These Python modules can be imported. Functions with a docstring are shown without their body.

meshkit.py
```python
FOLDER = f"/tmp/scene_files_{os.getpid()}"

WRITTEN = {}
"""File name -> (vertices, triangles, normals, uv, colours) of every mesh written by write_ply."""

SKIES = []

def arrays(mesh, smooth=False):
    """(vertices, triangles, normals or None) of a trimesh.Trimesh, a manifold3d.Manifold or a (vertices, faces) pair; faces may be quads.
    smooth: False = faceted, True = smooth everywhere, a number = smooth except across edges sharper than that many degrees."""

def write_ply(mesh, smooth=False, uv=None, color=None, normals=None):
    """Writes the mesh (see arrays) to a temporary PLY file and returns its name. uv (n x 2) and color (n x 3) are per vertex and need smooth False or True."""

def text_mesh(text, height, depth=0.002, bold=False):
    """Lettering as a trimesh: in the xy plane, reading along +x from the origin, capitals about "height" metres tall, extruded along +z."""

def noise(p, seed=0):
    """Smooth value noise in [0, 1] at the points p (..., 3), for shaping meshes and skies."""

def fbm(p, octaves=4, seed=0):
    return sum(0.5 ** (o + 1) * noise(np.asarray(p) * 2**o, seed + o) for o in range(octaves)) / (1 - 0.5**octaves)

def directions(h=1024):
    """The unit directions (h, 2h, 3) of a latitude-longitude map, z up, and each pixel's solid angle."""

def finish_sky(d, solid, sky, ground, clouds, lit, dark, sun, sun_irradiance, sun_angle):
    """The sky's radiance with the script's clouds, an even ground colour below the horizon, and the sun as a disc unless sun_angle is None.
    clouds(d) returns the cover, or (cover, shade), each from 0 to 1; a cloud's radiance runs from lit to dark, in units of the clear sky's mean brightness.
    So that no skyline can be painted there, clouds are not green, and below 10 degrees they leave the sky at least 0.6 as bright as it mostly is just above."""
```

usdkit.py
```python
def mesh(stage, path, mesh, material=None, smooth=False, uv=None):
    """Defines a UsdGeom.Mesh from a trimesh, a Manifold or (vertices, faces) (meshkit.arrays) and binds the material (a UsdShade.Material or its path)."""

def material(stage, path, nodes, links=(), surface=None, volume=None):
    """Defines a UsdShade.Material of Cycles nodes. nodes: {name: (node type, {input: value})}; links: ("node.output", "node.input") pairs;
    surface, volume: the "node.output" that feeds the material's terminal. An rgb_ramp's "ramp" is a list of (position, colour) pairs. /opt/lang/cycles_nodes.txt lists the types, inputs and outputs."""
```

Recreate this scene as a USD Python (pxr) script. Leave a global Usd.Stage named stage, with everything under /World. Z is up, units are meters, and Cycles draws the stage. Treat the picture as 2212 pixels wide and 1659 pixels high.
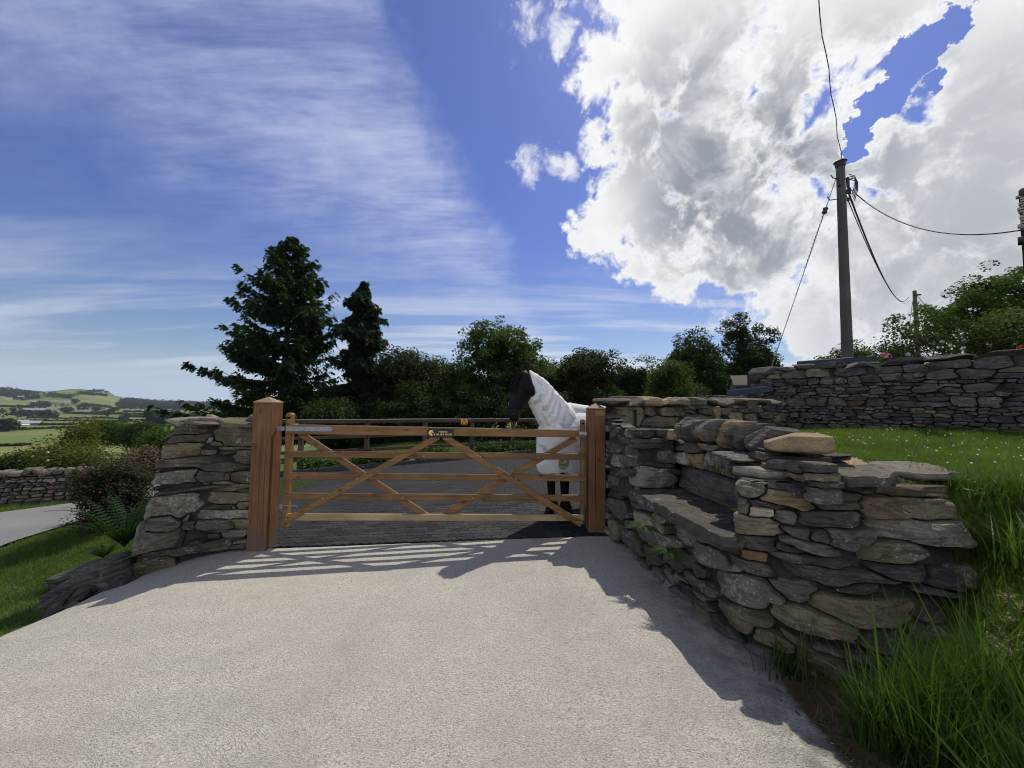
import math, random
import numpy as np
import trimesh
import usdkit, meshkit
from pxr import Usd, UsdGeom, UsdLux, UsdShade, Gf, Sdf, Vt

stage = Usd.Stage.CreateInMemory()
UsdGeom.SetStageUpAxis(stage, 'Z')
UsdGeom.SetStageMetersPerUnit(stage, 1.0)
UsdGeom.Xform.Define(stage, '/World')
UsdGeom.Scope.Define(stage, '/World/Looks')
rng = np.random.default_rng(7)

# ---------------------------------------------------------------- camera
PITCH, ROLL, EYE, FPX = math.radians(3.2), 0.0113, np.array([0, 0, 1.6]), 830.0
_F = np.array([0, math.cos(PITCH), math.sin(PITCH)])
_U0 = np.array([0, -math.sin(PITCH), math.cos(PITCH)])
_X = np.array([1.0, 0, 0])
CU = math.cos(ROLL) * _U0 - math.sin(ROLL) * _X
CR = math.cos(ROLL) * _X + math.sin(ROLL) * _U0
cam = UsdGeom.Camera.Define(stage, '/World/camera')
m = Gf.Matrix4d(*[float(x) for x in (*CR, 0, *CU, 0, *(-_F), 0, *EYE, 1)])
cam.AddTransformOp().Set(m)
cam.CreateHorizontalApertureAttr(36.0)
cam.CreateVerticalApertureAttr(27.0)
cam.CreateFocalLengthAttr(36.0 * FPX / 2212)
cam.CreateClippingRangeAttr(Gf.Vec2f(0.05, 20000))
cam.CreateExposureAttr(-0.12)


def ray(u, v):
    return _F + (u - 1106) / FPX * CR + (829.5 - v) / FPX * CU


def P(u, v, d):
    """world point seen at (u, v) of a 2212 x 1659 picture at depth d along the optical axis"""
    return EYE + d * ray(u, v)


def D(u, v):
    r = ray(u, v)
    return r / np.linalg.norm(r)


# ---------------------------------------------------------------- node helper
class Ref(str):
    pass


class Node:
    def __init__(s, name):
        s._n = name

    def __getattr__(s, k):
        return Ref(s._n + '.' + k)


class G:
    def __init__(s):
        s.nodes, s.links = {}, []

    def __call__(s, kind, **kw):
        name = f'{kind}_{len(s.nodes)}'
        ins = {}
        for k, v in kw.items():
            if isinstance(v, Ref):
                s.links.append((str(v), f'{name}.{k}'))
            else:
                ins[k] = v
        s.nodes[name] = (kind, ins)
        return Node(name)

    def math(s, op, a, b=0.0, clamp=False):
        return s('math', math_type=op, value1=a, value2=b, use_clamp=clamp).value

    def smooth(s, x, a, b, lo=0.0, hi=1.0):
        return s('map_range', range_type='smoothstep', value=x, from_min=a, from_max=b, to_min=lo, to_max=hi).result

    def mixc(s, fac, a, b, blend='mix'):
        return s('mix_color', blend_type=blend, fac=fac, a=a, b=b).result

    def dot(s, vec, d):
        return s('vector_math', math_type='dot_product', vector1=vec, vector2=tuple(map(float, d))).value

    def build(s, name, surface=None, volume=None):
        return usdkit.material(stage, '/World/Looks/' + name, s.nodes, [(a, b) for a, b in s.links], surface=surface, volume=volume)


# ---------------------------------------------------------------- sun and sky
SUN_AZ, SUN_EL = math.radians(30), math.radians(55)
SUN = np.array([math.sin(SUN_AZ) * math.cos(SUN_EL), math.cos(SUN_AZ) * math.cos(SUN_EL), math.sin(SUN_EL)])
SKY_STRENGTH, SUN_INTENSITY = 0.085, 1.15
sun = UsdLux.DistantLight.Define(stage, '/World/sun')
z = SUN
x = np.cross([0, 0, 1.0], z); x /= np.linalg.norm(x)
y = np.cross(z, x)
sun.AddTransformOp().Set(Gf.Matrix4d(*[float(q) for q in (*x, 0, *y, 0, *z, 0, 0, 0, 0, 1)]))
sun.CreateIntensityAttr(SUN_INTENSITY)
sun.CreateAngleAttr(0.5)
sun.CreateColorAttr(Gf.Vec3f(1.0, 0.95, 0.87))
sun.GetPrim().CreateAttribute('inputs:normalize', Sdf.ValueTypeNames.Bool).Set(True)


def sky_material():
    g = G()
    sky = g('sky_texture', sky_type='single_scattering', sun_disc=False, sun_elevation=SUN_EL, sun_rotation=SUN_AZ, altitude=200.0, air_density=1.0, aerosol_density=0.6, ozone_density=2.2).color
    d = g('geometry').position
    d = g('vector_math', math_type='normalize', vector1=d).vector
    xyz = g('separate_xyz', vector=d)
    # the deep blue of the photograph's sky, paler towards the horizon
    tint = g.mixc(g.smooth(xyz.z, 0.0, 0.45), (1.0, 1.03, 1.12), (0.70, 0.80, 1.34))
    sky = g.mixc(1.0, sky, tint, 'multiply')
    # plane coordinates of a high cloud layer
    zc = g.math('add', g.math('maximum', xyz.z, 0.0), 0.10)
    px = g.math('divide', xyz.x, zc)
    py = g.math('divide', xyz.y, zc)
    pv = g('combine_xyz', x=px, y=py, z=0.0).vector

    def side(u1, v1, u2, v2):   # signed distance from the great circle through two directions
        n = np.cross(D(u1, v1), D(u2, v2)); n /= np.linalg.norm(n)
        return g.dot(d, n)
    # --- cirrus sheet, streaked, with a sharp edge on its right
    wob = g('noise_texture', vector=d, scale=7.0, detail=6.0, roughness=0.6).fac
    wob = g.math('multiply', g.math('subtract', wob, 0.5), 0.30)
    wob2 = g.math('multiply', g.math('subtract', g('noise_texture', vector=d, scale=24.0, detail=6.0, roughness=0.65).fac, 0.5), 0.075)
    e1 = g.math('add', side(850, 40, 1115, 560), g.math('add', wob2, g.math('multiply', wob, 0.55)))
    e2 = g.math('add', side(-150, 90, 900, 640), wob)
    s1, s2 = (1, -1)
    if np.dot(np.cross(D(850, 40), D(1115, 560)), D(700, 200)) < 0: s1 = -1
    if np.dot(np.cross(D(-150, 90), D(900, 640)), D(700, 200)) > 0: s2 = 1
    sheet = g.math('multiply', g.smooth(g.math('multiply', e1, float(s1)), -0.02, 0.085), g.smooth(g.math('multiply', e2, float(s2)), -0.14, 0.28))
    rot = g('mapping', mapping_type='point', vector=pv, rotation=(0, 0, -0.75), scale=(0.9, 3.0, 1)).vector
    st = g('noise_texture', vector=rot, scale=1.6, detail=9.0, roughness=0.62, distortion=0.7).fac
    puff = g('noise_texture', vector=pv, scale=2.0, detail=12.0, roughness=0.66).fac
    fine = g('noise_texture', vector=g('mapping', mapping_type='point', vector=pv, rotation=(0, 0, 0.55), scale=(1.2, 7.0, 1)).vector, scale=4.0, detail=5.0, roughness=0.6).fac
    st2 = g.math('add', g.math('multiply', st, 0.55), g.math('add', g.math('multiply', puff, 0.35), g.math('multiply', fine, 0.22)))
    cir = g.math('multiply', sheet, g.smooth(st2, 0.38, 0.74, 0.14, 1.0))
    cir = g.math('multiply', cir, g.smooth(xyz.z, 0.0, 0.3, 0.6, 0.86))
    # --- thin high cloud low over the horizon
    lv = g('mapping', mapping_type='point', vector=g('combine_xyz', x=px, y=py, z=0.0).vector, rotation=(0, 0, 0.12), scale=(0.22, 1.0, 1)).vector
    low = g('noise_texture', vector=lv, scale=1.5, detail=8.0, roughness=0.6, distortion=0.4).fac
    lowm = g.math('multiply', g.smooth(low, 0.44, 0.66), g.math('multiply', g.smooth(xyz.z, 0.015, 0.09), g.smooth(xyz.z, 0.40, 0.12)))
    lowm = g.math('multiply', lowm, g.smooth(xyz.x, -0.75, 0.1, 0.5, 1.0))
    # --- cumulus: blobs of cloud, their outlines broken up by noise
    blobs = [(1470, 150, 250), (1380, 480, 130), (1330, 470, 75), (1640, 60, 300), (1430, 270, 175), (1600, 360, 250), (1760, 430, 250), (1690, 515, 140),
             (1990, 500, 330), (2190, 240, 250), (2070, 640, 230), (1830, 660, 150), (1760, 715, 70), (2250, 700, 300),
             (1950, -150, 300), (1450, -250, 330), (2300, -300, 400), (2700, 300, 420), (1480, 540, 105),
             (2700, 800, 400)]
    field = None
    for (u, v, r) in blobs:
        c = D(u, v)
        rr = math.acos(min(1, float(np.dot(c, D(u - r if u > 1106 else u + r, v)))))
        rr = 0.5 * rr + 0.5 * math.acos(min(1, float(np.dot(c, D(u, v + r)))))
        f = g('map_range', range_type='linear', value=g.dot(d, c), from_min=math.cos(rr), from_max=1.0, to_min=0.0, to_max=1.0, clamp=False).result
        field = f if field is None else g('math', math_type='smoothmax', value1=field, value2=f, value3=0.25).value
    small = None
    for (u, v, r) in [(1135, 55, 75), (1215, 50, 62), (1165, 362, 62), (1215, 372, 50), (1285, 480, 60), (1340, 500, 80), (1555, 662, 62), (1690, 690, 75), (600, -500, 250), (-700, 200, 160), (-1200, -600, 300)]:
        c = D(u, v)
        rr = math.acos(min(1, float(np.dot(c, D(u - r, v)))))
        f = g('map_range', range_type='linear', value=g.dot(d, c), from_min=math.cos(rr), from_max=1.0, to_min=0.0, to_max=1.0, clamp=False).result
        small = f if small is None else g('math', math_type='smoothmax', value1=small, value2=f, value3=0.2).value
    n1 = g('noise_texture', vector=d, scale=4.5, detail=12.0, roughness=0.6, distortion=0.3).fac
    n2 = g('noise_texture', vector=d, scale=15.0, detail=11.0, roughness=0.68, distortion=0.6).fac
    wv = g('vector_math', math_type='add', vector1=d, vector2=g('vector_math', math_type='scale', vector1=g('noise_texture', vector=d, scale=9.0, detail=5.0).color, scale=0.09).vector).vector
    bil = g('voronoi_texture', feature='f1', vector=wv, scale=9.0, detail=3.0, roughness=0.5, lacunarity=2.3, use_normalize=True).distance
    bil = g.math('multiply', g.math('subtract', 0.30, bil), 4.5)
    nn = g.math('add', g.math('multiply', g.math('subtract', n1, 0.5), 2.7), g.math('multiply', g.math('subtract', n2, 0.5), 2.2))
    nn = g.math('add', nn, g.math('multiply', bil, 1.0))
    rest = noise_rest = g('noise_texture', vector=d, scale=1.7, detail=3.0, roughness=0.5).fac
    rest = g.math('multiply', g.math('subtract', noise_rest, 0.47), 9.0)
    away = g.smooth(g.dot(d, _F), 0.25, 0.02, -3.0, 0.0)
    field = g.math('maximum', field, g.math('add', rest, away))
    field = g.math('maximum', g.math('minimum', g.math('multiply', field, 1.25), 1.0), -3.0)
    hole = None
    wh = g('vector_math', math_type='normalize', vector1=g('vector_math', math_type='add', vector1=d, vector2=g('vector_math', math_type='scale', vector1=g('vector_math', math_type='subtract', vector1=g('noise_texture', vector=d, scale=14.0, detail=7.0, roughness=0.65).color, vector2=(0.5, 0.5, 0.5)).vector, scale=0.12).vector).vector).vector
    for (u, v, r, k) in [(1835, 310, 20, .7), (1858, 270, 24, .9), (1895, 220, 27, 1.0), (1945, 160, 28, 1.0), (2000, 95, 28, .95), (2060, 40, 30, .9), (1990, 200, 16, .6)]:
        c = D(u, v); rr = math.acos(float(np.dot(c, D(u, v + r))))
        h = g.smooth(g.dot(wh, c), math.cos(rr * 1.8), math.cos(rr * 0.2), 0.0, float(k) * 2.1)
        hole = h if hole is None else g.math('maximum', hole, h)
    dens = g.math('add', g.math('subtract', field, hole), nn)
    dsm = g.math('add', g.math('maximum', small, -3.0), g.math('add', g.math('multiply', g.math('subtract', n2, 0.5), 3.6), g.math('multiply', bil, 1.3)))
    cov = g.math('maximum', g.smooth(dens, -0.08, 0.5), g.smooth(dsm, 0.3, 1.5, 0.0, 0.85))
    # thick parts are grey, thin rims and the parts near the sun are bright
    n3 = g('noise_texture', vector=d, scale=9.0, detail=9.0, roughness=0.62, distortion=0.4).fac
    thick = g.smooth(g.math('add', dens, g.math('multiply', g.math('subtract', n3, 0.5), 1.3)), 0.22, 1.05)
    grey = None
    for (u, v, r, k) in [(1610, 420, 250, 1.0), (1500, 270, 210, .75), (1760, 330, 240, .8), (2080, 560, 300, .62), (2180, 330, 260, .55), (1900, 560, 200, .45)]:
        c = D(u, v); rr = math.acos(float(np.dot(c, D(u, v + r))))
        h = g.smooth(g.dot(d, c), math.cos(rr * 1.25), math.cos(rr * 0.1), 0.0, float(k))
        grey = h if grey is None else g.math('maximum', grey, h)
    grey = g.math('add', g.math('multiply', grey, 1.0), 0.10)
    shade = g.math('multiply', thick, grey)
    shade = g.math('multiply', shade, g.smooth(n3, 0.30, 0.62, 0.30, 1.0), clamp=True)
    lit = g.smooth(g.dot(d, SUN), 0.3, 1.0, 0.0, 1.0)
    k = 1.0 / SKY_STRENGTH
    white = g.mixc(lit, tuple(k * np.array((0.74, 0.77, 0.82))), tuple(k * np.array((1.06, 1.06, 1.06))))
    cloud = g.mixc(shade, white, tuple(k * np.array((0.33, 0.36, 0.415))))
    sky = g.mixc(g.smooth(xyz.z, 0.13, -0.01, 0.0, 0.92), sky, tuple(k * np.array((0.52, 0.63, 0.82))))
    # compose
    col = g.mixc(cir, sky, tuple(k * np.array((0.60, 0.66, 0.90))))
    col = g.mixc(lowm, col, tuple(k * np.array((0.76, 0.81, 0.91))))
    col = g.mixc(cov, col, cloud)
    # below the horizon: ground light
    col = g.mixc(g.smooth(xyz.z, -0.03, 0.0), tuple(k * np.array((0.05, 0.06, 0.05))), col)
    bg = g('background_shader', color=col, strength=SKY_STRENGTH)
    return g.build('sky_look', surface=bg.background)


dome = UsdLux.DomeLight.Define(stage, '/World/sky')
dome.CreateIntensityAttr(1.0)
UsdShade.MaterialBindingAPI.Apply(dome.GetPrim()).Bind(sky_material())
dome.GetPrim().SetCustomDataByKey('kind', 'structure')
# ---------------------------------------------------------------- things, parts, names
_count = {}


def path_for(parent, name):
    key = (parent, name)
    k = _count.get(key, 0)
    _count[key] = k + 1
    return f'{parent}/{name}' + (f'_{k:03d}' if k else '')


def tag(prim, label=None, cat=None, group=None, kind=None):
    prim = prim.GetPrim() if hasattr(prim, 'GetPrim') else prim
    for k, v in (('label', label), ('category', cat), ('group', group), ('kind', kind)):
        if v:
            prim.SetCustomDataByKey(k, v)
    return prim


def thing(name, label=None, cat=None, group=None, loc=(0, 0, 0), rz=0.0, kind=None):
    x = UsdGeom.Xform.Define(stage, path_for('/World', name))
    if any(loc) or rz:
        x.AddTranslateOp().Set(Gf.Vec3d(*map(float, loc)))
        if rz:
            x.AddRotateZOp().Set(math.degrees(rz))
    tag(x, label, cat, group, kind)
    return str(x.GetPath())


def obj(name, mesh, mat, parent='/World', smooth=False, label=None, cat=None, group=None, kind=None):
    if isinstance(mesh, list):
        mesh = cat_mesh(mesh)
    mp = usdkit.mesh(stage, path_for(parent, name), mesh, mat, smooth=smooth)
    tag(mp, label, cat, group, kind)
    return str(mp.GetPath())


def copy_of(src, name, loc, rz=0.0, scale=None, label=None, group=None):
    x = UsdGeom.Xform.Define(stage, path_for('/World', name))
    x.GetPrim().GetReferences().AddInternalReference(src)
    x.ClearXformOpOrder()
    x.AddTranslateOp(opSuffix='c').Set(Gf.Vec3d(*map(float, loc)))
    if rz: x.AddRotateZOp(opSuffix='c').Set(math.degrees(rz))
    if scale is not None: x.AddScaleOp(opSuffix='c').Set(Gf.Vec3f(*map(float, scale)))
    x.GetPrim().SetInstanceable(True)
    if label: x.GetPrim().SetCustomDataByKey('label', label)
    if group: x.GetPrim().SetCustomDataByKey('group', group)
    return str(x.GetPath())


# ---------------------------------------------------------------- mesh helpers
def cat_mesh(ms):
    vs, fs, n = [], [], 0
    for q in ms:
        if hasattr(q, 'vertices'):
            v, f = np.asarray(q.vertices), np.asarray(q.faces)
        else:
            v, f = q
        if f.shape[1] == 4:
            f = np.vstack([f[:, [0, 1, 2]], f[:, [0, 2, 3]]])
        vs.append(v); fs.append(f + n); n += len(v)
    return np.vstack(vs), np.vstack(fs)


def box(sx, sy, sz, at=(0, 0, 0), R=None, bevel=0.0, wob=0.0, seed=0):
    """a box centred on `at`, with chamfered edges"""
    h = np.array([sx, sy, sz]) / 2
    if bevel:
        b = min(bevel, h.min() * 0.9)
        pts = []
        for sxn in (-1, 1):
            for syn in (-1, 1):
                for szn in (-1, 1):
                    s = np.array([sxn, syn, szn])
                    for k in range(3):
                        q = s * (h - b); q[k] = s[k] * h[k]
                        pts.append(q)
        mm = trimesh.convex.convex_hull(np.array(pts))
    else:
        mm = trimesh.creation.box([sx, sy, sz])
    v = np.array(mm.vertices)
    if R is not None:
        v = v @ np.asarray(R).T
    return v + np.asarray(at), np.array(mm.faces)


def rotz(a):
    c, s = math.cos(a), math.sin(a)
    return np.array([[c, -s, 0], [s, c, 0], [0, 0, 1.0]])


def beam(a, b, w, h, up=(0, 0, 1), bevel=0.004):
    """a squared timber from a to b: w across, h along `up`"""
    a, b = np.asarray(a, float), np.asarray(b, float)
    d = b - a; L = np.linalg.norm(d); d /= L
    side = np.cross(d, up); side /= np.linalg.norm(side)
    u = np.cross(side, d)
    return box(L, w, h, (a + b) / 2, np.stack([d, side, u], 1), bevel)


def tube(pts, r, n=8, cap=True):
    pts = np.asarray(pts, float)
    r = np.broadcast_to(np.asarray(r, float), (len(pts),))
    t = np.gradient(pts, axis=0); t /= np.maximum(np.linalg.norm(t, axis=1, keepdims=True), 1e-9)
    ref = np.array([0, 0, 1.0]) if abs(t[:, 2]).mean() < 0.8 else np.array([1.0, 0, 0])
    a = np.cross(t, ref); a /= np.maximum(np.linalg.norm(a, axis=1, keepdims=True), 1e-9)
    b = np.cross(t, a)
    ang = np.arange(n) / n * 2 * np.pi
    v = pts[:, None] + r[:, None, None] * (np.cos(ang)[None, :, None] * a[:, None] + np.sin(ang)[None, :, None] * b[:, None])
    k = len(pts)
    i = np.arange(k - 1)[:, None] * n; j = np.arange(n)[None]; j2 = (j + 1) % n
    f = np.stack([i + j, i + j2, i + n + j2, i + n + j], -1).reshape(-1, 4)
    v = v.reshape(-1, 3)
    f = np.vstack([f[:, [0, 2, 1]], f[:, [0, 3, 2]]])
    if cap:
        c0, c1 = len(v), len(v) + 1
        v = np.vstack([v, pts[0], pts[-1]])
        jj = np.arange(n); jn = (jj + 1) % n
        f = np.vstack([f, np.stack([np.full(n, c0), jj, jn], 1), np.stack([np.full(n, c1), (k - 1) * n + jn, (k - 1) * n + jj], 1)])
    return v, f


def smoothstep(x, a, b):
    t = np.clip((np.asarray(x, float) - a) / (b - a), 0, 1)
    return t * t * (3 - 2 * t)


def prism(poly, z0, z1):
    """closed solid over a simple polygon (n, 2)"""
    from shapely.geometry import Polygon
    mm = trimesh.creation.extrude_polygon(Polygon(poly), z1 - z0, engine='earcut')
    return np.array(mm.vertices) + [0, 0, z0], np.array(mm.faces)


# ---------------------------------------------------------------- materials
def principled(name, col, rough=0.85, bump=None, spec=0.3, **kw):
    g = G()
    c, b = col(g)
    ins = dict(base_color=c, roughness=rough, specular_ior_level=spec, **kw)
    if b is not None:
        h, dist = b
        ins['normal'] = g('bump', height=h, strength=1.0, distance=dist).normal
    return g.build(name, surface=g('principled_bsdf', **ins).BSDF)


def ramp(g, fac, stops):
    return g('rgb_ramp', ramp=stops, fac=fac).color


def noise_(g, scale, detail=4.0, rough=0.55, vec=None, **kw):
    vec = g('geometry').position if vec is None else vec
    return g('noise_texture', vector=vec, scale=scale, detail=detail, roughness=rough, **kw).fac


def stone_mat(name, c1, c2, c3, lichen=0.0, slate=True):
    """split slate and rubble: laminated, blotched, with pale lichen spots"""
    def col(g):
        pos = g('geometry').position
        rnd = g('object_info').random
        shift = g('combine_xyz', x=g.math('multiply', rnd, 31.0), y=g.math('multiply', rnd, 17.0), z=g.math('multiply', rnd, 53.0)).vector
        p = g('vector_math', math_type='add', vector1=pos, vector2=shift).vector
        tilt = g('mapping', mapping_type='point', vector=p, rotation=(0.22, 0.12, 0.3), scale=(1.0, 1.0, 7.0 if slate else 1.8)).vector
        lam = noise_(g, 7.0, 8.0, 0.65, tilt, distortion=0.5)
        blot = noise_(g, 9.0, 5.0, 0.6, p)
        fine = noise_(g, 90.0, 4.0, 0.7, p)
        m1 = g.mixc(g.smooth(blot, 0.35, 0.66), c1, c2)
        m1 = g.mixc(g.smooth(lam, 0.5, 0.72, 0.0, 0.8), m1, c3)
        m1 = g.mixc(g.smooth(fine, 0.25, 0.75, 0.35, 0.0), m1, tuple(0.35 * x for x in c1))
        val = g('map_range', range_type='linear', value=rnd, from_min=0.0, from_max=1.0, to_min=0.58, to_max=1.42).result
        m1 = g.mixc(1.0, m1, g('combine_color', r=g.math('multiply', val, 1.12), g=val, b=g.math('multiply', val, 0.84)).color, 'multiply')
        if lichen:
            vo = g('voronoi_texture', vector=p, scale=34.0, randomness=1.0).distance
            big = noise_(g, 5.0, 3.0, 0.5, p)
            spot = g.math('multiply', g.smooth(g.math('add', vo, g.math('multiply', noise_(g, 60.0, 3.0), 0.25)), 0.40, 0.27), g.smooth(big, 0.62 - 0.22 * lichen, 0.72 - 0.16 * lichen))
            crust = g.smooth(g.math('add', g.math('multiply', noise_(g, 22.0, 8.0, 0.72, p), 0.8), g.math('multiply', big, 0.5)), 0.78 - 0.08 * lichen, 0.86 - 0.08 * lichen)
            m1 = g.mixc(g.math('multiply', g.math('maximum', spot, g.math('multiply', crust, 0.75)), 0.8), m1, (0.36, 0.355, 0.31))
        h = g.math('add', g.math('multiply', lam, 0.75), g.math('add', g.math('multiply', fine, 0.22), g.math('multiply', noise_(g, 28.0, 6.0, 0.65, p), 0.4)))
        return m1, (h, 0.065)
    return principled(name, col, 0.82, spec=0.32)


ST = {
    'slate': stone_mat('slate_dark', (0.066, 0.065, 0.068), (0.105, 0.102, 0.10), (0.145, 0.138, 0.128), 0.4),
    'grey': stone_mat('slate_grey', (0.095, 0.093, 0.088), (0.145, 0.138, 0.122), (0.18, 0.172, 0.155), 0.6),
    'olive': stone_mat('stone_olive', (0.120, 0.110, 0.078), (0.165, 0.148, 0.105), (0.205, 0.185, 0.14), 0.6, False),
    'tan': stone_mat('stone_tan', (0.215, 0.165, 0.105), (0.30, 0.24, 0.16), (0.23, 0.19, 0.15), 0.3, False),
    'rust': stone_mat('stone_rust', (0.150, 0.095, 0.055), (0.21, 0.145, 0.085), (0.14, 0.12, 0.10), 0.4, False),
    'lichen': stone_mat('stone_lichen', (0.13, 0.125, 0.11), (0.20, 0.195, 0.175), (0.27, 0.265, 0.24), 1.3, False),
    'pale': stone_mat('stone_pale', (0.30, 0.29, 0.26), (0.40, 0.39, 0.36), (0.46, 0.45, 0.42), 1.0),
}
MORTAR = principled('wall_core_earth', lambda g: (ramp(g, noise_(g, 14.0), [(0.3, (0.018, 0.017, 0.015)), (0.7, (0.045, 0.042, 0.036))]), (noise_(g, 40.0), 0.02)), 0.95)


def wood_mat(name, dark, light, grain_axis, knots=True, rough=0.6):
    def col(g):
        pos = g('geometry').position
        rnd = g('object_info').random
        p = g('vector_math', math_type='add', vector1=pos, vector2=g('combine_xyz', x=g.math('multiply', rnd, 9.0), y=g.math('multiply', rnd, 5.0), z=g.math('multiply', rnd, 7.0)).vector).vector
        sc = [26.0, 26.0, 26.0]; sc[grain_axis] = 1.3
        gv = g('mapping', mapping_type='point', vector=p, scale=tuple(sc)).vector
        grain = noise_(g, 1.0, 7.0, 0.62, gv, distortion=0.9)
        wide = noise_(g, 2.2, 3.0, 0.5, p)
        c = ramp(g, grain, [(0.28, dark), (0.52, tuple((a + b) / 2 for a, b in zip(dark, light))), (0.75, light)])
        c = g.mixc(g.smooth(wide, 0.35, 0.7, 0.45, 0.0), c, tuple(0.6 * x for x in dark))
        if knots:
            vs = [3.4, 3.4, 3.4]; vs[grain_axis] = 1.7
            vo = g('voronoi_texture', vector=g('mapping', mapping_type='point', vector=p, scale=tuple(vs)).vector, scale=2.1).distance
            c = g.mixc(g.smooth(vo, 0.15, 0.06), c, tuple(0.28 * x for x in dark))
            c = g.mixc(g.smooth(vo, 0.28, 0.12, 0.0, 0.5), c, dark)
        val = g('map_range', range_type='linear', value=rnd, from_min=0.0, from_max=1.0, to_min=0.85, to_max=1.15).result
        c = g.mixc(1.0, c, g('combine_color', r=val, g=val, b=val).color, 'multiply')
        zz = g('separate_xyz', vector=pos).z
        c = g.mixc(g.math('multiply', g.smooth(zz, 0.22, -0.2, 0.0, 0.75), g.smooth(noise_(g, 7.0, 5.0, 0.65), 0.35, 0.6)), c, (0.075, 0.066, 0.055))
        return c, (grain, 0.004)
    return principled(name, col, rough, spec=0.35)


def flat_mat(name, col, rough=0.6, metallic=0.0, var=0.15, scale=20.0, spec=0.5, bump=0.0):
    def f(g):
        n = noise_(g, scale, 5.0, 0.6)
        lo, hi = tuple(x * (1 - var) for x in col), tuple(min(1, x * (1 + var)) for x in col)
        return ramp(g, n, [(0.3, lo), (0.7, hi)]), ((n, bump) if bump else None)
    return principled(name, f, rough, spec=spec, metallic=metallic)


def leaf_mat(name, dark, light, trans=0.35, scale=1.2, rough=0.7):
    g = G()
    pos = g('geometry').position
    r = g('geometry').random_per_island
    n = noise_(g, scale, 3.0, 0.6, pos)
    f = g.math('add', g.math('multiply', n, 0.7), g.math('multiply', r, 0.45))
    c = ramp(g, f, [(0.25, dark), (0.55, tuple((a + b) / 2 for a, b in zip(dark, light))), (0.85, light)])
    pb = g('principled_bsdf', base_color=c, roughness=rough, specular_ior_level=0.12)
    tr = g('translucent_bsdf', color=g.mixc(1.0, c, (1.25, 1.35, 0.55), 'multiply'))
    return g.build(name, surface=g('mix_closure', fac=trans, closure1=pb.BSDF, closure2=tr.BSDF).closure)
# ---------------------------------------------------------------- the lie of the land
def zdrive(x, y):
    x = np.asarray(x, float)
    return 0.049 * np.minimum(x - 1, 0) - 0.07 * np.maximum(0, -x - 3.0) ** 2 * (1 - smoothstep(y, 4.4, 5.2))


XR = np.array([(-4, 1.62), (1.2, 1.60), (1.8, 1.58), (2.2, 1.62), (2.45, 1.66), (2.7, 1.56), (3.2, 1.47), (3.9, 1.345), (4.95, 1.22), (6, 1.2)])


def xright(y):
    return np.interp(y, XR[:, 0], XR[:, 1])


def side_of(p, q, x, y):
    """signed distance left of the line p -> q"""
    dx, dy = q[0] - p[0], q[1] - p[1]
    return (dx * (y - p[1]) - dy * (x - p[0])) / math.hypot(dx, dy)


TW0, TW1 = (5.55, 8.95), (7.75, 5.0)       # tall garden wall, its face
BW0, BW1 = (1.22, 5.0), (5.85, 8.2)        # return wall behind the gate post


def hlawn(x, y):
    hi = 4.1 - 2.15 * smoothstep(y, 2.45, 2.95)
    lo = 1.55 + 0.2 * smoothstep(y, 2.4, 2.9)
    return 1.06 * smoothstep(x, lo, hi) + 0.025 * np.maximum(0, x - 3) + 0.015 * np.maximum(0, x - 2) * np.sin(1.3 * y)


_R = np.array([0, 14, 20, 30, 60, 100, 250, 600, 1100, 1700])
_Z = np.array([-0.9, -0.95, -1.3, -2.4, -5.5, -8.5, -16.5, -29, -31, -25.0])


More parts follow.
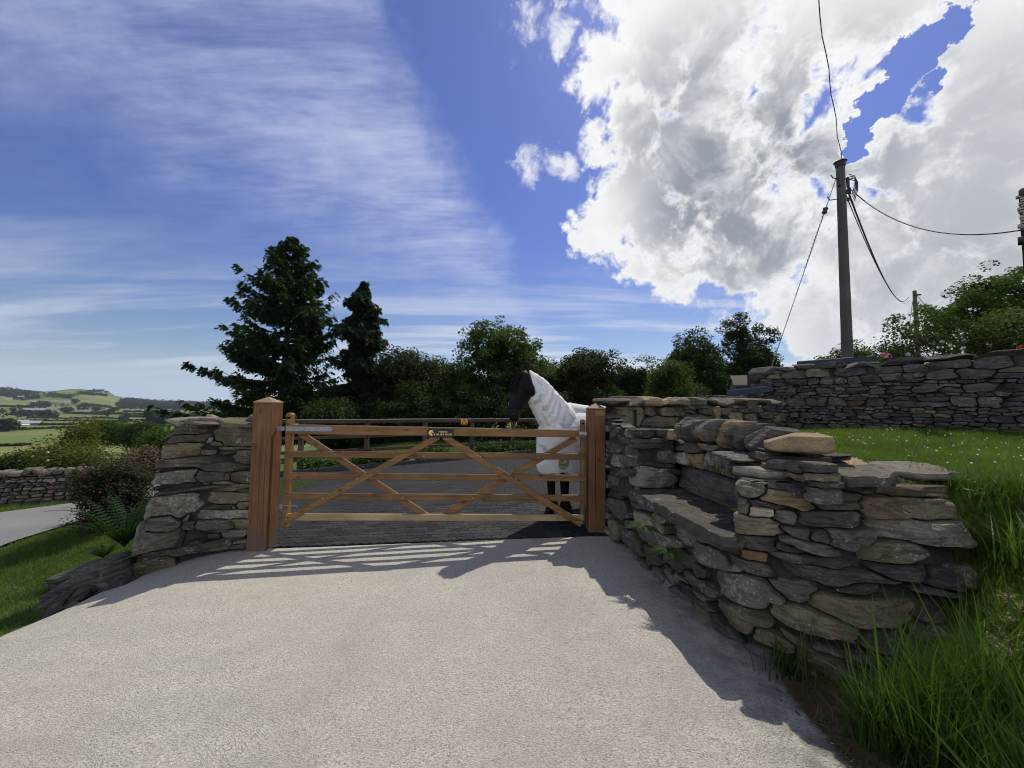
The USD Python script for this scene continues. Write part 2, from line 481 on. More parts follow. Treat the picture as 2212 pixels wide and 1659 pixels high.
def crest(az):
    """height of the far ridge by azimuth in degrees (south = 0, left negative)"""
    return np.interp(az, [-80, -58, -53, -50.3, -48.6, -47, -45.5, -43, -38.7, -30, 0, 40, 80], [90, 72, 58, 44, 66, 56, 20, 6, 0, -4, 0, 40, 60])


def hfar(x, y):
    r = np.hypot(x, y)
    az = np.degrees(np.arctan2(x, np.maximum(y, 1e-6)))
    z = np.interp(r, _R, _Z)
    c = crest(az)
    up = smoothstep(r, 1650, 3150)
    z = np.where(r > 1650, -25 + (c + 25) * up, z)
    z = np.where(r > 3150, c - (r - 3150) * 0.06, z)
    # the valley lies to the left; straight on and to the right the ground stays up
    k = smoothstep(az, -38, -12)
    z = z * (1 - k) + (-0.4 + 0.02 * np.maximum(0, az) * smoothstep(r, 15, 60)) * k
    return np.where(y < 0, -1.0, z)


def height(x, y):
    x, y = np.asarray(x, float), np.asarray(y, float)
    edge = -4.15 - 1.9 * smoothstep(y, 4.3, 6.5) - 2.0 * smoothstep(y, 9.0, 11.0)
    z = np.minimum(zdrive(np.maximum(x, edge), y), 0)
    drop = np.maximum(0, edge - x)
    bank = -0.37 - 0.165 * drop
    z = np.where(x < edge, np.maximum(bank, -0.97), np.maximum(z, -0.37))
    r = np.hypot(x, y)
    k = smoothstep(r, 12, 20)
    z = z * (1 - k) + hfar(x, y) * k
    return z


def ground_at(x, y):
    """what one would stand on"""
    x, y = float(x), float(y)
    if side_of(TW1, TW0, x, y) < 0 and x > 4:
        return 2.1
    if x > xright(y) and side_of(BW0, BW1, x, y) < 0:
        return float(hlawn(x, y))
    return float(height(x, y))


def hit(u, v):
    """where the line of sight through (u, v) meets the far ground"""
    r = ray(u, v)
    d = np.geomspace(8, 4000, 900)
    p = EYE + d[:, None] * r
    below = p[:, 2] <= height(p[:, 0], p[:, 1])
    k = int(np.argmax(below)) if below.any() else 857
    return p[k], float(d[k])


def grid(xs, ys, zf, keep=None):
    X, Y = np.meshgrid(xs, ys)
    Z = zf(X, Y)
    v = np.stack([X, Y, Z + 0 * X], -1).reshape(-1, 3)
    n = len(xs)
    i, j = np.meshgrid(np.arange(len(ys) - 1), np.arange(n - 1), indexing='ij')
    a = (i * n + j).ravel()
    f = np.stack([a, a + 1, a + n + 1, a + n], 1)
    if keep is not None:
        c = v[f].mean(1)
        f = f[keep(c[:, 0], c[:, 1])]
        used, f = np.unique(f, return_inverse=True)
        v, f = v[used], f.reshape(-1, 4)
    return v, np.vstack([f[:, [0, 1, 2]], f[:, [0, 2, 3]]])


def grass_ground(name, dark, light, dry=(0.16, 0.145, 0.06)):
    def col(g):
        n = noise_(g, 1.1, 6.0, 0.6)
        m2 = noise_(g, 30.0, 4.0, 0.65)
        c = ramp(g, g.math('add', g.math('multiply', n, 0.6), g.math('multiply', m2, 0.4)), [(0.3, dark), (0.66, light)])
        c = g.mixc(g.smooth(noise_(g, 0.7, 5.0, 0.6), 0.56, 0.72, 0.0, 0.5), c, dry)
        return c, (m2, 0.05)
    return principled(name, col, 0.9, spec=0.15)


M_TURF = grass_ground('turf', (0.040, 0.070, 0.016), (0.095, 0.150, 0.034))
M_LAWN = grass_ground('lawn_turf', (0.075, 0.105, 0.016), (0.18, 0.235, 0.040), (0.22, 0.23, 0.055))


def far_field_col(g):
    pos = g('geometry').position
    ang = math.radians(47)
    # strips of pasture and mown hay, divided by walls that follow the contour
    q = g('mapping', mapping_type='point', vector=pos, rotation=(0, 0, ang), scale=(1 / 380.0, 1 / 80.0, 0.0)).vector
    vo = g('voronoi_texture', vector=q, scale=1.0, randomness=0.85, feature='f1').color
    s = g('separate_color', color=vo)
    c = ramp(g, s.r, [(0.0, (0.085, 0.135, 0.030)), (0.25, (0.12, 0.16, 0.042)), (0.45, (0.17, 0.17, 0.065)), (0.6, (0.10, 0.15, 0.034)), (0.8, (0.20, 0.185, 0.08)), (1.0, (0.14, 0.165, 0.048))])
    n = noise_(g, 0.02, 8.0, 0.6)
    c = g.mixc(g.smooth(n, 0.3, 0.7, 0.28, 0.0), c, (0.07, 0.10, 0.03))
    return c, None


M_FAR = principled('far_pasture', far_field_col, 0.95, spec=0.05)

# near ground, fine grid
xs = np.arange(-22, 14.01, 0.3); ys = np.arange(-6, 24.01, 0.3)


def near_keep(x, y):
    under_lawn = (x > xright(y) + 0.7) & (side_of(BW0, BW1, x, y) < -0.6) & (side_of(TW1, TW0, x, y) > 0.2)
    drive = (x > -3.8) & (x < xright(y) + 0.1) & (y < 4.4)
    return ~under_lawn & ~drive & (np.hypot(x, y) < 23.5)


obj('ground', grid(xs, ys, lambda X, Y: height(X, Y) - 0.03 + 0.05 * (meshkit.noise(np.stack([X, Y, 0 * X], -1) * 0.9) - 0.5), near_keep), M_TURF, smooth=True, kind='structure')
# far ground: rings out to the horizon
az = np.radians(np.linspace(-100, 100, 260)); rr = np.concatenate([np.linspace(22, 60, 16), np.geomspace(66, 6000, 110)])
A, Rr = np.meshgrid(az, rr)
X, Y = Rr * np.sin(A), Rr * np.cos(A)
Z = hfar(X, Y) + 0.004 * Rr * (meshkit.fbm(np.stack([X, Y, 0 * X], -1) / 160.0, 3) - 0.5) * smoothstep(Rr, 200, 900) - 0.06
n = len(az)
i, j = np.meshgrid(np.arange(len(rr) - 1), np.arange(n - 1), indexing='ij')
a = (i * n + j).ravel()
obj('valley_terrain', (np.stack([X, Y, Z], -1).reshape(-1, 3), np.vstack([np.stack([a, a + 1, a + n + 1], 1), np.stack([a, a + n + 1, a + n], 1)])[:, ::-1]), M_FAR, smooth=True, kind='structure')

# lawn above the walls on the right, with the bank that falls to the drive
xs = np.arange(1.5, 9.01, 0.12); ys = np.arange(-5, 9.2, 0.12)


def lawn_keep(x, y):
    return (x > xright(y) + 0.02) & (side_of(BW0, BW1, x, y) < -0.15) & (side_of(TW1, TW0, x, y) > -0.2) & ~((y > 2.72) & (y < 5.3) & (x < 1.92)) & ~((y > 2.35) & (y < 2.8) & (x < 1.72))


def lawn_z(X, Y):
    return hlawn(X, Y) + 0.05 * (meshkit.fbm(np.stack([X, Y, 0 * X], -1) * 2.2, 3) - 0.5)


obj('lawn', grid(xs, ys, lawn_z, lawn_keep), M_LAWN, smooth=True, kind='structure')
# the higher garden behind the tall wall
xs = np.arange(4.0, 60.01, 1.0); ys = np.arange(-6, 60.01, 1.0)
obj('upper_garden', grid(xs, ys, lambda X, Y: 2.1 + 0.02 * np.maximum(0, X - 8) + 0.2 * (meshkit.noise(np.stack([X, Y, 0 * X], -1) * .2) - 0.5),
    lambda x, y: (side_of(TW1, TW0, x, y) < -0.75) & (x - 0.7 * y > -0.75)), M_TURF, smooth=True, kind='structure')

# ---------------------------------------------------------------- concrete drive
def concrete_col(g):
    pos = g('geometry').position
    wob = noise_(g, 0.9, 2.0, 0.5, pos)
    sx_ = g('vector_math', math_type='add', vector1=pos, vector2=g('vector_math', math_type='scale', vector1=g('noise_texture', vector=pos, scale=2.3, detail=2.0).color, scale=0.22).vector).vector
    stroke = noise_(g, 1.0, 3.0, 0.7, g('mapping', mapping_type='point', vector=sx_, rotation=(0, 0, 0.35), scale=(75.0, 135.0, 75.0)).vector, distortion=0.6)
    grit = noise_(g, 210.0, 3.0, 0.7, pos)
    pits = g('voronoi_texture', vector=pos, scale=60.0).distance
    pn = noise_(g, 9.0, 4.0, 0.6, pos)
    pit = g.math('multiply', g.smooth(pits, 0.20, 0.08), g.smooth(pn, 0.5, 0.62))
    big = noise_(g, 0.9, 6.0, 0.62, pos)
    c = ramp(g, g.math('add', g.math('multiply', stroke, 0.62), g.math('multiply', grit, 0.38)), [(0.36, (0.15, 0.137, 0.108)), (0.5, (0.445, 0.415, 0.348)), (0.64, (0.615, 0.58, 0.495))])
    c = g.mixc(g.smooth(big, 0.45, 0.7, 0.0, 0.45), c, (0.47, 0.41, 0.335))
    c = g.mixc(g.smooth(noise_(g, 0.45, 5.0, 0.6, pos), 0.46, 0.62, 0.0, 0.2), c, (0.20, 0.195, 0.18))
    xyz = g('separate_xyz', vector=pos)
    wig = g.math('add', xyz.x, g.math('multiply', noise_(g, 0.6, 3.0, 0.5, pos), 0.5))
    for tx_ in (-0.85, 0.72):       # faint wheel tracks
        c = g.mixc(g.math('multiply', g.smooth(g.math('absolute', g.math('subtract', wig, tx_)), 0.26, 0.06, 0.0, 0.20), g.smooth(noise_(g, 1.3, 5.0, 0.6, pos), 0.35, 0.65)), c, (0.27, 0.25, 0.215))
    # algae and grit towards the damp foot of the wall
    c = g.mixc(g.math('multiply', g.smooth(g.math('add', xyz.x, g.math('multiply', noise_(g, 3.0, 5.0, 0.6, pos), 0.5)), 1.30, 1.85, 0.0, 0.75), g.smooth(noise_(g, 6.0, 5.0, 0.65, pos), 0.35, 0.6)), c, (0.115, 0.112, 0.085))
    speck = g.smooth(noise_(g, 120.0, 2.0, 0.6, pos), 0.60, 0.70, 0.0, 0.75)
    c = g.mixc(speck, c, (0.10, 0.095, 0.085))
    c = g.mixc(g.math('multiply', pit, 0.8), c, (0.055, 0.05, 0.045))
    h = g.math('add', g.math('multiply', stroke, 0.8), g.math('subtract', g.math('multiply', grit, 0.35), g.math('multiply', pit, 0.9)))
    return c, (h, 0.012)


M_CONC = principled('brushed_concrete', concrete_col, 0.92, spec=0.25)
ys = np.concatenate([np.arange(-5, 4.0, 0.16), np.arange(4.0, 4.91, 0.07)])
vs, fs = [], []
nx = 60
for y in ys:
    xl = -4.12 + 0.06 * math.sin(y * 3.1) + 0.05 * math.sin(7.3 * y) + (0.85 * smoothstep(y, 4.62, 4.9))
    xr = xright(y) + 0.06
    t = np.linspace(0, 1, nx)
    x = xl + (xr - xl) * t
    zz = zdrive(x, y) + 0.012 * (meshkit.fbm(np.stack([x, 0 * x + y, 0 * x], -1) * 1.5, 3, 5) - 0.5)
    vs.append(np.stack([np.r_[xl - .02, x, xr], np.full(nx + 2, y), np.r_[zz[0] - 0.16, zz, zz[-1] - 0.1]], 1))
V = np.vstack(vs); w = nx + 2
i, j = np.meshgrid(np.arange(len(ys) - 1), np.arange(w - 1), indexing='ij'); a = (i * w + j).ravel()
front = len(V)
obj('concrete_driveway', (V, np.vstack([np.stack([a, a + 1, a + w + 1], 1), np.stack([a, a + w + 1, a + w], 1)])), M_CONC, smooth=40, kind='structure')

# ---------------------------------------------------------------- lane on the left
def tar_col(g):
    n = noise_(g, 60.0, 5.0, 0.7); b = noise_(g, 0.8, 5.0, 0.6)
    c = ramp(g, n, [(0.3, (0.115, 0.115, 0.115)), (0.7, (0.235, 0.23, 0.22))])
    return g.mixc(g.smooth(b, 0.4, 0.7, 0.0, 0.4), c, (0.26, 0.245, 0.215)), (n, 0.01)


M_LANE = principled('lane_tarmac', tar_col, 0.9, spec=0.2)
near = np.array([(-6.6, -3), (-7.3, 3), (-7.97, 6.05), (-8.5, 7.9), (-8.9, 10), (-9.2, 13), (-10, 17)])
far = np.array([(-14.2, -3), (-14.0, 3.5), (-13.6, 7.6), (-11.7, 8.75), (-10.8, 10), (-10.9, 13), (-11.8, 17)])


def resample(p, n):
    s = np.r_[0, np.cumsum(np.linalg.norm(np.diff(p, axis=0), axis=1))]
    t = np.linspace(0, s[-1], n)
    return np.stack([np.interp(t, s, p[:, k]) for k in range(p.shape[1])], 1)


tn = np.linspace(0, 1, 70)
a_, b_ = resample(near, 70), resample(far, 70)
V = np.stack([a_ + (b_ - a_) * t for t in np.linspace(0, 1, 14)], 1)
zz = height(V[..., 0], V[..., 1]) + 0.02 + 0.04 * np.sin(np.linspace(0, math.pi, 14))[None]
zz = np.maximum(zz, -0.965)
V = np.concatenate([V, zz[..., None]], -1).reshape(-1, 3)
i, j = np.meshgrid(np.arange(69), np.arange(13), indexing='ij'); a = (i * 14 + j).ravel()
obj('lane', (V, np.vstack([np.stack([a, a + 1, a + 15], 1), np.stack([a, a + 15, a + 14], 1)])[:, ::-1]), M_LANE, smooth=True, kind='structure')

# ---------------------------------------------------------------- paved yard behind the gate
YARD = np.array([(-3.75, 4.9), (3.2, 4.9), (3.2, 14.3), (0.95, 13.35), (-1.2, 12.5), (-3.2, 11.6), (-6.1, 10.55), (-6.0, 8.8)])
from shapely.geometry import Polygon, Point
from shapely import prepare
YP = Polygon(YARD); prepare(YP)


def bed_col(g):
    n = noise_(g, 40.0, 5.0, 0.7)
    return ramp(g, n, [(0.3, (0.016, 0.016, 0.016)), (0.6, (0.034, 0.033, 0.031)), (0.8, (0.08, 0.07, 0.05))]), (n, 0.01)


M_BED = principled('joint_sand', bed_col, 0.95)
yard = thing('paved_yard', kind='structure')
xs = np.arange(-6.4, 3.31, 0.2); ys = np.r_[4.9, np.arange(5.0, 14.5, 0.2)]
obj('bed', grid(xs, ys, lambda X, Y: zdrive(np.maximum(X, -6), Y) * 1.0 - 0.022 + 0 * Y, lambda x, y: np.array([YP.contains(Point(a, b)) for a, b in zip(x, y)])), M_BED, yard, smooth=True)


def paver_mat(name, base):
    def col(g):
        n = noise_(g, 70.0, 5.0, 0.7)
        dust = noise_(g, 1.3, 7.0, 0.66)
        straw = noise_(g, 1.0, 4.0, 0.6, g('mapping', mapping_type='point', vector=g('geometry').position, rotation=(0, 0, 0.5), scale=(22.0, 45.0, 10.0)).vector, distortion=1.0)
        rnd = g('object_info').random
        c = ramp(g, n, [(0.3, tuple(0.6 * x for x in base)), (0.7, tuple(1.35 * x for x in base))])
        c = g.mixc(g.smooth(dust, 0.45, 0.8, 0.0, 0.22), c, (0.10, 0.09, 0.078))
        c = g.mixc(g.math('multiply', g.smooth(straw, 0.64, 0.74), g.smooth(dust, 0.45, 0.7, 0.1, 0.7)), c, (0.20, 0.165, 0.10))
        return c, (n, 0.006)
    return principled(name, col, 0.85, spec=0.15)


M_PAV = [paver_mat('charcoal_paver_%s' % n, b) for n, b in (('plain', (0.026, 0.026, 0.027)), ('worn', (0.036, 0.035, 0.034)), ('dark', (0.019, 0.019, 0.020)))]


def paver(cx, cy, L=0.225, W=0.1125, seed=0):
    """zig-zag interlocking block"""
    a, b, k = L / 2 - 0.0025, W / 2 - 0.0025, 0.016
    top = [(-a, b - k), (-a / 2, b + k), (0, b - k), (a / 2, b + k), (a, b - k)]
    bot = [(a, -b - k), (a / 2, -b + k), (0, -b - k), (-a / 2, -b + k), (-a, -b - k)]
    ring = np.array(top + bot)
    r = np.random.default_rng(seed)
    z = zdrive(max(cx, -6), cy)
    tilt = r.normal(0, 0.004, 2); lift = r.normal(0, 0.0011)
    def lay(s, dz):
        q = ring * s
        return np.c_[q[:, 0] + cx, q[:, 1] + cy, z + dz + lift + q @ tilt + 0.049 * q[:, 0] * (cx < 1)]
    v = np.vstack([lay(1.0, -0.03), lay(1.0, -0.004), lay([0.965, 0.93], 0.0), [[cx, cy, z + lift]]])
    n = 10
    j = np.arange(n); j2 = (j + 1) % n
    f = []
    for k2 in (0, 1):
        o = k2 * n
        f.append(np.stack([o + j, o + n + j, o + n + j2], 1)); f.append(np.stack([o + j, o + n + j2, o + j2], 1))
    f.append(np.stack([2 * n + j, np.full(n, 3 * n), 2 * n + j2], 1))
    return v, np.vstack(f)


pv = []
row = 0
for yy in np.arange(4.9 + 0.06, 14.2, 0.1125):
    off = 0.1125 * (row % 2); row += 1
    for xx in np.arange(-6.2 + off, 3.1, 0.225):
        if YP.contains(Point(xx, yy)):
            pv.append((math.hypot(xx, yy) + (9 if (xx > 1.15 or xx < -3.1 or 5.05 > yy and False) else 0), xx, yy))
pv.sort()
rest = []
for k, (_, xx, yy) in enumerate(pv):
    q = paver(xx, yy, seed=k)
    if k < 300:
        obj('paver', q, M_PAV[k % 3], yard)
    elif _ < 30:
        rest.append(q)
obj('farther_pavers', rest, M_PAV[0], yard, kind='stuff')
# edging kerb round the far side of the yard
kerb = thing('yard_kerb', 'low black edging kerb curving along the far side of the paved yard', 'kerb')
line = resample(np.array([(-6.25, 10.5), (-3.2, 11.65), (-1.2, 12.55), (0.95, 13.42), (3.1, 14.35)]), 12)
M_KERB = flat_mat('black_kerb', (0.03, 0.03, 0.032), 0.8, bump=0.01)
for p, q in zip(line[:-1], line[1:]):
    za, zb = zdrive(p[0], 9) + 0.03, zdrive(q[0], 9) + 0.03
    obj('kerb_block', beam((*(p + (q - p) * 0.006), za), (*(q - (q - p) * 0.006), zb), 0.09, 0.16, bevel=0.012), M_KERB, kerb)
# ---------------------------------------------------------------- dry stone walls
class Loft:
    """a wall face: u metres along, z height, w outward"""
    def __init__(s, rows, n=160):
        # rows: (base x, base y, top x, top y); base lies at zb, top at zt
        rows = np.array(rows, float)
        B, T = rows[:, :2], rows[:, 2:4]
        seg = np.r_[0, np.cumsum(np.linalg.norm(np.diff((B + T) / 2, axis=0), axis=1))]
        s.L = seg[-1]
        s.t = np.linspace(0, s.L, n)
        s.B = np.stack([np.interp(s.t, seg, B[:, k]) for k in (0, 1)], 1)
        s.T = np.stack([np.interp(s.t, seg, T[:, k]) for k in (0, 1)], 1)
        k = np.hanning(15); k /= k.sum()
        for M in (s.B, s.T):
            for c in (0, 1):
                M[:, c] = np.convolve(np.pad(M[:, c], 7, mode='reflect', reflect_type='odd'), k, 'valid')
        d = np.gradient((s.B + s.T) / 2, axis=0)
        nn = np.stack([-d[:, 1], d[:, 0]], 1)
        s.N = nn / np.linalg.norm(nn, axis=1, keepdims=True)

    def set(s, zb, zt, flip=False):
        s.zb, s.zt = zb, zt
        if flip: s.N = -s.N
        s.sign = 1
        return s

    def __call__(s, u, z, w):
        f = (z - s.zb) / (s.zt - s.zb)
        ip = lambda M: np.stack([np.interp(u, s.t, M[:, 0]), np.interp(u, s.t, M[:, 1])], -1)
        ue = np.clip(u, 0, s.L)
        over = (u - ue)[..., None]
        b, t, n = ip(s.B), ip(s.T), ip(s.N)
        tang = np.stack([n[..., 1], -n[..., 0]], -1)
        if s.flipdir < 0: tang = -tang
        xy = b + (t - b) * f[..., None] + n * w[..., None] + tang * over
        return np.concatenate([xy, z[..., None]], -1)

    def uz(s, px, py):
        """where the line of sight through a picture point meets this face"""
        r = ray(px, py)
        best = None
        z = (s.zb + s.zt) / 2
        for _ in range(4):
            f = (z - s.zb) / (s.zt - s.zb)
            xy = s.B + (s.T - s.B) * f
            c = xy[:, 0] * r[1] - xy[:, 1] * r[0]
            ok = xy[:, 1] > 0
            i = int(np.argmin(np.where(ok, np.abs(c), 9e9)))
            d = xy[i, 1] / r[1]
            z = float(np.clip(EYE[2] + d * r[2], s.zb - .5, s.zt + .5))
        return s.t[i], z


def orient(loft):
    d = np.gradient((loft.B + loft.T) / 2, axis=0)
    t = np.stack([loft.N[:, 1], -loft.N[:, 0]], 1)
    loft.flipdir = 1 if (t * d).sum() > 0 else -1
    return loft


def loft(rows, zb, zt, flip=False):
    return orient(Loft(rows).set(zb, zt, flip))


def courses(u0, u1, z0, z1, seed, hs=((0.045, .3), (0.09, .35), (0.15, .35)), asp=(1.5, 3.6), ztop=None):
    """random rubble: (u, z, half length, half height, tilt)"""
    r = np.random.default_rng(seed)
    out, z = [], z0
    hh, ww = np.array([h for h, _ in hs]), np.array([w for _, w in hs])
    while z < z1:
        h = r.choice(hh, p=ww / ww.sum()) * r.uniform(0.8, 1.25)
        u = u0 - r.uniform(0, 0.2)
        while u < u1 + 0.05:
            L = h * r.uniform(*asp) * (1.5 if h < 0.06 else 1.0)
            if h > 0.11 and r.random() < 0.35:      # two thin ones instead of one thick
                k = r.uniform(0.35, 0.65)
                out.append((u + L / 2, z + h * k / 2 + r.normal(0, .006), L / 2, h * k / 2, r.normal(0, .06)))
                out.append((u + L / 2 + r.normal(0, .03), z + h * (k + 1) / 2, L / 2 * r.uniform(.8, 1.1), h * (1 - k) / 2, r.normal(0, .06)))
            else:
                out.append((u + L / 2, z + h / 2 + r.normal(0, 0.012), L / 2, h / 2 * r.uniform(0.85, 1.15), r.normal(0, 0.07)))
            u += L
        z += h
    return out


def pack(seeds, keep, seed, rays=26, gap=0.006, p=3.2, limit=1.3):
    """each seed grows until it meets its neighbours: outlines (S, rays, 2) in (u, z)"""
    S = np.array(seeds, float)
    n = len(S)
    a, b, th = S[:, 2], S[:, 3], S[:, 4]
    c = S[:, :2]
    ph = np.arange(rays) / rays * 2 * np.pi
    ca, sa = np.cos(th), np.sin(th)
    from scipy.spatial import cKDTree
    K = min(18, n)
    q = c.copy(); q[:, 1] *= 1.8
    _, nb = cKDTree(q).query(q, k=K)
    ts = np.linspace(0.25, 1.9, 46)
    outl = np.zeros((n, rays, 2)); ok = np.zeros(n, bool)
    rg = np.random.default_rng(seed)

    nrm, off = [], []
    for i in range(n):      # each stone a broken polygon: four main faces and some struck-off corners
        an = list(np.radians([0, 90, 180, 270]) + rg.normal(0, [.28, .10, .28, .10]))
        of = list(rg.uniform(0.92, 1.06, 4))
        for q0 in rg.permutation(4)[:rg.integers(2, 5)]:
            an.append(math.radians(45 + 90 * q0) + rg.normal(0, .25)); of.append(rg.uniform(1.02, 1.30))
        while len(an) < 8: an.append(an[0]); of.append(of[0])
        nrm.append(np.stack([np.cos(an), np.sin(an)], 0)); off.append(of)
    off = np.array(off)

    def metric(P, i):
        d = P - c[i]
        x = (d[..., 0] * ca[i] + d[..., 1] * sa[i]) / a[i]
        y = (-d[..., 0] * sa[i] + d[..., 1] * ca[i]) / b[i]
        return ((x[..., None] * nrm[i][0] + y[..., None] * nrm[i][1]) / off[i]).max(-1)
    for i in range(n):
        e = np.stack([np.cos(ph) * a[i], np.sin(ph) * b[i]], 1)
        dirs = np.stack([e[:, 0] * ca[i] - e[:, 1] * sa[i], e[:, 0] * sa[i] + e[:, 1] * ca[i]], 1)
        pts = c[i] + dirs[:, None] * ts[None, :, None]
        w = np.concatenate([pts * 7.0, np.zeros(pts.shape[:-1] + (1,))], -1)
        wp = pts + 0.016 * (np.stack([meshkit.noise(w, 3), meshkit.noise(w * 1.0, 11)], -1) - 0.5) * 2
        own = metric(wp, i)
        oth = np.min([metric(wp, k) for k in nb[i] if k != i], axis=0)
        good = (own <= oth) & (own < limit) & keep(pts[..., 0], pts[..., 1])
        if not good[:, 0].any():
            continue
        first = np.where(good.all(1), len(ts), np.argmin(good, axis=1))
        tt = np.where(first > 0, ts[np.maximum(first - 1, 0)], 0.12)
        # shrink by the joint
        ln = np.linalg.norm(dirs, axis=1)
        tt = np.maximum(tt - gap / ln, 0.08)
        pr = np.roll(tt, 1); nx = np.roll(tt, -1)
        tt = np.minimum(tt, 0.5 * pr + 0.5 * nx + 0.16)
        outl[i] = c[i] + dirs * tt[:, None]
        ok[i] = (a[i] * b[i] * np.mean(tt ** 2)) > 0.00025
    return outl, ok


def stone_mesh(face, ring, seed, rings=5, depth=0.14, proud=0.0, relief=1.0):
    r = np.random.default_rng(seed)
    n = len(ring)
    c = ring.mean(0)
    size = float(np.sqrt(np.prod(np.ptp(ring, axis=0))))
    bul = min(0.026, 0.12 * size) * r.uniform(0.5, 1.25)
    prof = [(0.97, -depth), (1.0, -0.6 * bul - 0.01), (0.995, -0.1 * bul), (0.945, 0.45 * bul)]
    inner = np.linspace(0.945, 0.0, rings + 1)[1:-1]
    prof += [(k, bul * (0.45 + 0.14 * (1 - (k / 0.945) ** 2))) for k in inner]
    tilt = r.normal(0, 0.09, 2)
    cut = [(r.uniform(0, 2 * np.pi), r.uniform(0.05, 0.5) * size, r.uniform(0.15, 0.55)) for _ in range(3)]
    U, Zz, W = [], [], []
    for k, (s, w) in enumerate(prof):
        q = c + (ring - c) * s
        wv = np.full(n, w)
        if k > 0:
            wv = wv + (q - c) @ tilt * min(1.0, 0.2 / max(size, .05))
            for an, off, sl in cut:
                dd = (q - c) @ np.array([math.cos(an), math.sin(an)]) - off
                wv -= np.maximum(dd, 0) * sl
        U.append(q[:, 0]); Zz.append(q[:, 1]); W.append(wv)
    U.append([c[0]]); Zz.append([c[1]]); W.append([0.8 * bul])
    U, Zz, W = np.concatenate(U), np.concatenate(Zz), np.concatenate(W)
    pp = np.stack([U * 14, Zz * 30, np.full_like(U, seed * 3.7)], -1)
    nz = meshkit.fbm(pp, 3, seed % 97) - 0.5
    lam = meshkit.noise(np.stack([U * 4 + seed, Zz * 55, np.full_like(U, seed * 1.3)], -1), 5) - 0.5
    front = np.arange(len(U)) >= n
    W = W + front * relief * (nz * min(0.042, 0.30 * size) + lam * min(0.018, 0.10 * size)) + proud
    V = face(U, Zz, W)
    f = []
    j = np.arange(n); j2 = (j + 1) % n
    for k in range(len(prof) - 1):
        o = k * n
        f += [np.stack([o + j, o + j2, o + n + j2], 1), np.stack([o + j, o + n + j2, o + n + j], 1)]
    o = (len(prof) - 1) * n
    f.append(np.stack([o + j, o + j2, np.full(n, len(V) - 1)], 1))
    f = np.vstack(f)
    if face.flipdir > 0:
        f = f[:, ::-1]
    return V, f


def seg(face, crop, items):
    """stones read from the photograph: crop = (x0, y0, scale) of an enlargement; items = (xl, yl, xr, yr, thickness, kind)"""
    out, kinds = [], []
    x0, y0, k = crop
    toD = lambda x, y: ((x0 + x / k) * 0.54, (y0 + y / k) * 0.54)
    for xl, yl, xr, yr, h, kind in items:
        u1, z1 = face.uz(*toD(xl, yl)); u2, z2 = face.uz(*toD(xr, yr))
        _, za = face.uz(*toD((xl + xr) / 2, (yl + yr) / 2 - h / 2)); _, zb2 = face.uz(*toD((xl + xr) / 2, (yl + yr) / 2 + h / 2))
        L = max(0.03, math.hypot(u2 - u1, z2 - z1))
        t = math.atan2(z2 - z1, u2 - u1)
        if abs(t) > math.pi / 2:
            t -= math.copysign(math.pi, t)
        out.append(((u1 + u2) / 2, (z1 + z2) / 2, L / 2, max(0.012, (za - zb2) / 2), t)); kinds.append(kind)
    return out, kinds


def boxes(items):
    return [(x0, (y0 + y1) / 2, x1, (y0 + y1) / 2, y1 - y0, k) for x0, y0, x1, y1, k in items]


def lay_wall(parent, face, given, kinds, filler, keep, seed, mix, rays=26, rings=5, gap=0.006, limit=1.3, most=300, depth=0.14, proud=0.018, relief=1.0):
    """stones of one wall face as parts of `parent`"""
    r = np.random.default_rng(seed)
    seeds, ks = list(given), list(kinds)
    G_ = np.array(given) if given else np.zeros((0, 5))
    for s in filler:
        if len(G_):
            d = np.array([s[0], s[1]]) - G_[:, :2]
            ca, sa = np.cos(G_[:, 4]), np.sin(G_[:, 4])
            x = np.abs(d[:, 0] * ca + d[:, 1] * sa) / (G_[:, 2] + 0.35 * s[2])
            y = np.abs(-d[:, 0] * sa + d[:, 1] * ca) / (G_[:, 3] + 0.35 * s[3])
            if (np.maximum(x, y) < 1.0).any():
                continue
        if not keep(np.array([s[0]]), np.array([s[1]]))[0]:
            continue
        seeds.append(s); ks.append(None)
    out, ok = pack(seeds, keep, seed, rays=rays, gap=gap, limit=limit)
    names, probs = list(mix), np.array(list(mix.values()), float)
    k = 0
    for i in np.nonzero(ok)[0]:
        kind = ks[i] or names[r.choice(len(names), p=probs / probs.sum())]
        obj('stone', stone_mesh(face, out[i], seed * 1000 + int(i), rings, depth, r.normal(0, proud), relief), ST[kind], parent, smooth=25)
        k += 1
    return k


def core(face, parent, u0, u1, zlo, ztop, back=-0.075, thick=0.35):
    """the dark heart of the wall, seen only through the joints"""
    us = np.linspace(u0, u1, 60)
    rows = []
    for w in (back, back - thick):
        for lo in (True, False):
            z = np.full_like(us, zlo) if lo else np.asarray([ztop(u) for u in us])
            rows.append(face(us, z, np.full_like(us, w)))
    F0, F1, B0, B1 = rows
    V = np.vstack([F0, F1, B1, B0]); n = len(us)
    f = []
    for k in range(4):
        o, o2 = k * n, ((k + 1) % 4) * n
        i = np.arange(n - 1)
        f += [np.stack([o + i, o + i + 1, o2 + i + 1], 1), np.stack([o + i, o2 + i + 1, o2 + i], 1)]
    f += [np.array([[0, n, 2 * n], [0, 2 * n, 3 * n]]), np.array([[n - 1, 4 * n - 1, 3 * n - 1], [n - 1, 3 * n - 1, 2 * n - 1]])]
    f = np.vstack(f)
    obj('wall_core', (V, f if face.flipdir < 0 else f[:, ::-1]), MORTAR, parent)


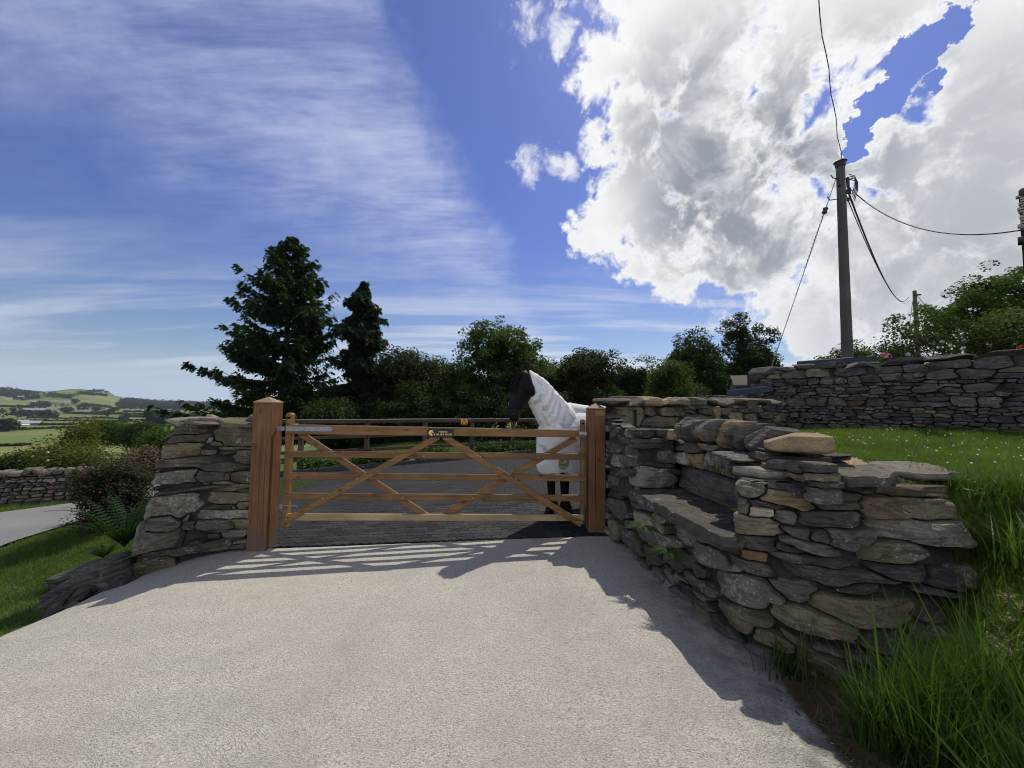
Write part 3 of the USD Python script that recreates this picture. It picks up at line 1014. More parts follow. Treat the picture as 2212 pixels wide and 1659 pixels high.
def rock(size, seed, sub=3, power=0.55, rough=0.12, cuts=5, R=None, at=(0, 0, 0), lam=0.0):
    """a broken lump of stone"""
    r = np.random.default_rng(seed)
    v = np.array(trimesh.creation.icosphere(sub).vertices); f = np.array(trimesh.creation.icosphere(sub).faces)
    v = np.sign(v) * np.abs(v) ** power
    for _ in range(cuts):
        nrm = r.normal(size=3); nrm /= np.linalg.norm(nrm)
        off = r.uniform(0.62, 0.95)
        d = v @ nrm - off
        v = v - np.maximum(d, 0)[:, None] * nrm
    nn = v / np.linalg.norm(v, axis=1, keepdims=True)
    s = np.array(size) / 2
    w = v * s
    k = 1.0 / max(0.05, float(np.mean(size)))
    v = w + nn * (meshkit.fbm(w * 2.6 * k + seed * 7.1, 4, seed % 31) - 0.5)[:, None] * rough * 2 * s.min()
    if lam:
        v = v + nn * [1, 1, 0.2] * ((meshkit.noise(np.c_[w[:, :2] * 3, w[:, 2] * 70 + seed], 3) - 0.5) * lam)[:, None]
    if R is not None:
        v = v @ np.asarray(R).T
    return v + np.asarray(at), f


def slab(poly, z, t, seed, wav=0.012, n=46):
    """a flat split stone over the outline poly, its top at z, rough edges"""
    r = np.random.default_rng(seed)
    poly = np.array(poly, float)
    P_ = np.vstack([poly, poly[:1]])
    q = resample(P_, n + 1)[:-1]
    c = q.mean(0)
    q = q + (meshkit.noise(np.c_[q * 16, np.full(n, seed)], 2) - 0.5)[:, None] * 0.05 * (q - c) / np.linalg.norm(q - c, axis=1, keepdims=True)
    prof = [(0.55, -t), (0.96, -t), (1.0, -0.62 * t), (0.985, -0.3 * t), (0.965, 0.0), (0.8, 0.0), (0.6, 0.0), (0.4, 0.0), (0.2, 0.0)]
    V = []
    for k, (s, dz) in enumerate(prof):
        xy = c + (q - c) * s
        if 1 <= k <= 4:
            xy = xy + (meshkit.noise(np.c_[xy * 20, np.full(n, k * 5.5 + seed)], 4) - 0.5)[:, None] * 0.022 * (q - c) / np.linalg.norm(q - c, axis=1, keepdims=True)
        zz = z + dz + ((meshkit.fbm(np.c_[xy * [9, 16], np.full(n, seed * 1.7)], 4, 6) - 0.5) * wav * 2 + np.floor(meshkit.noise(np.c_[xy * 7, np.full(n, seed + 3.0)], 8) * 3) * 0.006 if k >= 3 else 0)
        V.append(np.c_[xy, zz + np.zeros(n)])
    V = np.vstack(V + [[[*c, z]], [[*c, z - t]]])
    j = np.arange(n); j2 = (j + 1) % n; f = []
    for k in range(len(prof) - 1):
        o = k * n
        f += [np.stack([o + j, o + j2, o + n + j2], 1), np.stack([o + j, o + n + j2, o + n + j], 1)]
    o = (len(prof) - 1) * n
    f += [np.stack([o + j, o + j2, np.full(n, len(V) - 2)], 1), np.stack([j2, j, np.full(n, len(V) - 1)], 1)]
    f = np.vstack(f)
    area = np.sum(q[:, 0] * np.roll(q[:, 1], -1) - np.roll(q[:, 0], -1) * q[:, 1])
    return V, (f if area > 0 else f[:, ::-1])


GREYMIX = {'slate': 3, 'grey': 5, 'olive': 4, 'rust': .5, 'lichen': 1.2}
DARKMIX = {'slate': 4.6, 'grey': 3, 'olive': 2.2, 'lichen': .8, 'tan': .5, 'rust': .5}
# ---- left of the gate
lw = thing('stone_wall', 'dry stone wall end left of the gate, lichen spotted, topped with big flat stones', 'wall')
fl = loft([(-3.13, 4.80, -3.14, 4.84), (-3.6, 4.70, -3.58, 4.76), (-3.95, 4.46, -3.84, 4.62), (-4.17, 4.26, -3.97, 4.55), (-4.36, 4.42, -4.1, 4.72), (-4.42, 5.1, -4.2, 5.3)], -0.4, 1.4)
if fl.N[:, 1].mean() > 0: fl.N = -fl.N; orient(fl)
C4 = (480, 1650, 1436 / 580)
items = boxes([(440, 85, 940, 205, 'grey'), (930, 130, 1345, 330, 'olive'), (350, 190, 545, 300, 'grey'), (545, 205, 920, 315, 'grey'), (855, 245, 915, 315, 'pale'), (890, 280, 1035, 330, 'olive'),
    (310, 305, 800, 440, 'olive'), (815, 335, 1330, 368, 'olive'), (790, 365, 970, 415, 'grey'), (970, 370, 1165, 418, 'slate'), (1130, 370, 1325, 515, 'grey'), (310, 440, 685, 545, 'rust'),
    (680, 415, 1110, 510, 'grey'), (300, 525, 720, 565, 'slate'), (720, 515, 785, 550, 'grey'), (795, 500, 1320, 580, 'grey'), (275, 560, 780, 700, 'lichen'), (745, 580, 1015, 685, 'slate'),
    (1025, 590, 1085, 670, 'grey'), (1085, 580, 1315, 695, 'olive'), (630, 680, 800, 720, 'slate'), (805, 690, 890, 712, 'tan'), (895, 675, 1115, 712, 'grey'), (270, 700, 610, 835, 'olive'),
    (605, 722, 930, 775, 'grey'), (840, 705, 1300, 790, 'olive'), (1110, 735, 1305, 790, 'grey'), (250, 775, 820, 1005, 'lichen'), (830, 790, 1300, 905, 'olive'), (820, 910, 1095, 962, 'slate'),
    (1100, 920, 1140, 950, 'olive'), (1145, 870, 1300, 955, 'grey'), (680, 965, 1295, 1065, 'lichen'), (210, 1005, 610, 1195, 'grey'), (610, 1000, 680, 1095, 'olive'), (610, 1075, 755, 1180, 'grey'),
    (755, 1065, 1140, 1175, 'grey'), (1120, 1045, 1290, 1160, 'olive'), (180, 1165, 845, 1335, 'grey'), (855, 1170, 1105, 1198, 'slate'), (850, 1205, 1000, 1262, 'slate'), (985, 1165, 1285, 1260, 'grey'),
    (660, 1255, 870, 1320, 'slate'), (1100, 1265, 1280, 1310, 'olive'), (1095, 1315, 1280, 1355, 'grey')])
items += [(135, 1400, 1085, 1310, 150, 'grey'), (60, 1560, 560, 1450, 190, 'olive')]
gv, kn = seg(fl, C4, items)
topl = lambda u: np.interp(u, [0, .9, 1.3, 1.6, 2.5], [1.33, 1.36, 1.33, 1.1, 1.0])
lay_wall(lw, fl, gv, kn, courses(1.15, fl.L, -0.45, 1.3, 3), lambda u, z: (u > -0.0) & (u < fl.L) & (z < topl(u)), 11, GREYMIX, rays=40, rings=8, gap=0.0045, limit=1.22)
core(fl, lw, 0.0, fl.L, -0.6, lambda u: float(topl(u)) - 0.05, thick=0.40)
for k, (u_, v_, d_, sz, kind) in enumerate([(1.2, 0, 0, (.62, .5, .13), 'grey'), (.78, 0, 0, (.5, .55, .15), 'lichen'), (.32, 0, 0, (.6, .55, .13), 'olive'), (.16, 0, 0, (.16, .3, .16), 'grey')]):
    p = fl(np.array([u_]), np.array([1.335 + (0.03 if k == 3 else 0)]), np.array([-0.24]))[0]
    obj('cap_stone', rock(sz, 40 + k, 4, 0.5, 0.16, 6, rotz(0.15 * k + .3 * (u_ > 1)), p, 0.02), ST[kind], lw, smooth=40)

# ---- the wall with the seat, right of the gate
bw = thing('stone_seat_wall', 'dry stone wall with a built-in slate bench, right of the gate', 'wall')
fb = loft([(1.17, 5.1, 1.2, 5.1), (1.22, 4.94, 1.24, 4.96), (1.345, 3.9, 1.33, 4.0), (1.47, 3.2, 1.44, 3.2), (1.52, 2.8, 1.50, 2.86), (1.60, 2.58, 1.56, 2.76), (1.76, 2.36, 1.76, 2.70), (1.98, 2.17, 2.15, 2.64), (2.45, 2.06, 2.70, 2.60), (2.86, 2.2, 3.0, 2.64), (3.0, 2.7, 3.05, 2.9)], -0.05, 1.12, True)
ub, _ = fb.uz(1592, 1170)
C3 = (2850, 1780, 2212 / 1050)
it = [(185, 355, 465, 360, 150, 'lichen'), (435, 440, 835, 475, 160, 'tan'), (845, 470, 1285, 475, 150, 'olive'), (1200, 520, 1605, 520, 200, 'tan'), (640, 295, 1040, 350, 95, 'slate'), (470, 345, 880, 395, 60, 'slate'),
    (1060, 355, 1410, 370, 90, 'grey'), (1415, 370, 2140, 385, 105, 'olive'), (1560, 505, 2130, 515, 150, 'olive'), (205, 505, 320, 520, 130, 'grey'), (320, 480, 650, 545, 55, 'slate'), (295, 560, 545, 575, 100, 'pale'),
    (515, 615, 745, 645, 120, 'grey'), (150, 640, 610, 720, 170, 'olive'), (780, 630, 1290, 655, 150, 'slate'), (1215, 690, 1960, 700, 180, 'lichen'), (630, 725, 860, 760, 90, 'slate'), (820, 755, 980, 775, 75, 'slate'),
    (970, 790, 1340, 815, 140, 'slate'), (600, 805, 1150, 925, 95, 'grey'), (230, 800, 590, 860, 110, 'slate'), (470, 845, 730, 880, 80, 'slate'), (1200, 900, 1735, 905, 190, 'olive'), (245, 910, 450, 965, 80, 'rust'),
    (560, 950, 1250, 1030, 95, 'slate'), (520, 1010, 1530, 1180, 190, 'slate'), (100, 920, 520, 1090, 110, 'slate'), (20, 1120, 490, 1290, 230, 'lichen'), (1345, 1050, 1840, 1085, 100, 'slate'), (495, 1190, 895, 1270, 170, 'grey'),
    (1080, 1190, 1540, 1205, 105, 'grey'), (1670, 1200, 2212, 1290, 130, 'slate'), (920, 1400, 1760, 1470, 260, 'olive'), (490, 1390, 1250, 1600, 180, 'olive'), (0, 1390, 450, 1500, 170, 'olive'), (1750, 1470, 2150, 1560, 220, 'grey'), (640, 1690, 1270, 2010, 190, 'olive'), (1300, 1640, 1900, 1760, 200, 'grey')]
gv, kn = seg(fb, C3, it)
C2 = (2400, 1560, 1422 / 600)
it = [(75, 1120, 240, 1150, 225, 'grey'), (75, 1300, 190, 1330, 190, 'olive'), (235, 1010, 455, 1110, 110, 'grey'), (75, 970, 215, 975, 105, 'slate'), (310, 1200, 490, 1260, 120, 'lichen'), (205, 1260, 300, 1300, 90, 'slate'),
    (490, 1240, 650, 1290, 160, 'olive'), (450, 1380, 700, 1490, 150, 'lichen'), (640, 1330, 920, 1420, 170, 'lichen'), (460, 1110, 640, 1180, 60, 'slate'), (650, 1200, 780, 1250, 60, 'slate'), (760, 1240, 960, 1330, 60, 'slate'),
    (930, 1390, 1050, 1420, 90, 'grey'), (1045, 1410, 1320, 1540, 80, 'slate'), (900, 1530, 1230, 1640, 190, 'lichen'), (180, 1350, 390, 1490, 190, 'grey'), (390, 1540, 520, 1600, 150, 'slate'),
    (75, 860, 230, 840, 90, 'slate'), (80, 760, 320, 800, 90, 'slate'), (90, 640, 210, 660, 120, 'lichen'), (95, 540, 200, 560, 90, 'slate'), (80, 400, 190, 400, 90, 'slate'), (190, 640, 320, 690, 80, 'grey')]
g2, k2 = seg(fb, C2, it)
gv += g2; kn += k2


def topb(u):
    u = np.asarray(u, float)
    return np.where(u < 0.95, 1.52 - 0.22 * u, np.where(u < ub - 0.0, 0.63, 1.09))


lay_wall(bw, fb, gv, kn, courses(0, fb.L, -0.05, 1.5, 8), lambda u, z: (u > 0.0) & (u < fb.L) & (z < topb(u)) & (z > -0.04), 12, DARKMIX, rays=40, rings=8, gap=0.0045, limit=1.22)
core(fb, bw, 0.0, 0.95, -0.3, lambda u: 1.25, thick=0.4)
core(fb, bw, 0.9, ub + 0.05, -0.3, lambda u: 0.60, thick=0.34)
core(fb, bw, ub + 0.02, fb.L, -0.3, lambda u: 1.04, thick=0.3)
# the end of the far pier, facing along the bench
fe = loft([(1.30, 4.14, 1.30, 4.18), (1.60, 4.18, 1.60, 4.22), (1.86, 4.24, 1.86, 4.28)], 0.7, 1.3)
if fe.N[:, 1].mean() > 0: fe.N = -fe.N; orient(fe)
it = [(325, 820, 690, 820, 205, 'pale'), (295, 615, 540, 610, 130, 'tan'), (545, 630, 695, 635, 110, 'olive'), (300, 695, 610, 715, 45, 'slate'), (140, 500, 690, 500, 75, 'slate'), (190, 390, 530, 400, 90, 'slate'), (640, 415, 760, 420, 110, 'tan'), (540, 400, 640, 400, 90, 'slate'), (610, 715, 690, 715, 50, 'olive')]
gv, kn = seg(fe, C2, it)
lay_wall(bw, fe, gv, kn, courses(0, fe.L, 0.73, 1.4, 9), lambda u, z: (u > 0) & (u < fe.L + 0.1) & (z > 0.735) & (z < 1.36), 13, DARKMIX, rays=36, rings=7, gap=0.0045, limit=1.22)
core(fe, bw, 0.02, fe.L, 0.6, lambda u: 1.33, thick=0.6)
# seat slab and back slab
obj('seat_slab', slab([(1.235, 4.10), (1.80, 4.20), (1.93, 2.76), (1.42, 2.60)], 0.725, 0.085, 5, 0.006, 90), ST['grey'], bw, smooth=40)
fk = loft([(1.79, 4.62, 1.82, 4.62), (1.80, 4.24, 1.83, 4.24), (1.86, 3.4, 1.89, 3.4), (1.92, 2.78, 1.95, 2.78), (1.935, 2.60, 1.965, 2.60)], 0.7, 1.3)
if fk.N[:, 0].mean() > 0: fk.N = -fk.N; orient(fk)


def plate(face, u0, u1, z0, z1, seed, **kw):
    th = np.linspace(0, 2 * np.pi, 48, endpoint=False)
    q = np.stack([np.cos(th), np.sin(th)], 1)
    q = q / np.maximum(np.abs(q[:, :1]), np.abs(q[:, 1:])) ** 0.93
    ring = np.array([(u0 + u1) / 2, (z0 + z1) / 2]) + q * [(u1 - u0) / 2, (z1 - z0) / 2]
    ring += (meshkit.noise(np.c_[ring * 9, np.full(48, seed)], 3) - 0.5)[:, None] * 0.015
    return stone_mesh(face, ring, seed, **kw)


obj('back_slab', plate(fk, 0.30, fk.L, 0.735, 0.985, 77, rings=9, depth=0.09, relief=0.5), ST['slate'], bw, smooth=True)
it = [(695, 655, 815, 665, 120, 'pale'), (815, 680, 940, 690, 140, 'tan'), (945, 680, 1240, 720, 200, 'lichen'), (1195, 630, 1400, 660, 100, 'grey'), (665, 540, 800, 545, 50, 'slate'), (800, 550, 950, 560, 80, 'slate')]
gv, kn = seg(fk, C2, it)
lay_wall(bw, fk, gv, kn, courses(0, fk.L, 0.99, 1.28, 10, hs=((0.05, .5), (0.1, .5))), lambda u, z: (u > 0) & (u < fk.L + .15) & (z > 0.99) & (z < 1.27), 14, DARKMIX, rays=36, rings=7, gap=0.0045, limit=1.25)
core(fk, bw, 0.0, fk.L - .02, 0.5, lambda u: 1.24 if u < fk.L - .22 else 1.06, back=-0.085, thick=0.34)
r = np.random.default_rng(23)
for k, (x, y, z, sx, sy, sz, kd) in enumerate([(2.05, 3.02, 1.22, .30, .26, .10, 'slate'), (2.32, 3.05, 1.22, .3, .26, .09, 'grey'), (2.15, 3.0, 1.285, .44, .26, .045, 'slate'), (2.45, 3.10, 1.17, .34, .3, .07, 'slate'), (2.35, 3.12, 1.255, .35, .3, .05, 'olive'), (1.93, 2.84, 1.17, .16, .16, .07, 'olive')]):
    obj('stone', rock((sx, sy, sz), 240 + k, 3, .5, .2, 5, rotz(r.normal(.1, .2)), (x, y, z), .015), ST[kd], bw, smooth=30)
# the near pier's inner side, facing along the bench
fi = loft([(1.66, 2.84, 1.68, 2.84), (1.78, 2.85, 1.78, 2.85), (1.99, 2.88, 1.99, 2.88)], 0.7, 1.12)
if fi.N[:, 1].mean() < 0: fi.N = -fi.N; orient(fi)
lay_wall(bw, fi, [], [], courses(0, fi.L, 0.70, 1.12, 44, hs=((0.05, .4), (0.1, .6))), lambda u, z: (u > -.02) & (u < fi.L + .1) & (z > 0.72) & (z < 1.10), 45, DARKMIX, rays=20, rings=4, gap=0.005, limit=1.3)
core(fi, bw, .04, fi.L + .1, 0.6, lambda u: 1.05, back=-0.04, thick=0.10)
# leaning cope stones along the back of the seat
r = np.random.default_rng(21)
kinds = ['grey', 'slate', 'slate', 'slate', 'lichen', 'tan', 'slate', 'slate', 'tan', 'slate', 'slate', 'grey', 'slate']
for k, kd in enumerate(kinds):
    t = k / 12
    c = fk(np.array([0.36 + 1.22 * t]), np.array([1.36 + .035 * math.sin(2.2 * t) - .05 * t]), np.array([-0.17]))[0]
    lean = -0.35 + 0.75 * t + r.normal(0, .08)
    ca, sa = math.cos(lean), math.sin(lean)
    Rr = rotz(r.normal(0, 0.12) - 0.05) @ np.array([[1, 0, 0], [0, ca, -sa], [0, sa, ca]])
    obj('cope_stone', rock((0.40 * r.uniform(.85, 1.1), 0.105 * r.uniform(.8, 1.25), 0.25 * r.uniform(.85, 1.15)), 60 + k, 4, 0.55, 0.22, 6, Rr, c, 0.02), ST[kd], bw, smooth=40)
obj('cope_stone', rock((0.27, 0.40, 0.14), 90, 4, 0.4, 0.10, 4, rotz(1.15), P(1722, 956, 2.82), 0.012), ST['tan'], bw, smooth=40)
for k, (u, v, d, sz, a) in enumerate([(1690, 982, 3.05, (.5, .3, .05), 1.1), (1600, 985, 3.15, (.4, .35, .06), .3), (1790, 982, 3.05, (.45, .3, .04), 1.2), (1775, 985, 3.0, (.3, .3, .05), .4)]):
    obj('stone', rock(sz, 95 + k, 3, 0.5, 0.2, 4, rotz(a), P(u, v, d), 0.015), ST['slate'], bw, smooth=40)


def on_plane(pts, z, crop):
    x0, y0, k = crop
    out = []
    for x, y in pts:
        rr_ = ray((x0 + x / k) * .54, (y0 + y / k) * .54)
        d = (z - EYE[2]) / rr_[2]
        out.append((EYE + d * rr_)[:2])
    return out


for k, (pts, z, t, kd) in enumerate([
        ([(150, 185), (300, 135), (700, 95), (1000, 105), (960, 150), (800, 195), (640, 230), (420, 225)], 1.150, 0.06, 'pale'),
        ([(600, 215), (820, 150), (1300, 150), (1500, 215), (1150, 245), (850, 235)], 1.135, 0.04, 'lichen'),
        ([(820, 225), (1010, 165), (1330, 170), (1560, 225), (1500, 275), (1150, 275)], 1.165, 0.06, 'grey'),
        ([(1280, 145), (1750, 145), (2090, 235), (1990, 255), (1740, 245), (1500, 225)], 1.155, 0.045, 'grey'),
        ([(900, 110), (1180, 105), (1330, 170), (1000, 160)], 1.165, 0.05, 'tan'),
        ([(500, 280), (900, 250), (1350, 270), (1750, 300), (1400, 330), (800, 330)], 1.095, 0.05, 'slate'),
        ([(1380, 250), (1760, 240), (1800, 285), (1740, 310), (1480, 300)], 1.10, 0.06, 'slate')]):
    obj('top_slab', slab(on_plane(pts, z, C3), z, t, 30 + k), ST[kd], bw, smooth=35)

# ---- return wall running back from the gate post
rw = thing('stone_wall', 'dry stone wall behind the slate bench with rounded pale cap stones', 'wall')
fr = loft([(1.19, 5.45, 1.22, 5.42), (1.21, 5.0, 1.24, 5.03), (1.8, 5.28, 1.8, 5.34), (5.85, 8.15, 5.85, 8.2)], 0.2, 1.6, True)
it = [(90, 255, 440, 255, 185, 'olive'), (440, 205, 530, 205, 80, 'grey'), (590, 205, 700, 205, 80, 'olive'), (700, 205, 820, 205, 80, 'slate'), (415, 300, 520, 300, 90, 'grey'), (530, 305, 800, 305, 100, 'olive'), (820, 265, 960, 260, 70, 'grey'), (985, 215, 1080, 210, 90, 'olive'), (1080, 210, 1150, 210, 90, 'tan'), (1150, 205, 1220, 205, 60, 'grey')]
gv, kn = seg(fr, C2, it)
lay_wall(rw, fr, gv, kn, courses(0, fr.L, 0.6, 1.6, 14), lambda u, z: (u > 0) & (u < fr.L) & (z > 0.6) & (z < 1.60 + 0.012 * u), 15, DARKMIX, rays=26, rings=5, gap=0.006, limit=1.25)
core(fr, rw, 0.0, fr.L, -0.4, lambda u: 1.56, thick=0.4)
us = [.35, .85, 1.25, 1.62, 2.0, 2.45, 2.95, 3.45, 3.95, 4.45, 5.0, 5.5]
for k, u_ in enumerate(us):
    p = fr(np.array([u_ + .08]), np.array([1.655 + 0.012 * u_]), np.array([-0.2]))[0]
    kd = ['grey', 'olive', 'tan', 'tan', 'olive', 'grey', 'slate', 'grey', 'olive', 'grey', 'slate', 'olive'][k]
    obj('cap_stone', rock((.56 if k != 1 else .5, .5, .11 if k in (0, 3) else .17), 120 + k, 4, 0.6, 0.2, 6, rotz(0.55 + .2 * math.sin(k * 2.1)), p, 0.02), ST[kd], rw, smooth=40)

# ---- tall garden wall behind the lawn
tw = thing('garden_wall', 'tall dark drystone retaining wall behind the lawn, roses growing above it', 'wall')
ft = loft([(TW0[0], TW0[1], TW0[0] + .05, TW0[1] + .08), (TW1[0], TW1[1], TW1[0] + .07, TW1[1] + .06)], 1.0, 2.5)
if ft.N[:, 1].mean() > 0: ft.N = -ft.N; orient(ft)
TM = {'slate': 6.0, 'grey': 2.0, 'olive': .9, 'rust': .1}
lay_wall(tw, ft, [], [], courses(0, ft.L, 0.98, 2.42, 16, hs=((0.045, .2), (0.09, .32), (0.14, .30), (0.21, .18)), asp=(1.1, 2.5)), lambda u, z: (u > 0) & (u < ft.L) & (z > 0.98) & (z < 2.42 + 0.03 * np.sin(u * 2)), 16, TM, rays=22, rings=4, gap=0.005, limit=1.25)
core(ft, tw, -0.1, ft.L, 0.8, lambda u: 2.38, thick=0.45)
r = np.random.default_rng(5)
u_ = -0.1; k = 0
while u_ < ft.L:
    L = r.uniform(.35, .75)
    p = ft(np.array([u_ + L / 2]), np.array([2.46 + r.normal(0, .012)]), np.array([-0.2]))[0]
    obj('cap_stone', rock((L, .5, r.uniform(.09, .15) * (1.9 if k == 0 else 1)), 150 + k, 3, 0.5, 0.16, 5, rotz(math.atan2(TW1[1] - TW0[1], TW1[0] - TW0[0]) + r.normal(0, .05)), p, 0.02), ST[['slate', 'grey', 'slate'][k % 3]], tw, smooth=40)
    u_ += L * 0.96; k += 1

# ---- low field wall beyond the lane on the left
fw = thing('field_wall', 'low sunlit drystone field wall beyond the lane, far left', 'wall')
zf = -1.0
ff = loft([(-15.2, 8.4, -15.2, 8.5), (-12.5, 9.5, -12.5, 9.58), (-11.2, 10.1, -11.2, 10.18), (-9.9, 10.9, -9.9, 10.98)], -1.05, -0.2)
if ff.N[:, 1].mean() > 0: ff.N = -ff.N; orient(ff)
lay_wall(fw, ff, [], [], courses(1.2, ff.L, -1.05, -0.32, 17, hs=((0.055, .4), (0.085, .4), (0.12, .2)), asp=(1.4, 3.0)), lambda u, z: (u > 1.2) & (u < ff.L) & (z < -0.32), 17, {'grey': 4, 'olive': 3, 'lichen': 3, 'slate': 1, 'tan': .6}, rays=14, rings=3, gap=0.01, limit=1.15)
core(ff, fw, 0.0, ff.L, -1.3, lambda u: -0.34, thick=0.35)
u_ = 1.2; k = 0
r = np.random.default_rng(6)
while u_ < ff.L:
    L = r.uniform(.14, .3)
    p = ff(np.array([u_ + L / 2]), np.array([-0.25 + r.normal(0, .02)]), np.array([-0.18]))[0]
    obj('cope_stone', rock((L, .4, r.uniform(.14, .22)), 200 + k, 2, 0.6, 0.25, 4, rotz(0.4 + r.normal(0, .2)), p), ST[['grey', 'lichen', 'grey', 'olive'][k % 4]], fw, smooth=40)
    u_ += L * 0.9; k += 1
# ---------------------------------------------------------------- gate and its posts
M_POST = wood_mat('stained_post_timber', (0.092, 0.037, 0.012), (0.255, 0.113, 0.041), 2, knots=True, rough=0.62)
M_ENDG = wood_mat('cut_end_grain', (0.17, 0.10, 0.058), (0.33, 0.215, 0.135), 0, knots=False, rough=0.75)
M_RAIL = wood_mat('gate_timber', (0.112, 0.053, 0.017), (0.295, 0.153, 0.052), 0, rough=0.55)
M_STILE = wood_mat('gate_stile_timber', (0.107, 0.051, 0.016), (0.28, 0.142, 0.048), 2, rough=0.55)
M_PALE = wood_mat('bare_pine', (0.22, 0.15, 0.072), (0.40, 0.30, 0.17), 0, rough=0.6)
M_GALV = flat_mat('galvanised_steel', (0.30, 0.31, 0.325), 0.5, 0.75, 0.15, 40)
M_BRASS = flat_mat('weathered_brass', (0.20, 0.13, 0.05), 0.45, 0.7, 0.3, 60)
M_BLACK = flat_mat('black_acrylic', (0.012, 0.012, 0.018), 0.25, 0.0, 0.1)
M_GOLD = flat_mat('gold_foil', (0.75, 0.50, 0.16), 0.35, 0.3, 0.1)


def gate_post(cx, cy, zb, zt, w, name, label, seed):
    t = thing(name, label, 'gate post', group='posts of the wooden gate')
    h = zt - zb
    mm = box(w, w, h, (cx, cy, (zb + zt) / 2), bevel=0.008)
    obj('post_shaft', mm, M_POST, t)
    a = w / 2
    v = np.array([(-a, -a, 0), (a, -a, 0), (a, a, 0), (-a, a, 0), (-a, -a, .014), (a, -a, .014), (a, a, .014), (-a, a, .014), (0, 0, .078)]) * [1.006, 1.006, 1] + [cx, cy, zt + 0.0005]
    f = np.array([[0, 1, 5], [0, 5, 4], [1, 2, 6], [1, 6, 5], [2, 3, 7], [2, 7, 6], [3, 0, 4], [3, 4, 7], [4, 5, 8], [5, 6, 8], [6, 7, 8], [7, 4, 8], [0, 2, 1], [0, 3, 2]])
    obj('pyramid_cap', (v, f), M_ENDG, t)
    r = np.random.default_rng(seed)
    for k, fx in enumerate(r.uniform(-.32, .32, 2)):      # drying cracks
        zc0, zc1 = zb + r.uniform(.1, .5), zt - r.uniform(.02, .3)
        zz = np.linspace(zc0, zc1, 14)
        x = cx + fx * w + 0.004 * np.cumsum(r.normal(0, .35, 14))
        wd = 0.0028 * np.sin(np.linspace(0.1, math.pi - .1, 14))
        y = cy - a - 0.0012
        vv = np.vstack([np.c_[x - wd, np.full(14, y), zz], np.c_[x + wd, np.full(14, y), zz]])
        i = np.arange(13)
        obj('drying_crack', (vv, np.vstack([np.stack([i, i + 14, i + 15], 1), np.stack([i, i + 15, i + 1], 1)])), M_BLACK, t)
    return t


gate_post(-3.085, 4.885, -0.32, 1.598, 0.236, 'gate_post', 'thick square brown timber post on the hinge side of the gate, striped by rail shadows', 1)
rp = gate_post(1.108, 5.09, -0.1, 1.565, 0.214, 'gate_post', 'thick square brown timber post against the slate bench wall, small brass plaque near its top', 2)
gx, gy = 1.140, 5.09 - 0.107 - 0.003
obj('brass_plaque', box(0.122, 0.004, 0.066, (gx, gy, 1.512), bevel=0.0015), M_BRASS, rp)
for sx in (-1, 1):
    for sz in (-1, 1):
        obj('screw', trimesh.creation.icosphere(1, 0.004).apply_translation([gx + sx * .053, gy - .002, 1.512 + sz * .026]), M_GALV, rp)

gate = thing('field_gate', 'five bar brown timber gate with crossed braces and a black name plate', 'gate')
GY = lambda x: 4.905 + 0.09 * (x + 2.87) / 3.78     # front face of the rails


def gp(x, z, dy=0.0):
    return np.array([x, GY(x) + dy, z])


XL, XR_ = -2.838, 0.905
obj('hinge_stile', box(0.078, 0.088, 1.40, gp(-2.838, 0.735, 0.045), bevel=0.012), M_STILE, gate)
obj('stile_head', trimesh.creation.cylinder(radius=0.039, height=0.088, sections=20).apply_transform(trimesh.transformations.rotation_matrix(math.pi / 2, [1, 0, 0])).apply_translation(gp(-2.838, 1.436, 0.045)), M_STILE, gate, smooth=40)
obj('closing_stile', box(0.062, 0.075, 1.31, gp(0.93, 0.745, 0.045), bevel=0.012), M_STILE, gate)
obj('stile_head', trimesh.creation.cylinder(radius=0.031, height=0.075, sections=20).apply_transform(trimesh.transformations.rotation_matrix(math.pi / 2, [1, 0, 0])).apply_translation(gp(0.93, 1.40, 0.045)), M_STILE, gate, smooth=40)
# top rail, tapering towards the latch
n = 2
a, b = gp(XL - 0.025, 1.268, 0.018), gp(XR_ + 0.045, 1.246, 0.018)
v = []
for q, h in ((a, 0.118), (b, 0.094)):
    for dy, dz in ((-.036, -h / 2), (-.036, h / 2 - .006), (-.030, h / 2), (.030, h / 2), (.036, h / 2 - .006), (.036, -h / 2)):
        v.append(q + [0, dy, dz])
obj('top_rail', trimesh.convex.convex_hull(np.array(v)), M_RAIL, gate)
for k, z in enumerate((0.953, 0.680, 0.427)):
    obj('rail', beam(gp(XL - 0.035, z, 0.014), gp(XR_ + 0.055, z - 0.004, 0.014), 0.034, 0.079, bevel=0.005), M_RAIL, gate)
obj('bottom_rail', beam(gp(XL + 0.02, 0.168, 0.014), gp(XR_ + 0.03, 0.176, 0.014), 0.034, 0.082, bevel=0.005), M_PALE, gate, label='pale unstained bottom rail with dark knots')
for (x0, z0, x1, z1, dy) in [(-2.865, 0.100, -0.93, 1.195, -0.019), (-0.86, 1.195, 0.905, 0.100, -0.019), (-2.70, 1.205, -0.965, 0.115, 0.047), (-0.985, 0.115, 0.835, 1.185, 0.047)]:
    obj('brace', beam(gp(x0, z0, dy), gp(x1, z1, dy), 0.030, 0.078, up=(0, 0, 1), bevel=0.005), M_RAIL, gate)
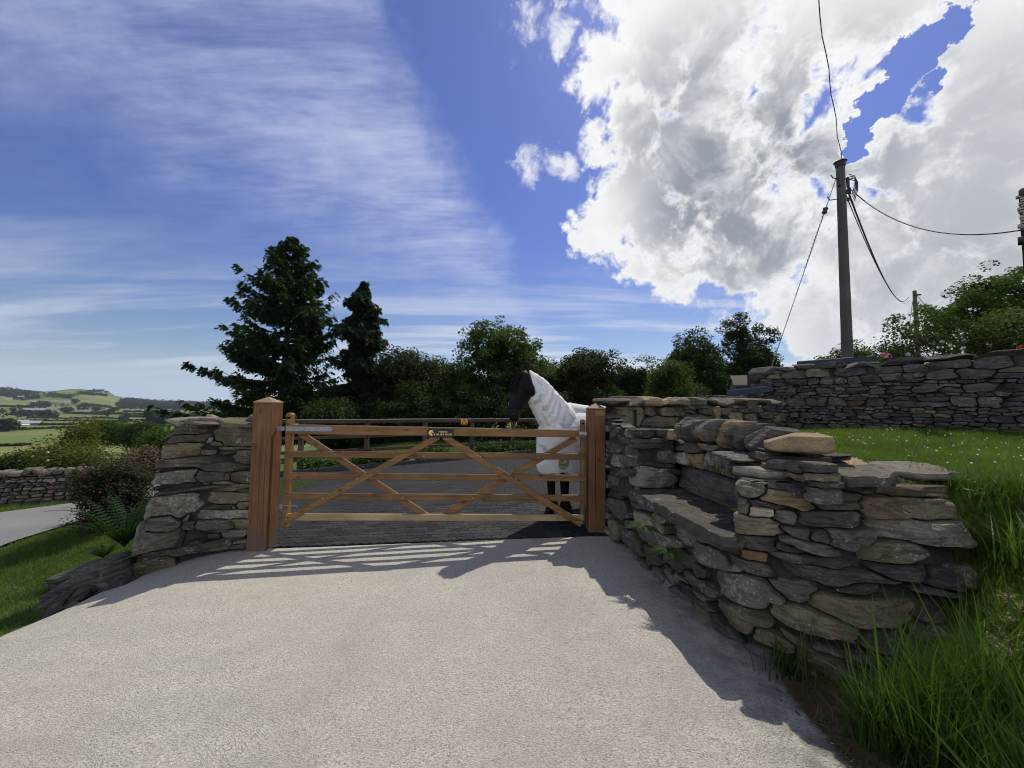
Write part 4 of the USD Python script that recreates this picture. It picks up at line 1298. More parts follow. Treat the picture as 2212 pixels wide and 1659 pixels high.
# bolts, read from the photograph
bolts = [(610, 578), (950, 585), (1100, 590), (1415, 590), (1735, 596), (738, 707), (808, 707), (1548, 710), (1610, 710), (548, 816), (983, 817), (1370, 818), (1780, 818), (347, 932), (1157, 930), (1190, 930), (1955, 926)]
front = {(950, 585), (1415, 590), (738, 707), (1610, 710), (548, 816), (1780, 818), (347, 932), (1955, 926)}
for bx_, by_ in bolts:
    r_ = ray((900 + bx_ / 1.3825) * .54, (1400 + by_ / 1.3825) * .54)
    d = 4.9
    for _ in range(4):
        p = EYE + d * r_; d *= (GY(p[0]) - EYE[1]) / p[1]
    p = EYE + d * r_
    dy = -0.035 if (bx_, by_) in front else -0.004
    mm = trimesh.creation.icosphere(2, 0.0085); mm.apply_scale([1, 0.55, 1]); mm.apply_translation([p[0], GY(p[0]) + dy, p[2]])
    obj('bolt_head', mm, M_GALV, gate, smooth=True)
# hinge strap
st = obj('hinge_strap', [box(0.555, 0.007, 0.060, gp(-2.575, 1.275, -0.0225), bevel=0.002), trimesh.creation.cylinder(radius=0.030, height=0.007, sections=20).apply_transform(trimesh.transformations.rotation_matrix(math.pi / 2, [1, 0, 0])).apply_translation(gp(-2.297, 1.275, -0.0223)), box(0.12, 0.008, 0.055, (-2.93, GY(-2.9) - 0.019, 1.275), bevel=0.002)], M_GALV, gate)
for x in (-2.62, -2.38):
    mm = trimesh.creation.icosphere(2, 0.014); mm.apply_scale([1, 0.6, 1]); mm.apply_translation(gp(x, 1.275, -0.026))
    obj('strap_bolt', mm, M_GALV, st, smooth=True)
hk = obj('bottom_hinge', [box(0.072, 0.006, 0.060, gp(-2.863, 0.30, -0.004), bevel=0.002), box(0.006, 0.10, 0.06, gp(-2.826, 0.30, -0.035), bevel=0.001)], M_GALV, gate)
obj('hinge_rod', tube(np.array([gp(-2.86, .325, -0.05), gp(-2.80, .325, -0.055), gp(-2.66, .322, -0.05), gp(-2.655, .31, -0.05), gp(-2.655, .285, -0.05)]), 0.006, 8), M_GALV, gate, smooth=40)
obj('latch_plate', box(0.10, 0.006, 0.042, gp(0.92, 1.252, -0.0225), bevel=0.002), M_GALV, gate)
# name plate
sx, sz = -0.906, 1.238
plate_p = obj('name_plate', box(0.333, 0.006, 0.114, gp(sx, sz, -0.038), bevel=0.002), M_BLACK, gate)
R90 = trimesh.transformations.rotation_matrix(math.pi / 2, [1, 0, 0])


def on_plate(mesh, x, z):
    mm = trimesh.Trimesh(*mesh) if isinstance(mesh, tuple) else mesh.copy()
    mm.apply_transform(R90)
    mm.apply_translation(gp(sx, sz, -0.0415) + [x, 0, z])
    return mm


def text_on(text, h, width, cx, cz):
    tm = meshkit.text_mesh(text, h, 0.0012, True)
    e = tm.bounds
    tm.apply_translation([-(e[0, 0] + e[1, 0]) / 2, -(e[0, 1] + e[1, 1]) / 2, 0])
    tm.apply_scale([width / (e[1, 0] - e[0, 0]), 1, 1])
    return on_plate(tm, cx, cz)


obj('lettering', text_on('HOITZE', 0.021, 0.108, 0.037, 0.017), M_GOLD, plate_p)
obj('lettering', text_on("& MR JB'S HOUSE", 0.020, 0.232, 0.036, -0.015), M_GOLD, plate_p)
hh = np.array([(600, 430), (630, 375), (690, 352), (720, 350), (730, 342), (740, 365), (760, 400), (782, 440), (775, 465), (752, 462), (735, 445), (705, 430), (695, 425), (690, 440), (715, 480), (738, 515), (742, 545), (722, 568), (705, 560), (670, 530), (640, 500), (625, 478), (652, 505), (640, 515), (612, 485)], float)
hp = np.stack([(hh[:, 0] - 1008) / 925 * 0.333, -(hh[:, 1] - 458) / 315 * 0.114], 1)
obj('horse_head_emblem', on_plate(prism(hp, 0, 0.0012), 0, 0), M_GOLD, plate_p)
hp2 = np.array([(598, 450), (615, 490), (650, 535), (690, 562), (655, 545), (615, 505), (597, 470)], float)
obj('mane_stroke', on_plate(prism(np.stack([(hp2[:, 0] - 1008) / 925 * 0.333, -(hp2[:, 1] - 458) / 315 * 0.114], 1), 0, 0.0012), 0, 0), M_GOLD, plate_p)
for a_ in (-1, 1):
    for b_ in (-1, 1):
        mm = trimesh.creation.icosphere(1, 0.005); mm.apply_scale([1, .5, 1]); mm.apply_translation(gp(sx, sz, -0.042) + [a_ * .156, 0, b_ * .047])
        obj('plate_screw', mm, M_GALV if (a_, b_) == (-1, 1) else M_BLACK, plate_p)

# ---------------------------------------------------------------- post and rail fence round the yard
M_FENCE = wood_mat('fence_timber', (0.040, 0.022, 0.015), (0.105, 0.060, 0.042), 0, knots=False, rough=0.8)
M_FPOST = wood_mat('fence_post_timber', (0.045, 0.025, 0.017), (0.115, 0.066, 0.046), 2, knots=False, rough=0.8)
M_TAPE = flat_mat('white_tape', (0.55, 0.52, 0.48), 0.7)
fence = thing('post_and_rail_fence', 'dark brown post and rail fence round the far side of the paved yard', 'fence')
fpts = np.array([(-8.05, 10.35), (-5.95, 10.95), (-4.35, 11.65), (-2.80, 12.50), (-1.33, 13.0), (0.05, 13.75), (1.6, 14.5), (3.2, 15.3), (4.8, 16.1)])
for k, (x, y) in enumerate(fpts):
    zb = float(zdrive(x, 9)) - 0.3
    w = 0.20 if k == 0 else 0.13
    zt = 1.20 if k == 0 else 1.13
    pth = obj('post', box(w, w * .8, zt - zb, (x, y, (zt + zb) / 2), bevel=0.01), M_FPOST, fence)
    if k == 0:
        v = np.array([(-1, -1, 0), (1, -1, 0), (1, 1, 0), (-1, 1, 0), (0, 0, 1)]) * [w / 2 + .012, w / 2 + .012, .08] + [x, y, zt]
        obj('post_cap', (v, np.array([[0, 1, 4], [1, 2, 4], [2, 3, 4], [3, 0, 4], [0, 2, 1], [0, 3, 2]])), M_ENDG, pth)
for z, h in ((1.075, 0.10), (0.70, 0.09), (0.30, 0.09)):
    for p, q in zip(fpts[:-1], fpts[1:]):
        zz = [z + 0.25 * float(zdrive(e[0], 9)) * (1 if z < 1 else 0) for e in (p, q)]
        nrm = np.array([-(q - p)[1], (q - p)[0]]); nrm /= np.linalg.norm(nrm)
        off = -nrm * 0.085
        obj('rail', beam((*(p + off), zz[0]), (*(q + off - (q - p) * 0.004), zz[1]), 0.036, h, bevel=0.006), M_FENCE, fence)
        if z > 1:
            obj('electric_tape', beam((*(p + off * 1.6), zz[0] + .065), (*(q + off * 1.6), zz[1] + .065), 0.004, 0.012, bevel=0), M_TAPE, fence)
M_ORANGE = flat_mat('orange_plastic', (0.75, 0.27, 0.01), 0.45)
c = P(1003, 911.5, 12.75)
es = thing('warning_sign', 'small orange electric fence sign hanging on the yard fence top rail', 'sign', loc=c, rz=0.43)
obj('sign_plate', box(0.235, 0.012, 0.165, bevel=0.006), M_ORANGE, es)
for k, (pts) in enumerate([[(-.10, -.065), (-.07, -.07), (-.03, -.02), (-.045, .0)], [(.10, -.065), (.07, -.07), (.03, -.02), (.045, .0)], [(-.03, .045), (.03, .045), (.045, .075), (-.045, .075)]]):
    mm = trimesh.Trimesh(*prism(np.array(pts), 0, 0.002)); mm.apply_transform(R90); mm.apply_translation([0, -0.0075, 0])
    obj('black_mark', mm, M_BLACK, es)

# ---------------------------------------------------------------- the horse in its rug
import manifold3d as mf
HF = np.array([-0.78, -0.626, 0.0]); HF /= np.linalg.norm(HF)
HL = np.array([-HF[1], HF[0], 0.0]) * 1.0
if HL[1] > 0: HL = -HL
H0 = np.array([0.70, 5.64, 0.0])


def hw(f, l, z):
    return H0 + HF * f + HL * l + np.array([0, 0, z])


def ball(p, r):
    return mf.Manifold.sphere(r, 28).translate([float(q) for q in p])


def chain(*pr):
    out = None
    for (p, r), (q, s) in zip(pr[:-1], pr[1:]):
        h = mf.Manifold.batch_hull([ball(p, r), ball(q, s)])
        out = h if out is None else out + h
    return out


def stretched(p, r, sl):
    """ball squeezed sideways (along the horse's width)"""
    m3 = np.eye(3) - (1 - sl) * np.outer(HL, HL)
    T = np.zeros((3, 4)); T[:, :3] = m3 * r; T[:, 3] = p
    return mf.Manifold.sphere(1.0, 32).transform(T)


def hull_chain(items, grow=0.0):
    out = None
    for (p, r, s), (q, t, u) in zip(items[:-1], items[1:]):
        h = mf.Manifold.batch_hull([stretched(p, r + grow, s), stretched(q, t + grow, u)])
        out = h if out is None else out + h
    return out


poll, muzz = P(1129, 812, 5.22), P(1105, 900, 5.02)
torso = [(hw(.06, 0, 1.16), .27, .85), (hw(-.30, 0, 1.17), .33, .80), (hw(-.75, 0, 1.15), .35, .86), (hw(-1.10, 0, 1.22), .31, .85), (hw(-1.38, 0, 1.20), .27, .85)]
upper = [(hw(-.02, 0, 1.33), .20, .75), (hw(-.22, 0, 1.45), .165, .6), (hw(-.70, 0, 1.36), .2, .75), (hw(-1.10, 0, 1.38), .22, .85), (hw(-1.35, 0, 1.28), .22, .8)]
neck = [(hw(-.06, 0, 1.30), .27, .72), (hw(.20, 0, 1.55), .235, .58), (hw(.42, 0, 1.78), .185, .55), (poll - HF * .05 + [0, 0, -.06], .12, .7)]
nx_ = HF * 0.55 + np.array([0, 0, -0.835])
head_dir = muzz - poll; HLEN = np.linalg.norm(head_dir); hd = head_dir / HLEN
head_f = HF - hd * np.dot(HF, hd); head_f /= np.linalg.norm(head_f)       # the way the forehead looks
side = np.cross(hd, head_f)


def hd_(t, f, s=0.0):
    return poll + hd * t * HLEN + head_f * f + side * s


body = hull_chain(torso) + hull_chain(upper) + hull_chain(neck)
head = mf.Manifold.batch_hull([ball(hd_(0.04, .01, .06), .075), ball(hd_(0.04, .01, -.06), .075), ball(hd_(.30, .025, .065), .066), ball(hd_(.30, .025, -.065), .066), ball(hd_(.30, -.155, .055), .07), ball(hd_(.30, -.155, -.055), .07), ball(hd_(.12, -.14, .0), .09)])
head += mf.Manifold.batch_hull([ball(hd_(.30, .02, .055), .064), ball(hd_(.30, .02, -.055), .064), ball(hd_(.42, -.13, .02), .066), ball(hd_(.42, -.13, -.02), .066), ball(hd_(.78, .0, .035), .056), ball(hd_(.78, .0, -.035), .056), ball(hd_(.80, -.06, .0), .062)])
head += mf.Manifold.batch_hull([ball(hd_(.74, -.01, .035), .05), ball(hd_(.74, -.01, -.035), .05), ball(hd_(.95, -.01, .04), .046), ball(hd_(.95, -.01, -.04), .046), ball(hd_(1.0, -.05, .02), .045), ball(hd_(1.0, -.05, -.02), .045), ball(hd_(.93, -.085, .0), .042)])
for s in (-1, 1):
    head += ball(hd_(.36, .025, s * .083), .032)          # brow over the eye
    head += ball(hd_(.93, .022, s * .040), .030)          # nostril rim
body = body + head
legs = None
for s in (-1, 1):
    l = s * .135
    fl_ = chain((hw(.0, l, 1.02), .13), (hw(.02, l, .80), .092), (hw(.03, l, .52), .066), (hw(.03, l, .46), .062), (hw(.015, l, .20), .048), (hw(.02, l, .15), .054), (hw(.05, l, .075), .052))
    hoof = mf.Manifold.batch_hull([ball(hw(.05, l, .075), .055), mf.Manifold.cylinder(.03, .082, .076, 24).translate([float(q) for q in hw(.07, l, 0.0)])])
    hl = chain((hw(-1.22, l * .9, 1.10), .21), (hw(-1.10, l * 1.1, .86), .135), (hw(-1.38, l * 1.05, .58), .075), (hw(-1.36, l * 1.05, .50), .065), (hw(-1.30, l, .20), .05), (hw(-1.29, l, .15), .055), (hw(-1.26, l, .07), .053))
    hoof2 = mf.Manifold.batch_hull([ball(hw(-1.26, l, .07), .055), mf.Manifold.cylinder(.03, .08, .074, 24).translate([float(q) for q in hw(-1.24, l, 0.0)])])
    body = body + fl_ + hoof + hl + hoof2
body = body.refine_to_length(0.035)
bm = body.to_mesh()
tmb = trimesh.Trimesh(bm.vert_properties[:, :3], bm.tri_verts)
trimesh.smoothing.filter_taubin(tmb, lamb=0.5, nu=0.53, iterations=14)


def coat_col(g):
    n = noise_(g, 6.0, 6.0, 0.6); h = noise_(g, 1.0, 5.0, 0.6, g('mapping', mapping_type='point', vector=g('geometry').position, scale=(160.0, 160.0, 22.0)).vector)
    return ramp(g, n, [(0.3, (0.004, 0.0035, 0.0035)), (0.7, (0.010, 0.008, 0.007))]), (h, 0.003)


M_COAT = principled('black_horse_coat', coat_col, 0.45, spec=0.10)
M_HAIR = flat_mat('black_horse_hair', (0.007, 0.006, 0.006), 0.6, spec=.15)
M_HOOF = flat_mat('dark_hoof', (0.03, 0.027, 0.025), 0.5)
horse = thing('horse', 'black horse in a white neck rug standing behind the gate, looking left', 'horse')
obj('body', tmb, M_COAT, horse, smooth=True)
for s in (-1, 1):
    base = hd_(-.05, -.01, s * .066)
    tip = base - hd * .17 + side * s * .012 + head_f * .02
    ear = trimesh.convex.convex_hull(np.vstack([base + q * .034 for q in np.vstack([np.eye(3), -np.eye(3)])] + [base - hd * .07 + side * s * .01 + q * .034 for q in np.vstack([np.eye(3), -np.eye(3)])] + [tip + q * .006 for q in np.vstack([np.eye(3), -np.eye(3)])]))
    ear = ear.subdivide_loop(2)
    obj('ear', ear, M_COAT, horse, smooth=True)
    obj('eye', trimesh.creation.icosphere(2, .020).apply_translation(hd_(.38, .022, s * .092)), flat_mat('eye_gloss_%d' % (s + 1), (0.01, 0.007, 0.005), 0.06), horse, smooth=True)
    obj('nostril', trimesh.creation.icosphere(2, .014).apply_translation(hd_(.955, .030, s * .052)), M_BLACK, horse, smooth=True)


def strands(roots, dirs, lens, w, seed, bend=0.3, segn=5):
    r = np.random.default_rng(seed)
    V, F, n = [], [], 0
    for p, d, L in zip(roots, dirs, lens):
        d = d / np.linalg.norm(d)
        sd = np.cross(d, r.normal(size=3)); sd /= np.linalg.norm(sd)
        t = np.linspace(0, 1, segn)
        c = p + d * (t * L)[:, None] + np.array([0, 0, -1]) * (bend * L * t ** 2)[:, None] + sd * (0.08 * L * np.sin(t * 3 + r.uniform(0, 6)))[:, None]
        ww = (w * (1 - 0.85 * t))[:, None]
        V += [c - sd * ww, c + sd * ww]
        i = np.arange(segn - 1)
        F += [np.stack([n + i, n + i + 1, n + segn + i + 1], 1), np.stack([n + i, n + segn + i + 1, n + segn + i], 1)]
        n += 2 * segn
    return np.vstack(V), np.vstack(F)


r = np.random.default_rng(3)
k = 420
roots = np.array([hd_(r.uniform(-.06, .14), r.uniform(.05, .10), r.uniform(-.075, .075)) for _ in range(k)])
obj('forelock', strands(roots, np.array([hd + head_f * r.uniform(.0, .10) + side * r.normal(0, .10) for _ in range(k)]), r.uniform(.12, .26, k), .004, 4, 0.05), M_HAIR, horse)
for s in (-1, 1):
    for fo, tag_ in ((.0, 0), (-1.31, 1)):
        k = 150
        an = r.uniform(0, 2 * np.pi, k)
        roots = np.array([hw(fo + .015 + .047 * math.cos(q), s * .135 + .047 * math.sin(q), r.uniform(.12, .30)) for q in an])
        dirs = np.array([HF * math.cos(q) * .35 + HL * math.sin(q) * .35 + np.array([0, 0, -1.0]) - HF * .12 for q in an])
        obj('feather', strands(roots, dirs, np.minimum(r.uniform(.12, .22, k), roots[:, 2] * .86), .005, 9, 0.0), M_HAIR, horse)
# the rug: a shell over trunk and neck that hangs to below the belly
tor2 = [(p, rr_, s) for p, rr_, s in torso]
hang = None
low = [(hw(.10, 0, .80), .26, .80), (hw(-.30, 0, .74), .30, .92), (hw(-.75, 0, .74), .31, 1.0), (hw(-1.15, 0, .76), .30, .95), (hw(-1.42, 0, .80), .26, .9)]


def rug_solid(grow):
    out = hull_chain(upper, grow) + hull_chain(neck[:3] + [(poll - HF * .10 + [0, 0, -.08], .125, .75)], grow)
    for (a1, a2, b1, b2) in zip(torso[:-1], torso[1:], low[:-1], low[1:]):
        out = out + mf.Manifold.batch_hull([stretched(q[0], q[1] + grow, q[2]) for q in (a1, a2, b1, b2)])
    return out


outer, inner = rug_solid(0.040), rug_solid(0.026)
rug = outer - inner
rug = rug.trim_by_plane([0.0, 0.0, 1.0], 0.635)
# open at the poll, cut square to the neck
nd = (neck[3][0] - neck[2][0]); nd = nd / np.linalg.norm(nd)
cutn = -(nd * 0.55 + HF * 0.9); cutn /= np.linalg.norm(cutn)
cpt = poll - HF * .060 + np.array([0, 0, -.03])
hp_ = hd_(.42, -.17)
cutn = np.cross(hp_ - cpt, HL); cutn /= np.linalg.norm(cutn)
if np.dot(cutn, hw(-.5, 0, 1.2) - cpt) < 0: cutn = -cutn
rug = rug.trim_by_plane([float(q) for q in cutn], float(np.dot(cutn, cpt)))
rug = rug.refine_to_length(0.022)
rm = rug.to_mesh()
tmr = trimesh.Trimesh(rm.vert_properties[:, :3].astype(float), rm.tri_verts, process=True)
v = np.array(tmr.vertices)
vn = np.array(tmr.vertex_normals)
an = np.linspace(0, 1, 60)
npts = np.array([q[0] for q in neck])
tline = resample(npts, 60)
from scipy.spatial import cKDTree
dd, ii = cKDTree(tline).query(v)
tpar = ii / 59.0
onneck = smoothstep(v[:, 2], 1.20, 1.42) * smoothstep((v - H0) @ HF, -.34, -.05)
loc_f, loc_l = (v - H0) @ HF, (v - H0) @ HL
ang = np.arctan2(loc_l, v[:, 2] - 1.2)
# long drapes slanting down and forward over the neck, soft waves on the body
top_l = smoothstep(np.abs(loc_l), 0.03, 0.10)
fz = np.stack([loc_f, v[:, 2]], 1)
folds = []
for (ua, va, ub_, vb, am, wd) in [(478, 190, 500, 340, .020, .020), (520, 215, 505, 420, .014, .018), (565, 250, 545, 410, .018, .018), (600, 275, 470, 560, .022, .024), (640, 300, 640, 410, .014, .016), (690, 345, 480, 610, .026, .026), (715, 355, 590, 560, .016, .018),
                                  (745, 365, 560, 650, .026, .026), (765, 385, 772, 585, .022, .018), (800, 410, 690, 640, .020, .026), (860, 440, 800, 660, .014, .028), (430, 170, 440, 280, .016, .018), (560, 560, 690, 690, .016, .026), (450, 560, 560, 690, .016, .022)]:
    q0, q1 = [P((1950 + x_ / 2.37) * .54, (1420 + y_ / 2.37) * .54, 5.38) - H0 for x_, y_ in ((ua, va), (ub_, vb))]
    folds.append((np.array([q0 @ HF, q0[2]]), np.array([q1 @ HF, q1[2]]), am, wd))
fold = np.zeros(len(v))
bend_ = .030 * (meshkit.noise(v * 4.0, 5) - .5)
for q0, q1, am, wd in folds:
    dv_ = q1 - q0; L2 = dv_ @ dv_
    tq = np.clip(((fz - q0) @ dv_) / L2, 0, 1)
    dist = np.linalg.norm(fz - (q0 + tq[:, None] * dv_), axis=1) + 0 * tq
    sdist = ((fz - q0) @ np.array([-dv_[1], dv_[0]])) / math.sqrt(L2) + bend_
    on = smoothstep(tq, 0.0, .12) * smoothstep(tq, 1.0, .7)
    fold += 1.0 * am * on * (np.exp(-(sdist / wd) ** 2) - .55 * np.exp(-((sdist - 1.5 * wd) / wd) ** 2)) * smoothstep(dist, .10, .04)
fold = fold * (.2 + .8 * top_l)
wave = (meshkit.fbm(v * [2.6, 2.6, 1.3], 2, 8) - 0.5) * 0.030 + (meshkit.noise(np.c_[loc_f * 9, loc_l * 9, v[:, 2] * 1.0], 4) - .5) * 0.030 * smoothstep(v[:, 2], 1.15, .7)
crease = .004 * np.sin((loc_f * 1.0 + v[:, 2] * .9) * 40 + 4 * meshkit.noise(v * 3, 21)) * smoothstep(v[:, 2], 1.05, 1.35) * smoothstep(loc_f, -.55, -.1)
outw = np.stack([vn[:, 0], vn[:, 1], 0.4 * vn[:, 2]], 1)
sgn = np.where((vn * (v - (H0 + HF * loc_f[:, None] + [0, 0, 1.2]))).sum(1) > 0, 1.0, -1.0)
vv = v + vn * (sgn * (onneck * fold + (1 - onneck) * wave + crease))[:, None]
vv[:, 2] += np.where(v[:, 2] < .66, 0.03 * np.sin(loc_f * 7) + .03 * (meshkit.noise(v * 6) - .5), 0)
tmr.vertices = vv
trimesh.smoothing.filter_taubin(tmr, lamb=0.5, nu=0.52, iterations=4)


def rug_col(g):
    pos = g('geometry').position
    n = noise_(g, 5.0, 6.0, 0.6); st = noise_(g, 9.0, 7.0, 0.68)
    xyz = g('separate_xyz', vector=pos)
    c = ramp(g, n, [(0.3, (0.60, 0.59, 0.57)), (0.7, (0.74, 0.73, 0.71))])
    c = g.mixc(g.smooth(st, 0.58, 0.75, 0.0, 0.55), c, (0.34, 0.29, 0.235))
    w = noise_(g, 220.0, 2.0, 0.5)
    return c, (g.math('add', g.math('multiply', noise_(g, 11.0, 3.0, 0.5), 1.0), g.math('multiply', w, 0.06)), 0.012)


M_RUG = principled('white_rug_cloth', rug_col, 0.85, spec=0.15)
rp_ = obj('rug', tmr, M_RUG, horse, smooth=True)


def on_rug(u, v, up=0.0, w=0.1, h=0.1, lift=0.012):
    """a patch of cloth that follows the rug where the line of sight meets it"""
    c0, t0 = EYE, ray(u, v)
    loc, _, tri = tmr.ray.intersects_location([c0], [t0 / np.linalg.norm(t0)])
    k = np.argmin(np.linalg.norm(loc - c0, axis=1))
    p = loc[k]
    near = cKDTree(tmr.vertices).query_ball_point(p, 0.10)
    q = np.array(tmr.vertices)[near]
    nrm = np.linalg.svd(q - q.mean(0))[2][2]
    if np.dot(nrm, c0 - p) < 0: nrm = -nrm
    ex = np.cross([0, 0, 1.0], nrm); ex /= np.linalg.norm(ex)
    ez = np.cross(nrm, ex)
    top = max(0.0, np.max((q - p) @ nrm))
    return p + nrm * (min(top, .03) + lift), ex, ez, nrm


M_LGREEN = flat_mat('badge_green', (0.30, 0.40, 0.16), 0.7)
M_DARKP = flat_mat('badge_ink', (0.012, 0.013, 0.010), 0.7)
M_PATCH = flat_mat('rug_strap_grey', (0.42, 0.40, 0.36), 0.8)
p, ex, ez, nr = on_rug(1216, 1000)


def place(mesh, p, ex, ez, nr):
    mm = trimesh.Trimesh(*mesh) if isinstance(mesh, tuple) else mesh
    v = np.array(mm.vertices)
    return p + v[:, :1] * ex + v[:, 1:2] * ez + v[:, 2:] * nr, np.array(mm.faces)


th = np.linspace(0, 2 * np.pi, 40, endpoint=False)
obj('round_badge', [place(prism(np.c_[.088 * np.cos(th), .078 * np.sin(th)], 0, .004), p, ex, ez, nr)], M_LGREEN, rp_)
ringo = tube(np.c_[.088 * np.cos(np.r_[th, th[0]]), .078 * np.sin(np.r_[th, th[0]]), np.full(41, .004)], .0028, 6)
obj('badge_rim', place(ringo, p, ex, ez, nr), M_DARKP, rp_)
tx = meshkit.text_mesh('Ruggles', .030, .0012, False)
e = tx.bounds; tx.apply_translation([-(e[0, 0] + e[1, 0]) / 2, -.030, .0042]); tx.apply_scale([.118 / (e[1, 0] - e[0, 0]), 1, 1])
sh = np.eye(4); sh[0, 1] = .2; tx.apply_transform(sh)
obj('badge_lettering', place(tx, p, ex, ez, nr), M_DARKP, rp_)
M_WHITE = flat_mat('badge_white', (0.7, 0.7, 0.66), 0.7)
leaf = np.array([(-.012, .002), (.002, -.008), (.022, .006), (.03, .03), (.012, .058), (.016, .03), (.004, .012)])
obj('badge_emblem', place(prism(leaf, .004, .0055), p, ex, ez, nr), M_WHITE, rp_)
obj('badge_stroke', place(tube(np.array([(-.06, .02, .005), (-.03, .042, .005), (0, .035, .005), (.03, .05, .005), (.055, .03, .005)]), .0022, 6), p, ex, ez, nr), M_DARKP, rp_)
for (u, v, w, h, a) in [(1161, 866, .10, .05, .5), (1178, 880, .075, .055, .35), (1168, 854, .06, .03, .5), (1172, 964, .11, .03, -.25), (1180, 972, .10, .03, -.2)]:
    try:
        p, ex, ez, nr = on_rug(u, v, lift=0.004)
    except Exception:
        continue
    ca, sa = math.cos(a), math.sin(a)
    obj('rug_strap', place(box(w, h, .006, (0, 0, .003), bevel=.002), p, ex * ca + ez * sa, -ex * sa + ez * ca, nr), M_PATCH, rp_)

# ---------------------------------------------------------------- poles, wires, the corner of the house
M_POLE = wood_mat('weathered_pole', (0.060, 0.054, 0.048), (0.135, 0.122, 0.108), 2, knots=False, rough=0.85)
M_IRON = flat_mat('dark_iron', (0.035, 0.036, 0.04), 0.6, 0.4)
M_CABLE = flat_mat('black_cable', (0.022, 0.022, 0.026), 0.6)
M_STAY = flat_mat('steel_strand', (0.16, 0.16, 0.17), 0.5, 0.6)
M_YEL = flat_mat('yellow_sign', (0.55, 0.45, 0.05), 0.6)
DP = 10.0
ptop, pbot = P(1815, 352, DP), P(1831, 775, DP)
axis = np.array([ptop[0], ptop[1], 0])
bot = np.array([ptop[0] + .04, ptop[1] + .05, 1.6])
pole = thing('utility_pole', 'tall grey wooden utility pole behind the garden wall with a yellow sign', 'utility pole')
zz = np.linspace(0, 1, 9)
obj('pole_shaft', tube(bot + (ptop - bot) * zz[:, None], 0.128 - 0.038 * zz, 22), M_POLE, pole, smooth=40)
obj('pole_cap', tube(np.array([ptop + [0, 0, -.10], ptop + [0, 0, 0.0], ptop + [0, 0, .02], ptop + [0, 0, .05]]), [.105, .12, .145, .12], 22), M_IRON, pole, smooth=40)
for dz, an, L in ((-.42, math.pi + .2, .30), (-.95, math.pi - .1, .32), (-.40, .1, .24)):
    p0 = ptop + [0, 0, dz]
    obj('step_iron', tube(np.array([p0, p0 + [math.cos(an) * L, math.sin(an) * L - .05, -.06], p0 + [math.cos(an) * (L + .06), math.sin(an) * L - .05, .03]]), .013, 7), M_IRON, pole)
for k, (dx, dz, h) in enumerate([(.16, -.55, .35), (.13, -.80, .14), (.2, -.78, .22), (.15, -1.0, .12), (-.1, -.62, .10)]):
    obj('pole_bracket', box(.07, .06, h * .8, ptop + [dx * .85, -.05, dz], rotz(.3 * k), bevel=.015), M_IRON, pole)
for k in range(4):
    a_ = ptop + [.14 + .02 * k, -.08, -.35 - .05 * k]
    obj('cable_loop', tube(np.array([a_, a_ + [.13, -.03, -.06], a_ + [.12, -.03, -.3], a_ + [.06, 0, -.55]]), .011, 6), M_CABLE, pole)
c = P(1823.5, 566, DP)
c = c + np.array([-.66, -.75, 0]) * .134
sg = obj('danger_plate', box(.17, .008, .22, c, rotz(-.72), bevel=.002), M_YEL, pole)
sg2 = obj('danger_plate', box(.165, .006, .07, c + [0, 0, -.15], rotz(-.72), bevel=.002), M_YEL, pole)
ux, nxn = rotz(-.72) @ [1, 0, 0], rotz(-.72) @ [0, -1, 0]
tri_o = [(-.062, -.055), (.062, -.055), (0, .06)]
obj('triangle', tube(np.array([c + ux * x + nxn * .004 + [0, 0, z + .025] for x, z in tri_o + tri_o[:2]]), .006, 6), M_BLACK, sg)
obj('danger_figure', place(prism(np.array([(-.03, -.03), (.0, -.01), (.028, -.028), (.01, .0), (.012, .02), (-.006, .006)]), 0, .002), c + nxn * .0032 + [0, 0, .02], ux, np.array([0, 0, 1.0]), nxn), M_BLACK, sg)
for k, (dz, w) in enumerate([(-.06, .13), (-.085, .11), (-.145, .13), (-.168, .12)]):
    obj('printed_line', box(w, .002, .010, c + nxn * .0042 + [0, 0, dz], rotz(-.72)), M_BLACK, sg if dz > -.1 else sg2)


def wire(name, a, b, sag, r, label, mat=M_CABLE, cat='cable', group=None, n=40, extra=None):
    t = np.linspace(0, 1, n)
    pts = np.asarray(a) + (np.asarray(b) - np.asarray(a)) * t[:, None]
    pts[:, 2] -= sag * 4 * t * (1 - t)
    if extra is not None: pts += extra(t)
    obj(name, tube(pts, r, 7), mat, label=label, cat=cat, group=group, smooth=True)
    return pts


ea = P(1831, 402, DP)
house_pt = P(2204, 497, 5.35)
wire('overhead_cable', ea, house_pt, .48, .012, 'black cable sagging from the tall pole to the house corner on the right')
a = ptop + [0, -.05, .02]
b = P(1770, 0, 6.1)
wire('overhead_cable', a, a + (b - a) * 3.2, .25, .008, 'single cable running from the pole top up and out over the camera', extra=lambda t: np.c_[.02 * np.sin(t * 60), 0 * t, .02 * np.sin(t * 43)])
p2top = P(1975.5, 628, 30)
wire('overhead_cable', P(1830, 408, DP), p2top + [-.5, 0, -.5], 1.35, .022, 'thick cable drooping from the tall pole down to the smaller far pole')
wire('overhead_cable', P(1827, 420, DP), p2top + [-.4, 0, -.75], 1.2, .012, 'thin cable drooping beside the thick one towards the far pole')
